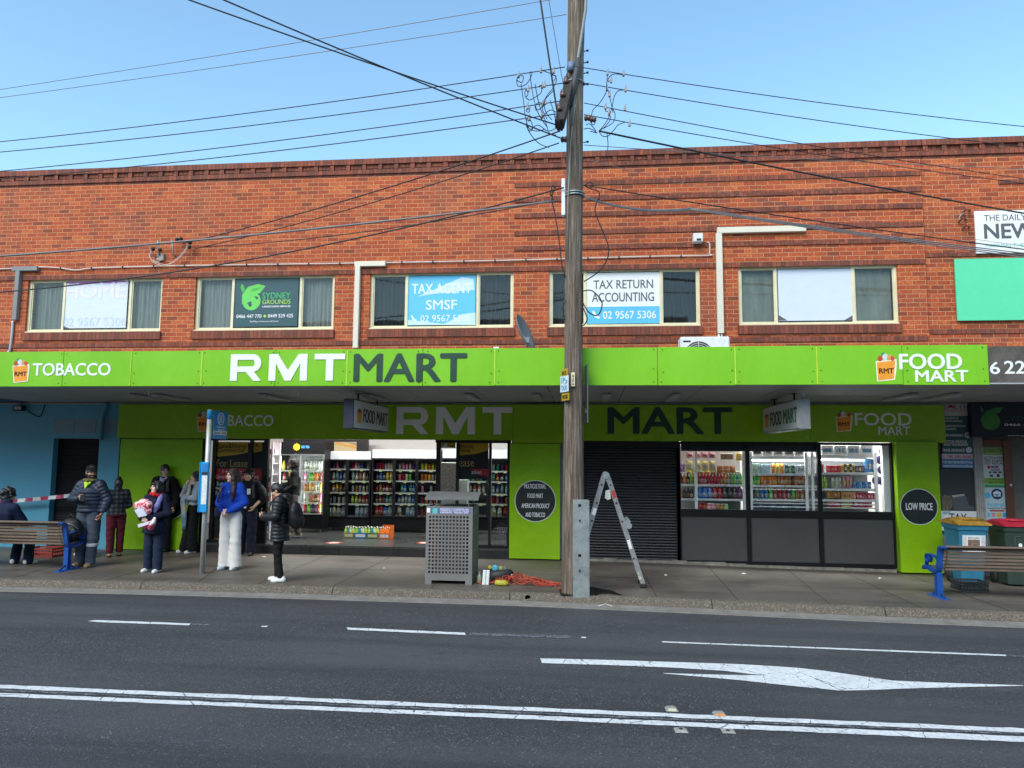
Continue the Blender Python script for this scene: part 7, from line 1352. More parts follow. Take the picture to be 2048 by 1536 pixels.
# ------------------------------------------------------------------ people: one blended surface per body and per garment
BIG = .25
class Field:
    def __init__(s): s.p = []
    def _n(s, *a): return [np.array(q, 'f') for q in a]
    def cone(s, a, b, ra, rb, k=.03, quilt=0., pitch=.07, op='add'):
        a, b = s._n(a, b); ab = b-a; L2 = float(ab@ab)+1e-9; ln = L2**.5
        def f(X, Y, Z):
            px, py, pz = X-a[0], Y-a[1], Z-a[2]; t = np.clip((px*ab[0]+py*ab[1]+pz*ab[2])/L2, 0, 1)
            r = ra+(rb-ra)*t
            if quilt: r = r+quilt*np.abs(np.sin(PI*t*ln/pitch))**.6
            return np.sqrt((px-ab[0]*t)**2+(py-ab[1]*t)**2+(pz-ab[2]*t)**2)-r
        r = max(ra, rb)+quilt; s.p.append((f, np.minimum(a, b)-r, np.maximum(a, b)+r, k, op)); return s
    def chain(s, pts, rs, k=.03, **kw):
        for i in range(len(pts)-1): s.cone(pts[i], pts[i+1], rs[i], rs[i+1], k, **kw)
        return s
    def ell(s, c, r, k=.03, R=None, op='add'):
        c, r = s._n(c, r); R = np.eye(3, dtype='f') if R is None else np.array(R, 'f')
        def f(X, Y, Z):
            x, y, z = X-c[0], Y-c[1], Z-c[2]
            u = (R[0, 0]*x+R[1, 0]*y+R[2, 0]*z)/r[0]; v = (R[0, 1]*x+R[1, 1]*y+R[2, 1]*z)/r[1]; w_ = (R[0, 2]*x+R[1, 2]*y+R[2, 2]*z)/r[2]
            k0 = np.sqrt(u*u+v*v+w_*w_)+1e-6; k1 = np.sqrt((u/r[0])**2+(v/r[1])**2+(w_/r[2])**2)+1e-6
            return k0*(k0-1)/k1
        m_ = float(r.max()); s.p.append((f, c-m_, c+m_, k, op)); return s
    def col(s, a, b, ra, rb, k=.04, quilt=0., pitch=.075):
        """upright elliptical column: ra, rb = (half width, half depth) at its two ends"""
        a, b = s._n(a, b); ab = b-a; ln = float(np.linalg.norm(ab))
        def f(X, Y, Z):
            t = (Z-a[2])/(b[2]-a[2]); tc = np.clip(t, 0, 1); rx = ra[0]+(rb[0]-ra[0])*tc; ry = ra[1]+(rb[1]-ra[1])*tc
            q = quilt*np.abs(np.sin(PI*Z/pitch))**.6 if quilt else 0.
            dx = X-(a[0]+ab[0]*tc); dy = Y-(a[1]+ab[1]*tc); dz = (t-tc)*ln
            return (np.sqrt((dx/(rx+q))**2+(dy/(ry+q))**2+(dz/(ry*.6))**2)-1)*np.minimum(rx, ry)
        m_ = max(*ra, *rb)+quilt; s.p.append((f, np.minimum(a, b)-m_, np.maximum(a, b)+m_, k, 'add')); return s
    def below(s, z): s.p.append((z, None, None, 0, 'cutbelow')); return s      # keep what lies above z
    def above(s, z): s.p.append((z, None, None, 0, 'cutabove')); return s
    def mesh(s, h, wr=0., wf=18., seed=0, wz=1.2):
        lo = np.min([p[1] for p in s.p if p[1] is not None and p[4] == 'add'], 0)-.03; hi = np.max([p[2] for p in s.p if p[1] is not None and p[4] == 'add'], 0)+.03
        n = np.ceil((hi-lo)/h).astype(int)+1; D = np.full(n, BIG, 'f'); ax = [lo[i]+h*np.arange(n[i], dtype='f') for i in range(3)]
        for f, a, b, k, op in s.p:
            if op == 'cutbelow': np.maximum(D, f-ax[2][None, None, :], out=D); continue
            if op == 'cutabove': np.maximum(D, ax[2][None, None, :]-f, out=D); continue
            i0 = np.clip(((a-.05-lo)/h).astype(int), 0, n-1); i1 = np.clip(((b+.05-lo)/h).astype(int)+2, 1, n); sl_ = tuple(slice(int(p), int(q)) for p, q in zip(i0, i1))
            X, Y, Z = ax[0][sl_[0]][:, None, None], ax[1][sl_[1]][None, :, None], ax[2][sl_[2]][None, None, :]
            d = f(X, Y, Z).astype('f'); e = D[sl_]
            if op == 'sub': d = -d; t = np.clip(.5-.5*(e-d)/k, 0, 1); D[sl_] = e+(d-e)*t+k*t*(1-t)
            else: t = np.clip(.5+.5*(e-d)/k, 0, 1); D[sl_] = e+(d-e)*t-k*t*(1-t)
        if wr:
            g = np.random.RandomState(seed); X, Y, Z = ax[0][:, None, None], ax[1][None, :, None], ax[2][None, None, :]
            for _ in range(5):
                q = g.normal(size=3)*np.array([1, 1, wz]); q = q/np.linalg.norm(q)*wf*g.uniform(.6, 2.6); D = D+(wr/2.4)*np.sin(X*q[0]+Y*q[1]+Z*q[2]+g.uniform(0, 6))
        return nets(D, lo, h)
def nets(D, lo, h):
    S = D < 0; A = S[:-1, :-1, :-1].astype(np.int8); c = A*0
    for i in (0, 1):
        for j in (0, 1):
            for k in (0, 1): c = c+S[i:S.shape[0]-1+i, j:S.shape[1]-1+j, k:S.shape[2]-1+k]
    I = np.argwhere((c > 0) & (c < 8)); idx = np.full(c.shape, -1, int); idx[tuple(I.T)] = np.arange(len(I)); acc = np.zeros((len(I), 3)); cnt = np.zeros(len(I))
    crn = [(i, j, k) for i in (0, 1) for j in (0, 1) for k in (0, 1)]
    for p in crn:
        for a in range(3):
            if p[a]: continue
            q = list(p); q[a] = 1; u = D[I[:, 0]+p[0], I[:, 1]+p[1], I[:, 2]+p[2]]; v = D[I[:, 0]+q[0], I[:, 1]+q[1], I[:, 2]+q[2]]; m_ = (u < 0) != (v < 0)
            t = np.where(m_, u/np.where(np.abs(u-v) < 1e-9, 1, u-v), 0); pos = np.array(p, float)[None, :].repeat(len(I), 0); pos[:, a] += t; acc += pos*m_[:, None]; cnt += m_
    V = (I+acc/cnt[:, None])*h+lo; F = []
    for a in range(3):
        b_, c_ = (a+1) % 3, (a+2) % 3; sl0 = [slice(None)]*3; sl1 = [slice(None)]*3; sl0[a] = slice(0, -1); sl1[a] = slice(1, None)
        s0, s1 = S[tuple(sl0)], S[tuple(sl1)]; E = np.argwhere(s0 != s1); ok = (E[:, b_] > 0) & (E[:, c_] > 0) & (E[:, b_] < S.shape[b_]-1) & (E[:, c_] < S.shape[c_]-1); E = E[ok]
        q = []
        for db, dc in ((1, 1), (0, 1), (0, 0), (1, 0)): e = E.copy(); e[:, b_] -= db; e[:, c_] -= dc; q.append(idx[tuple(e.T)])
        q = np.stack(q, 1); fl = s0[tuple(E.T)]; q[~fl] = q[~fl][:, ::-1]; F.append(q)
    return V, np.concatenate(F)
def skin_obj(VF, name, mats, parent, pick=None, sc=1.):
    V, F = VF; me = bpy.data.meshes.new(name); me.vertices.add(len(V)); me.vertices.foreach_set('co', (V*sc).astype('f').ravel()); me.loops.add(F.size); me.loops.foreach_set('vertex_index', F.ravel().astype('i')); me.polygons.add(len(F)); me.polygons.foreach_set('loop_start', np.arange(0, F.size, 4, dtype='i')); me.polygons.foreach_set('loop_total', np.full(len(F), 4, 'i')); me.update(); me.validate()
    for q in (mats if isinstance(mats, (list, tuple)) else [mats]): me.materials.append(q)
    me.polygons.foreach_set('use_smooth', np.ones(len(me.polygons), bool))
    if pick is not None and len(me.polygons) == len(F): me.polygons.foreach_set('material_index', pick(V[F].mean(1)).astype('i'))
    o = bpy.data.objects.new(name, me); COL.objects.link(o); o.parent = parent; WL[o.name] = Vector((0, 0, 0)); return o
def rotm(yaw, pitch, roll=0.):
    cy, sy, cp, sp, cr, sr = math.cos(yaw), math.sin(yaw), math.cos(pitch), math.sin(pitch), math.cos(roll), math.sin(roll)
    return np.array([[cy, -sy, 0], [sy, cy, 0], [0, 0, 1]]) @ np.array([[1, 0, 0], [0, cp, -sp], [0, sp, cp]]) @ np.array([[cr, 0, sr], [0, 1, 0], [-sr, 0, cr]])
CL = lambda n, c, r=.85, v=.25, vs=14, b=.35, bs=130, **k: M('cloth_'+n, c, r, var=v, vs=vs, bmp=b, bs=bs, spec=.25, **k)
def skinmat(n, c): return M('skin_'+n, c, .5, var=.08, vs=9, bmp=.05, spec=.4)
SK = {'light': skinmat('light', (.72, .46, .35)), 'tan': skinmat('tan', (.60, .36, .245)), 'brown': skinmat('brown', (.40, .215, .135))}
HAIR = M('hair_black', (.012, .010, .010), .45, var=.5, stretch=(1, 1, .12), vs=60, bmp=.5, bs=120); HAIRB = M('hair_brown', (.028, .015, .011), .42, var=.5, stretch=(1, 1, .12), vs=60, bmp=.5, bs=120)
LIP = M('lip', (.36, .11, .10), .45); EYEM = M('eye_dark', (.02, .015, .012), .2); BROW = M('brow', (.025, .016, .012), .8); BEARD = M('beard', (.045, .028, .022), .8, var=.4, vs=60)
class Person:
    def __init__(s, label, loc, rz, height, skin='light', yaw=0., pitch=0., beard=False, J=None, group=None):
        s.root = thing('person', label, 'person', loc, rz, group); WL[s.root.name] = Vector((0, 0, 0)); s.sc = height/1.72; s.skin = SK[skin]; s.beard = beard
        s.J = dict(pel=(0, .0, .93), wst=(0, .0, 1.08), chs=(0, .0, 1.29), nek=(0, .015, 1.46), head=(0, -.015, 1.605), shL=(.158, .01, 1.40), shR=(-.158, .01, 1.40), elL=(.235, .03, 1.12), elR=(-.235, .03, 1.12), wrL=(.25, -.03, .87), wrR=(-.25, -.03, .87), hpL=(.09, 0, .90), hpR=(-.09, 0, .90), knL=(.10, -.01, .49), knR=(-.10, -.01, .49), anL=(.105, .02, .09), anR=(-.105, .02, .09), hdL=(.0, -.25, -1), hdR=(.0, -.25, -1), pnL=(-1, 0, 0), pnR=(1, 0, 0), curl=.5, ftL=(.12, -1, 0), ftR=(-.12, -1, 0))
        s.J.update(J or {}); s.R = rotm(yaw, pitch); s.H = np.array(s.J['head']); s.hands = True
    def h(s, x, y, z): return tuple(s.H+s.R@np.array([x, y, z]))
    def hand(s, F, side):
        J = s.J; w_ = np.array(J['wr'+side], float); d = np.array(J['hd'+side], float); d /= np.linalg.norm(d); n = np.array(J['pn'+side], float); n -= d*(n@d); n /= np.linalg.norm(n); u = np.cross(n, d)
        if side == 'R': u = -u
        R = np.stack([u, n, d], 1); F.ell(w_+d*.05+n*.004, (.040, .016, .050), .012, R)
        c = J['curl']
        for i, (o, l, a0) in enumerate(((.029, .9, -.08), (.010, 1., 0), (-.010, .95, .06), (-.028, .75, .14))):
            b = w_+d*.088+u*o; a1, a2 = c*(1+i*.12), c*(2.1+i*.2); d1 = d*math.cos(a1)+n*math.sin(a1); d2 = d*math.cos(a2)+n*math.sin(a2); m_ = b+d1*.042*l; e = m_+d2*.040*l; F.cone(b-d*.01, m_, .0098, .0090, .006); F.cone(m_, e, .0090, .0075, .004)
        t0 = w_+d*.028+u*.034; t1 = t0+(d*.6+u*.55+n*.45)*.042; t2 = t1+(d*.75+n*.55-u*.05)*.034; F.cone(t0, t1, .014, .011, .01); F.cone(t1, t2, .011, .0085, .004)
    def body(s, vox=.0075, slim=.88):
        J = s.J; F = Field(); q = slim
        F.col(J['pel'], J['wst'], (.145*q, .10*q), (.125*q, .088*q)); F.col(J['wst'], J['chs'], (.125*q, .088*q), (.148*q, .10*q)); F.cone(J['chs'], J['nek'], .10*q, .055, .05); F.cone(J['shL'], J['shR'], .055*q, .055*q, .05); F.cone(J['nek'], s.h(0, .02, -.06), .054, .050, .03)
        for a in 'LR':
            F.chain([J['sh'+a], J['el'+a], J['wr'+a]], [.047, .037, .026], .02); F.chain([J['hp'+a], J['kn'+a], J['an'+a]], [.075, .05, .036], .03); an = np.array(J['an'+a]); ft = np.array(J['ft'+a]); ft = ft/np.linalg.norm(ft); F.cone(an+(0, 0, -.045)-ft*.03, an+ft*.13+(0, 0, -.058), .034, .028, .03)
            s.hand(F, a)
        R = s.R
        F.ell(s.h(0, .012, .022), (.073, .092, .098), .02, R); F.ell(s.h(0, -.030, -.045), (.056, .058, .074), .03, R); F.ell(s.h(0, -.066, -.098), (.024, .020, .018), .02, R); F.cone(s.h(-.034, -.076, .024), s.h(.034, -.076, .024), .012, .012, .02)
        F.cone(s.h(0, -.086, .012), s.h(0, -.108, -.022), .008, .0125, .010); 
        for x in (-1, 1): F.ell(s.h(.031*x, -.097, .006), (.015, .012, .010), .008, R, 'sub'); F.ell(s.h(.076*x, .014, -.006), (.009, .020, .031), .008, R); F.ell(s.h(.036*x, -.062, -.026), (.022, .020, .020), .02, R)
        F.ell(s.h(0, -.086, -.058), (.021, .010, .010), .006, R)
        H, Ri, beard = s.H, s.R, s.beard
        def pick(c):
            q = (c-H)@Ri; x, y, z = np.abs(q[:, 0]), q[:, 1], q[:, 2]; m_ = np.zeros(len(c), int)
            if beard: m_[(z < -.028) & (z > -.125) & (y < .02) & (x < .08) & (np.abs(c[:, 2]-H[2]) < .16)] = 4
            m_[(x < .021) & (np.abs(z+.058) < .009) & (y < -.075)] = 1; m_[(np.abs(x-.031) < .013) & (np.abs(z-.006) < .0065) & (y < -.065)] = 2; m_[(np.abs(x-.032) < .019) & (np.abs(z-.029) < .006) & (y < -.06)] = 3
            return m_
        return skin_obj(F.mesh(vox), 'body', [s.skin, LIP, EYEM, BROW, BEARD], s.root, pick, s.sc)
    def top(s, name, mat, hem, pad=.02, quilt=0., pitch=.075, flare=0., sleeve=1., collar=.0, wr=.006, vox=.011, hood=False, pick=None, girth=1., cuffR=None, cuffL=None):
        J = s.J; F = Field(); p = pad; g = girth; hz = (J['pel'][0], J['pel'][1], hem); qa = dict(quilt=quilt, pitch=pitch)
        F.col(hz, J['wst'], (.155*g+p+flare, .108*g+p+flare*.8), (.138*g+p, .098*g+p), .03, **qa); F.col(J['wst'], J['chs'], (.138*g+p, .098*g+p), (.158*g+p, .108*g+p), .03, **qa); ch = np.array(J['chs']); F.cone(ch+(0, .0, .02), np.array(J['nek'])-(0, 0, .035), .11*g+p*.7, .062+p*.4, .05); F.cone(J['shL'], J['shR'], .058+p*.8, .058+p*.8, .05)
        for a in 'LR':
            sh, el, w_ = (np.array(J[k+a]) for k in ('sh', 'el', 'wr')); k = {'L': cuffL, 'R': cuffR}[a]; k = sleeve if k is None else k
            F.cone(sh, el, .055+p, .047+p, .035, **qa); e = el+(w_-el)*k; F.cone(el, e, .047+p, .036+p*.7, .02, **qa)
        if collar: F.cone(np.array(J['nek'])-(0, -.0, .03), np.array(J['nek'])+(0, .01, collar), .066+p*.6, .066+p*.5, .02)
        if hood: F.ell((0, .10, 1.455), (.13, .07, .07), .03); F.ell((0, .03, 1.47), (.10, .08, .05), .03)
        F.below(hem); return skin_obj(F.mesh(vox, wr, 20, len(name)), name, mat, s.root, pick, s.sc)
    def legs(s, mat, rs=(.10, .075, .06), hem=.06, waist=1.02, wr=.006, name='trousers', vox=.011, pick=None, seat=(.15, .11)):
        J = s.J; F = Field(); F.col(J['pel'], (J['wst'][0], J['wst'][1], waist), (seat[0]+.008, seat[1]+.008), (seat[0]-.012, seat[1]-.008), .04)
        for a in 'LR':
            an = np.array(J['an'+a]); kn = np.array(J['kn'+a]); e = kn+(an-kn)*1.08 if hem > .03 else an; F.chain([J['hp'+a], kn, e], list(rs), .022)
        F.below(hem) if not s.J.get('seat') else None
        F.above(waist); return skin_obj(F.mesh(vox, wr*.8, 26, 5, .45), name, mat, s.root, pick, s.sc)
    def shoes(s, mat, sole=None, w_=.044, L=.15):
        for a in 'LR':
            an = np.array(s.J['an'+a]); ft = np.array(s.J['ft'+a], float); ft /= np.linalg.norm(ft); F = Field(); z = an[2]-.09; b = an*(1, 1, 0)+(0, 0, z)
            F.cone(b-ft*.045+(0, 0, .042), b+ft*(L-.02)+(0, 0, .030), w_*.95, w_*.86, .03); F.cone(b-ft*.035+(0, 0, .05), b-ft*.03+(0, 0, .085), w_*.9, w_*.8, .03); F.ell(b+ft*L*.55+(0, 0, .03), (w_, w_, .036), .03); F.below(z+.002)
            zz = z+.022; skin_obj(F.mesh(.007), 'shoe', [mat, sole or mat], s.root, (lambda c, zz=zz: (c[:, 2] < zz).astype(int)), s.sc)
    def hair(s, kind, mat=HAIR, over=1):
        F = Field(); R = s.R; F.ell(s.h(0, .016, .030), (.084, .102, .106), .02, R)
        if kind in ('short', 'messy'): F.ell(s.h(0, .04, -.03), (.076, .075, .075), .03, R); F.ell(s.h(0, -.036, .098), (.058, .044, .028), .03, R)
        if kind == 'messy':
            for k in range(11): a = k*.7; F.ell(s.h(.058*math.cos(a*1.3), +.008+.055*math.sin(a), .094-.35*abs(.058*math.cos(a*1.3))+.018*math.sin(k*2.1)), (.03, .03, .026), .02, R)
        if kind == 'bob':
            for x in (-1, 1): F.chain([s.h(.074*x, -.015, .05), s.h(.082*x, -.012, -.03), s.h(.074*x, -.005, -.10)], [.03, .034, .026], .03)
            F.ell(s.h(0, .06, -.05), (.085, .065, .09), .03, R); F.ell(s.h(0, -.074, .066), (.068, .026, .028), .015, R)
        if kind == 'long':
            F.chain([s.h(0, .06, 0), s.h(0, .08, -.12), tuple(np.array(s.J['chs'])+(.0, .13, .02))], [.085, .08, .075], .04)
            for x in (-1, 1):
                if x == over: F.chain([s.h(.066*x, -.03, .05), s.h(.08*x, -.02, -.06), s.h(.085*x, -.005, -.16), tuple(np.array(s.J['chs'])+(.085*x, -.115, .03)), tuple(np.array(s.J['chs'])+(.088*x, -.135, -.10))], [.026, .034, .040, .040, .022], .03)
                else: F.chain([s.h(.068*x, -.012, .04), s.h(.078*x, .02, -.08), s.h(.06*x, .07, -.2)], [.026, .03, .035], .03)
        if kind in ('bun', 'tied'): F.ell(s.h(0, .05, -.01), (.078, .07, .085), .03, R)
        if kind == 'bun': F.ell(s.h(.015, .098, .118), (.045, .043, .043), .006, R)
        if kind == 'tied': F.ell(s.h(0, .115, .03), (.045, .05, .05), .02, R)
        if kind == 'curly':
            g = np.random.RandomState(3)
            for k in range(70): q = g.normal(size=3); q /= np.linalg.norm(q); F.ell(s.h(q[0]*.095, .02+q[1]*.10, .02+q[2]*.11), (.028, .028, .028), .01, R)
        if kind != 'bob': F.ell(s.h(0, -.125, -.022), (.062, .070, .090 if kind != 'tied' else .104), .016, R, 'sub')
        else: F.ell(s.h(0, -.125, -.035), (.060, .075, .075), .012, R, 'sub')
        if kind in ('short', 'messy', 'bun', 'tied', 'curly'):
            for x in (-1, 1): F.ell(s.h(.09*x, -.055, -.07), (.05, .07, .07), .02, R, 'sub')
            F.ell(s.h(0, -.02, -.14), (.1, .12, .05), .02, R, 'sub')
        return skin_obj(F.mesh(.007, .003, 70, 2), 'hair', mat, s.root, None, s.sc)
    def cap(s, mat):
        F = Field(); R = s.R; F.ell(s.h(0, .012, .058), (.086, .105, .085), .01, R); F.p.append((lambda X, Y, Z, H=s.H, R=R: -(R[0, 2]*(X-H[0])+R[1, 2]*(Y-H[1])+R[2, 2]*(Z-H[2])-.048), s.H-.3, s.H+.3, .008, 'cut'))
        f, a, b, k, _ = F.p.pop(); F.p.append((lambda X, Y, Z: -f(X, Y, Z), a, b, k, 'sub')); F.cone(s.h(-.035, -.10, .058), s.h(.035, -.10, .058), .008, .008, .02)
        F.ell(s.h(0, -.125, .052), (.066, .068, .010), .02, rotm(0, 0) if False else R); F.ell(s.h(0, .012, .143), (.009, .009, .006), .005, R); return skin_obj(F.mesh(.006), 'cap', mat, s.root, None, s.sc)
    def blob(s, name, mat, fn, vox=.01, wr=0., pick=None): F = Field(); fn(F); return skin_obj(F.mesh(vox, wr, 25, 3), name, mat, s.root, pick, s.sc)
    def slab(s, name, mat, pts, th=.012):
        b = MB(); k = s.sc; P = [Vector(p)*k for p in pts]; n = (P[1]-P[0]).cross(P[2]-P[0]).normalized()*th*k/2; m_ = len(P); b.add([p-n for p in P]+[p+n for p in P], [tuple(range(m_))[::-1], tuple(range(m_, 2*m_))]+[(i, (i+1) % m_, m_+(i+1) % m_, m_+i) for i in range(m_)]); return b.build(name, mat, s.root, True)
    def strap(s, name, mat, pts, w_=.03, t=.01, side=(1, 0, 0)):
        b = MB(); b.bar(smooth_path([Vector(p)*s.sc for p in pts], 4), w_, t, side); return b.build(name, mat, s.root, True)
def stand_at(px, py, top, cx=None, Y=None, z=None):
    p = foot(px, py) if Y is None else at(px, py, Y)
    if z is not None: p.z = z
    return p, at(cx or px, top, p.y).z-p.z
PHONE = M('phone_black', (.01, .01, .012), .2); WHT = M('shoe_white', (.68, .68, .67), .55, var=.1); BLK = CL('black', (.005, .005, .006)); NAVYC = CL('navy', (.006, .008, .02))
def people():
    g = 'people waiting at the bus stop'
    # woman in the blue sweater
    p, h = stand_at(458, 1139, 936, 470); P = Person('woman in a bright blue sweater and wide white trousers with clasped hands', p, -.10, h/1.01, 'light', -.62, .0, J=dict(shL=(.14, .01, 1.40), shR=(-.14, .01, 1.40), elL=(.245, .02, 1.14), elR=(-.245, .02, 1.14), wrL=(.075, -.185, .995), wrR=(-.075, -.19, 1.01), hdL=(-1, -.35, -.25), hdR=(1, -.3, -.3), pnL=(0, .8, -.4), pnR=(0, .8, -.4), curl=.55, anL=(.10, .02, .09), anR=(-.10, .02, .09)), group=g)
    P.body(); P.top('sweater', CL('royal_blue', (.006, .045, .36), v=.18), .985, .020, wr=.010, collar=.0, sleeve=.97); P.legs(CL('white_denim', (.76, .74, .71), v=.06), (.102, .088, .112), .05, 1.03, .004); P.shoes(M('shoe_pale', (.55, .62, .66), .55)); P.hair('long', HAIRB, 1)
    P.slab('phone', PHONE, [(-.03, -.215, .94), (.035, -.225, .955), (.03, -.20, 1.02), (-.035, -.19, 1.005)], .01); P.blob('shoulder_bag', NAVYC, lambda F: F.ell((-.27, .09, .97), (.10, .13, .13), .03).ell((-.26, .09, .9), (.09, .12, .06), .04), .012, .006); P.strap('bag_strap', M('leather_brown', (.05, .025, .018), .5), [(-.13, .05, 1.455), (-.145, -.10, 1.40), (-.165, -.135, 1.28), (-.235, -.06, 1.1), (-.26, .05, 1.0)], .035, .012)
    P.blob('necklace', WHITE, lambda F: F.ell((.02, -.141, 1.335), (.007, .006, .008), .002), .003)
    # woman in the black puffer coat looking at a phone
    p, h = stand_at(556, 1163, 966, 560); J = dict(head=(0, -.085, 1.565), nek=(0, -.02, 1.45), elL=(.235, -.02, 1.13), elR=(-.235, -.02, 1.13), wrL=(.07, -.27, 1.11), wrR=(-.07, -.27, 1.10), hdL=(-.3, -1, .3), hdR=(.3, -1, .3), pnL=(-1, 0, .5), pnR=(1, 0, .5), curl=.9, anL=(.09, .07, .09), anR=(-.09, -.04, .09), knL=(.095, .0, .49), knR=(-.095, -.05, .49), ftL=(.05, -1, 0), ftR=(-.05, -1, 0))
    P = Person('woman in a black quilted coat with a backpack, head bent over a phone', p, -PI/2+.12, h/.985, 'tan', 0., .55, J=J, group=g); P.body(); P.top('puffer_coat', M('puffer_black', (.006, .006, .009), .5, var=.3, bmp=.4, bs=50), .70, .026, .015, .062, flare=.022, wr=.005, hood=True, sleeve=.96); P.legs(CL('charcoal', (.008, .008, .009)), (.096, .07, .052), .07, 1.0); P.shoes(WHT); P.hair('tied')
    P.slab('phone', PHONE, [(-.035, -.36, 1.13), (.035, -.36, 1.13), (.035, -.33, 1.26), (-.035, -.33, 1.26)], .009); P.blob('backpack', M('nylon_black', (.004, .004, .006), .6, bmp=.3, bs=30), lambda F: F.ell((0, .25, 1.16), (.17, .11, .22), .05).ell((0, .29, 1.05), (.15, .11, .16), .05).ell((0, .36, 1.03), (.11, .05, .10), .03), .012, .005)
    for x in (-1, 1): P.strap('backpack_strap', M('nylon_black', (0, 0, 0)), [(.10*x, .17, 1.42), (.11*x, .02, 1.475), (.13*x, -.12, 1.38), (.17*x, -.13, 1.2), (.19*x, .05, 1.02), (.15*x, .17, .98)], .045, .014)
    P.blob('earbud', WHITE, lambda F: F.ell(P.h(-.084, -.005, -.012), (.007, .009, .012), .004).cone(P.h(-.083, -.014, -.015), P.h(-.08, -.022, -.04), .004, .004, .003), .004)
    # woman with the bundle
    p, h = stand_at(305, 1144, 963, 313); P = Person('woman with a black fringe in a navy coat hugging a red bundle', p, -.05, h/1.0, 'light', -.55, -.12, J=dict(elL=(.265, -.02, 1.12), elR=(-.265, -.03, 1.12), wrL=(.02, -.27, 1.03), wrR=(-.10, -.27, 1.03), hdL=(-1, -.2, -.2), hdR=(1, -.25, -.3), pnL=(0, 1, 0), pnR=(0, 1, 0), curl=.4, anL=(.12, -.03, .09), anR=(-.12, .03, .09)), group=g)
    P.body(); P.top('coat', CL('coat_navy', (.008, .010, .028)), .74, .028, flare=.055, wr=.007, sleeve=.93); P.legs(CL('jeans_navy', (.013, .022, .048), v=.35), (.105, .09, .085), .055, 1.0); P.shoes(WHT); P.hair('bob')
    for x, w_ in ((-1, P.J['wrR']), (1, P.J['wrL'])): P.blob('cuff', WHITE, lambda F: F.cone(np.array(w_)+(.035*x, .03, .012), np.array(w_)+(.012*x, .01, .0), .043, .040, .01), .008)
    P.blob('scarf', CL('scarf_red', (.45, .012, .02)), lambda F: [F.cone((.075*math.cos(a), -.01+.085*math.sin(a), 1.475+.012*math.sin(2*a)), (.075*math.cos(a+.7), -.01+.085*math.sin(a+.7), 1.475+.012*math.sin(2*a+1.4)), .036, .036, .02) for a in np.arange(0, 6.3, .7)], .009, .006)
    P.blob('shawl', CL('shawl_lilac', (.20, .19, .42), v=.5), lambda F: F.chain([(.10, .03, 1.47), (.15, -.10, 1.40), (.13, -.16, 1.26), (.10, -.17, 1.16)], [.03, .045, .05, .04], .03), .01, .006)
    rp, t, b_ = _new('rose_print'); v = coords(t); vo = t.nodes.new('ShaderNodeTexVoronoi'); vo.inputs['Scale'].default_value = 34; t.links.new(v, vo.inputs['Vector']); wn = t.nodes.new('ShaderNodeTexWhiteNoise'); t.links.new(vo.outputs['Color'], wn.inputs[0]); t.links.new(ramp(t, wn.outputs[0], [(.3, (.55, .03, .06)), (.55, (.70, .30, .34)), (.8, (.72, .62, .62))]), b_.inputs['Base Color']); b_.inputs['Roughness'].default_value = .8
    P.blob('bundle', rp, lambda F: F.cone((-.20, -.25, 1.27), (.03, -.27, 1.29), .085, .07, .03).ell((-.06, -.26, 1.19), (.15, .08, .10), .03).ell((-.10, -.22, 1.36), (.10, .06, .035), .03), .011, .006)
    P.slab('envelope', M('paper_lilac', (.60, .60, .72), .6), [(-.20, -.36, 1.20), (-.02, -.36, 1.24), (.06, -.34, 1.10), (-.10, -.35, 1.06)], .008); P.slab('envelope', M('paper_lilac', (0, 0, 0)), [(-.12, -.35, .93), (.14, -.33, 1.0), (.15, -.33, .95), (-.10, -.35, .87)], .008)
    P.blob('scarf_tail', CL('rag_pink', (.50, .08, .14), v=.6, vs=30), lambda F: F.chain([(.17, -.27, 1.02), (.13, -.28, .93), (.10, -.27, .86)], [.035, .055, .05], .03).ell((-.03, -.26, .88), (.05, .04, .04), .03), .01, .008); P.blob('white_sock', WHITE, lambda F: F.chain([(.19, -.30, 1.04), (.175, -.31, .97), (.13, -.32, .93)], [.028, .033, .03], .02), .009)
    # man behind her
    p, h = stand_at(322, 1103, 930, 322); P = Person('dark haired man in a black coat and pale shirt behind the red bundle', p, .05, h/1.0, 'tan', .62, .05, J=dict(elL=(.27, .02, 1.13), elR=(-.27, .02, 1.13), wrL=(.26, -.06, .9), wrR=(-.26, -.06, .9)), group=g)
    P.body(); P.top('coat', BLK, .70, .035, flare=.03, girth=1.08, sleeve=.95); P.legs(CL('charcoal', (0, 0, 0)), (.10, .08, .075), .05); P.shoes(M('shoe_black', (.012, .012, .012), .4)); P.hair('short', HAIR)
    P.blob('shirt', CL('shirt_pale', (.36, .40, .48)), lambda F: F.cone((0, -.10, 1.42), (0, -.13, 1.33), .045, .02, .02).cone((-.06, -.04, 1.47), (-.02, -.105, 1.41), .024, .02, .02).cone((.06, -.04, 1.47), (.02, -.105, 1.41), .024, .02, .02), .008)
    for x in (-1, 1): P.strap('backpack_strap', M('nylon_black', (0, 0, 0)), [(.12*x, .10, 1.45), (.125*x, -.03, 1.49), (.135*x, -.14, 1.38), (.15*x, -.155, 1.2)], .05, .012)
    P.blob('backpack', M('pack_red', (.22, .015, .02), .6), lambda F: F.ell((.06, .23, 1.17), (.22, .10, .22), .05), .014)
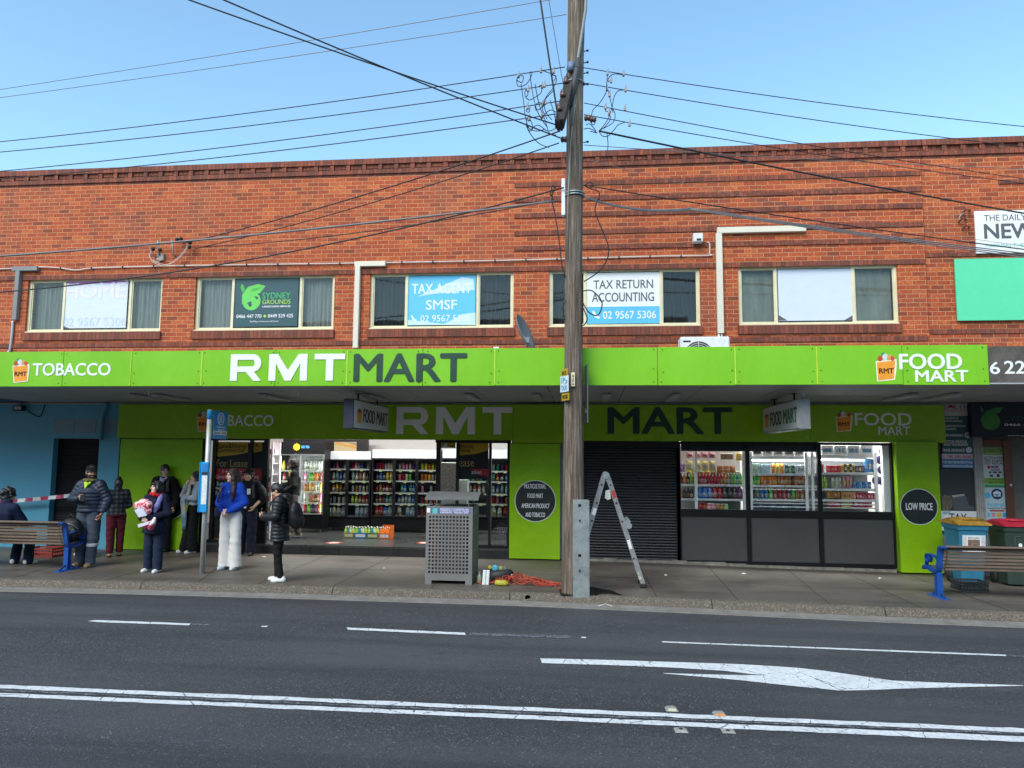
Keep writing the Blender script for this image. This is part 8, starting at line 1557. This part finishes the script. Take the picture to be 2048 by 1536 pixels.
    # woman leaning by the wall with a long scarf
    p, h = stand_at(377, 1106, 943, 388); J = dict(pel=(0, .06, .92), wst=(0, .075, 1.08), chs=(0, .10, 1.28), nek=(0, .11, 1.45), head=(0, .075, 1.60), shL=(.165, .10, 1.40), shR=(-.165, .10, 1.40), hpL=(.085, .05, .89), hpR=(-.085, .05, .89), knL=(.09, .03, .49), knR=(-.09, .0, .49), anL=(.10, .04, .09), anR=(-.09, -.06, .09), elR=(-.20, -.10, 1.20), wrR=(-.05, -.10, 1.43), hdR=(.25, .1, 1), pnR=(.2, 1, 0), elL=(.22, .0, 1.16), wrL=(-.03, -.13, 1.17), hdL=(-1, -.1, 0), pnL=(0, 1, 0), curl=.7)
    P = Person('woman leaning by the doorway in a grey hoodie with a long pale tasselled scarf', p, -.75, h/1.0, 'light', -.15, -.08, J=J, group=g); P.body(); P.top('hoodie', CL('hoodie_grey', (.30, .33, .37), v=.15), 1.02, .022, sleeve=.93, hood=False, collar=.02); P.legs(BLK, (.10, .095, .11), .04, 1.08); P.shoes(WHT); P.hair('long', HAIR, 0)
    P.blob('hood', CL('hoodie_grey', (0, 0, 0)), lambda F: F.ell((0, .2, 1.43), (.12, .06, .09), .03), .011, .004)
    sm, t, b_ = _new('scarf_stripes'); v = coords(t); sp_ = t.nodes.new('ShaderNodeSeparateXYZ'); t.links.new(v, sp_.inputs[0]); t.links.new(ramp(t, mathn(t, 'MULTIPLY', sp_.outputs[2], .6), [(.0, (.30, .36, .36)), (.40, (.10, .20, .28)), (.46, (.30, .37, .40)), (.52, (.50, .42, .32)), (.60, (.20, .30, .42)), (.70, (.42, .40, .36)), (.80, (.54, .45, .36))]), b_.inputs['Base Color']); b_.inputs['Roughness'].default_value = .95; bump(t, b_, noise(t, v, 120, 2), .5)
    P.blob('scarf', sm, lambda F: [F.cone((.08*math.cos(a), .085+.10*math.sin(a), 1.475), (.08*math.cos(a+.7), .085+.10*math.sin(a+.7), 1.475), .042, .042, .02) for a in np.arange(0, 6.3, .7)], .01, .008)
    for x, z in ((-.10, .62), (.03, .66)): P.strap('scarf_end', sm, [(x*.6, -.06, 1.45), (x, -.075, 1.25), (x-.02, -.15, 1.12), (x-.04, -.12, .9), (x-.05, -.10, z)], .13, .022); 
    b = MB()
    for x, z in ((-.15, .62), (-.02, .66)):
        for k in range(7): q = Vector((x-.06+.02*k, -.10, z))*P.sc; b.tube([q, q+Vector((rnd.uniform(-.01, .01), rnd.uniform(-.01, .01), -.16))*P.sc], .006, 5)
    b.build('tassels', sm, P.root, True)
    # man in dark clothes behind the woman in blue
    p, h = stand_at(492, 1110, 938, 488); P = Person('man in a black cap and black jacket with a white chest patch, hand in pocket', p, .02, h/1.0, 'tan', -.35, .03, J=dict(elL=(.285, .06, 1.15), elR=(-.26, .04, 1.13), wrL=(.185, -.10, .985), wrR=(-.22, -.04, .9), hdL=(-.5, -.3, -1), anL=(.12, -.02, .09), anR=(-.13, .05, .09)), group=g)
    P.body(); P.top('jacket', CL('black_soft', (.005, .006, .009)), .93, .028, girth=1.04, cuffL=.30, sleeve=.95, collar=.03); P.legs(NAVYC, (.105, .085, .085), .05); P.shoes(M('shoe_black', (0, 0, 0))); P.cap(BLK); P.hair('short')
    P.slab('chest_patch', M('patch_white', (.55, .55, .54), .7, var=.9, vs=45), [(.035, -.157, 1.33), (.105, -.15, 1.335), (.105, -.15, 1.22), (.035, -.157, 1.215)], .004); P.slab('belt_tag', M('tag_white', (.5, .5, .5), .6), [(-.02, -.15, 1.0), (.03, -.15, 1.0), (.03, -.15, .94), (-.02, -.15, .94)], .004)
    for x in (1,): P.strap('backpack_strap', M('nylon_black', (0, 0, 0)), [(.13*x, .10, 1.45), (.135*x, -.02, 1.49), (.15*x, -.14, 1.38), (.175*x, -.15, 1.15)], .05, .012)
    P.blob('backpack', M('nylon_black', (0, 0, 0)), lambda F: F.ell((.07, .24, 1.18), (.21, .10, .24), .05), .014)
    # man inside the shop
    p = at(584, 1070, 15.0); p.z = FLOOR; h = at(566, 919, 15.0).z-FLOOR; P = Person('bearded man in a dark jumper standing inside the shop before the lit fridge', p, -1.25, h/1.0, 'brown', -.15, .08, True, J=dict(elL=(.24, .04, 1.14), elR=(-.24, .02, 1.14), anL=(.09, .14, .10), anR=(-.1, -.12, .09), knL=(.1, .05, .49), knR=(-.1, -.06, .49), wrL=(.2, -.18, 1.0), wrR=(-.2, -.2, 1.02)))
    P.body(); P.top('jumper', CL('jumper_dark', (.012, .016, .014)), .92, .024, collar=.03); P.legs(CL('taupe', (.10, .085, .075)), (.10, .078, .07), .07); P.shoes(M('shoe_sand', (.30, .25, .17), .6, var=.4, vs=20), WHT); P.hair('short')
    # man in the cap
    p, h = stand_at(166, 1131, 926, 190); p = foot(172, 1133); P = Person('man in a navy quilted jacket and black cap with a yellow collar, holding a phone', p, .06, h/1.03, 'brown', .85, .06, True, J=dict(elL=(.285, .05, 1.13), elR=(-.30, .0, 1.16), wrL=(.25, -.06, .90), wrR=(-.07, -.245, 1.17), hdR=(1, -.2, .05), pnR=(0, 1, .2), hdL=(-.1, -.3, -1), curl=.85, anL=(.09, -.03, .09), anR=(-.13, .02, .09), ftL=(.1, -1, 0)), group=g)
    P.body(); P.top('puffer_jacket', M('puffer_navy', (.008, .017, .042), .55, var=.25, bmp=.3, bs=40), .93, .028, .014, .062, girth=1.12, wr=.004, collar=.03, sleeve=.95); P.legs(CL('jeans_grey', (.055, .07, .10), v=.35, vs=6), (.115, .09, .082), .05); P.shoes(M('boot_tan', (.30, .19, .12), .7)); P.cap(BLK); P.hair('short')
    P.blob('safety_collar', M('hi_vis', (.50, .80, .02), .6), lambda F: F.cone((0, -.125, 1.41), (0, -.165, 1.345), .034, .010, .01).cone((-.04, -.10, 1.44), (0, -.14, 1.38), .02, .02, .01).cone((.04, -.10, 1.44), (0, -.14, 1.38), .02, .02, .01), .008); P.blob('neck_scarf', CL('camo', (.16, .13, .05), v=.9, vs=40), lambda F: [F.cone((.085*math.cos(a), -.02+.095*math.sin(a), 1.475), (.085*math.cos(a+.8), -.02+.095*math.sin(a+.8), 1.475), .028, .028, .015) for a in np.arange(0, 6.3, .8)], .009, .004)
    P.blob('reflective_band', M('reflective', (.45, .48, .52), .4), lambda F: F.cone((.098, -.015, .40), (.097, -.017, .345), .094, .093, .006).below(.345).above(.40), .008); P.slab('phone', PHONE, [(.0, -.29, 1.13), (.09, -.30, 1.13), (.09, -.285, 1.235), (.0, -.275, 1.235)], .012)
    # woman with the bun
    p, h = stand_at(228, 1113, 948, 226); pl, t, b_ = _new('plaid_dark'); v = coords(t, (9, 9, 9)); sp_ = t.nodes.new('ShaderNodeSeparateXYZ'); t.links.new(v, sp_.inputs[0]); sx = mathn(t, 'SIGN', mathn(t, 'SINE', mathn(t, 'MULTIPLY', sp_.outputs[0], 9.))); sz = mathn(t, 'SIGN', mathn(t, 'SINE', mathn(t, 'MULTIPLY', sp_.outputs[2], 9.))); t.links.new(ramp(t, mathn(t, 'ADD', mathn(t, 'MULTIPLY', mathn(t, 'ADD', sx, sz), .25), .5), [(.1, (.006, .008, .011)), (.5, (.016, .022, .03)), (.95, (.05, .06, .072))]), b_.inputs['Base Color']); b_.inputs['Roughness'].default_value = .95
    J = dict(elL=(.24, -.03, 1.13), elR=(-.24, -.03, 1.13), wrL=(.12, -.24, 1.06), wrR=(-.12, -.24, 1.06), hdL=(-.4, -1, 0), hdR=(.4, -1, 0), anL=(.10, .06, .09), anR=(-.10, -.05, .09), knL=(.10, .0, .49), knR=(-.10, -.06, .49), pel=(0, .03, .93))
    P = Person('woman with a hair bun in a dark plaid jacket and burgundy trousers, turned away', p, PI+.65, h/1.06, 'brown', .25, .1, J=J, group=g); P.body(); P.top('plaid_jacket', pl, .93, .03, girth=1.05, wr=.009, collar=.035); P.legs(CL('burgundy', (.10, .012, .024), v=.2), (.115, .082, .075), .09, 1.02, seat=(.16, .125)); P.hair('bun')
    for a in 'LR': an = np.array(P.J['an'+a]); P.blob('thong_sandal', [BLK, M('thong_yellow', (.62, .42, .03), .5)], lambda F: F.ell(an*(1, 1, 0)+(0, -.04, .012), (.050, .14, .016), .02).chain([an*(1, 1, 0)+(-.045, -.06, .03), an*(1, 1, 0)+(0, -.10, .06), an*(1, 1, 0)+(.045, -.06, .03)], [.012, .016, .012], .01).below(.002), .008, 0, lambda c: (c[:, 2] > .028).astype(int))
    # person half hidden behind the man in the cap
    p, h = foot(168, 1113), 1.42; P = Person('person in tan trousers and a magenta top, mostly hidden behind the man in the cap', p, -PI/2, h, 'tan', 0, .2, J=dict(anL=(.08, .22, .12), anR=(-.08, -.16, .09), knL=(.09, .04, .50), knR=(-.09, -.14, .50), elR=(-.24, .02, 1.14), wrR=(-.20, -.22, 1.10), hdR=(0, -1, 0), pnR=(0, 0, -1), elL=(.24, .1, 1.14)), group=g); P.body(); P.top('magenta_top', CL('magenta', (.28, .015, .13)), .95, .024); P.legs(CL('tan_cotton', (.26, .21, .15)), (.10, .085, .085), .07); P.shoes(M('shoe_cream', (.55, .50, .42), .6), WHT); P.hair('short')
    # person seated on the bench, back to the road
    q = foot(127, 1142); sy = q.y-.08+.30; xx = at(10, 1050, sy).x; J = dict(pel=(0, .02, .52), wst=(0, .05, .66), chs=(0, .03, .88), nek=(0, -.02, 1.05), head=(.04, -.07, 1.19), shL=(.18, .03, .99), shR=(-.18, .03, .99), hpL=(.09, -.02, .52), hpR=(-.09, -.02, .52), knL=(.11, -.42, .50), knR=(-.12, -.42, .50), anL=(.12, -.36, .09), anR=(-.14, -.38, .09), elL=(.25, -.08, .76), elR=(-.25, -.08, .76), wrL=(.12, -.30, .68), wrR=(-.12, -.30, .68), hdL=(0, -1, 0), hdR=(0, -1, 0), pnL=(0, 0, -1), pnR=(0, 0, -1), seat=1)
    P = Person('person with black curly hair in a navy jacket seated with their back to the road', (xx, sy, path_z(xx, sy)), PI-.1, 1.72, 'tan', -.2, .15, J=J, group=g); P.body(); P.top('jacket', CL('jacket_navy', (.010, .016, .045)), .50, .03, collar=.03); P.legs(CL('jeans_navy', (0, 0, 0)), (.10, .08, .075), .06, .66); P.shoes(WHT); P.hair('curly')
    # backpack left standing on the bench end
    c = Vector((at(143, 1060, q.y+.30).x, q.y-.08+.36, path_z(q.x, q.y)+.432)); T = thing('backpack', 'black backpack with grey green pockets standing on the bench end', 'backpack', c, .2); WL[T.name] = Vector((0, 0, 0))
    F = Field().ell((0, 0, .20), (.19, .13, .21), .04).ell((0, -.09, .12), (.15, .07, .11), .03).below(.002); skin_obj(F.mesh(.011, .006, 24, 4), 'bag_body', M('nylon_black', (0, 0, 0)), T); F = Field().ell((-.06, -.13, .20), (.06, .035, .10), .02).ell((.09, -.12, .15), (.05, .03, .09), .02).below(.01); skin_obj(F.mesh(.009, .004, 30, 2), 'pocket', M('pocket_green', (.03, .04, .035), .6, var=.5, vs=20), T)
    b = MB(); b.tube(smooth_path([(-.05, -.02, .40), (0, -.02, .46), (.05, -.02, .40)]), .010, 7); b.build('handle', RUB, T, True); b = MB(); b.tube(smooth_path([(-.17, -.06, .30), (-.05, -.14, .33), (.08, -.14, .30), (.16, -.07, .22)]), .007, 6); b.build('zip', GALV, T, True)
people()
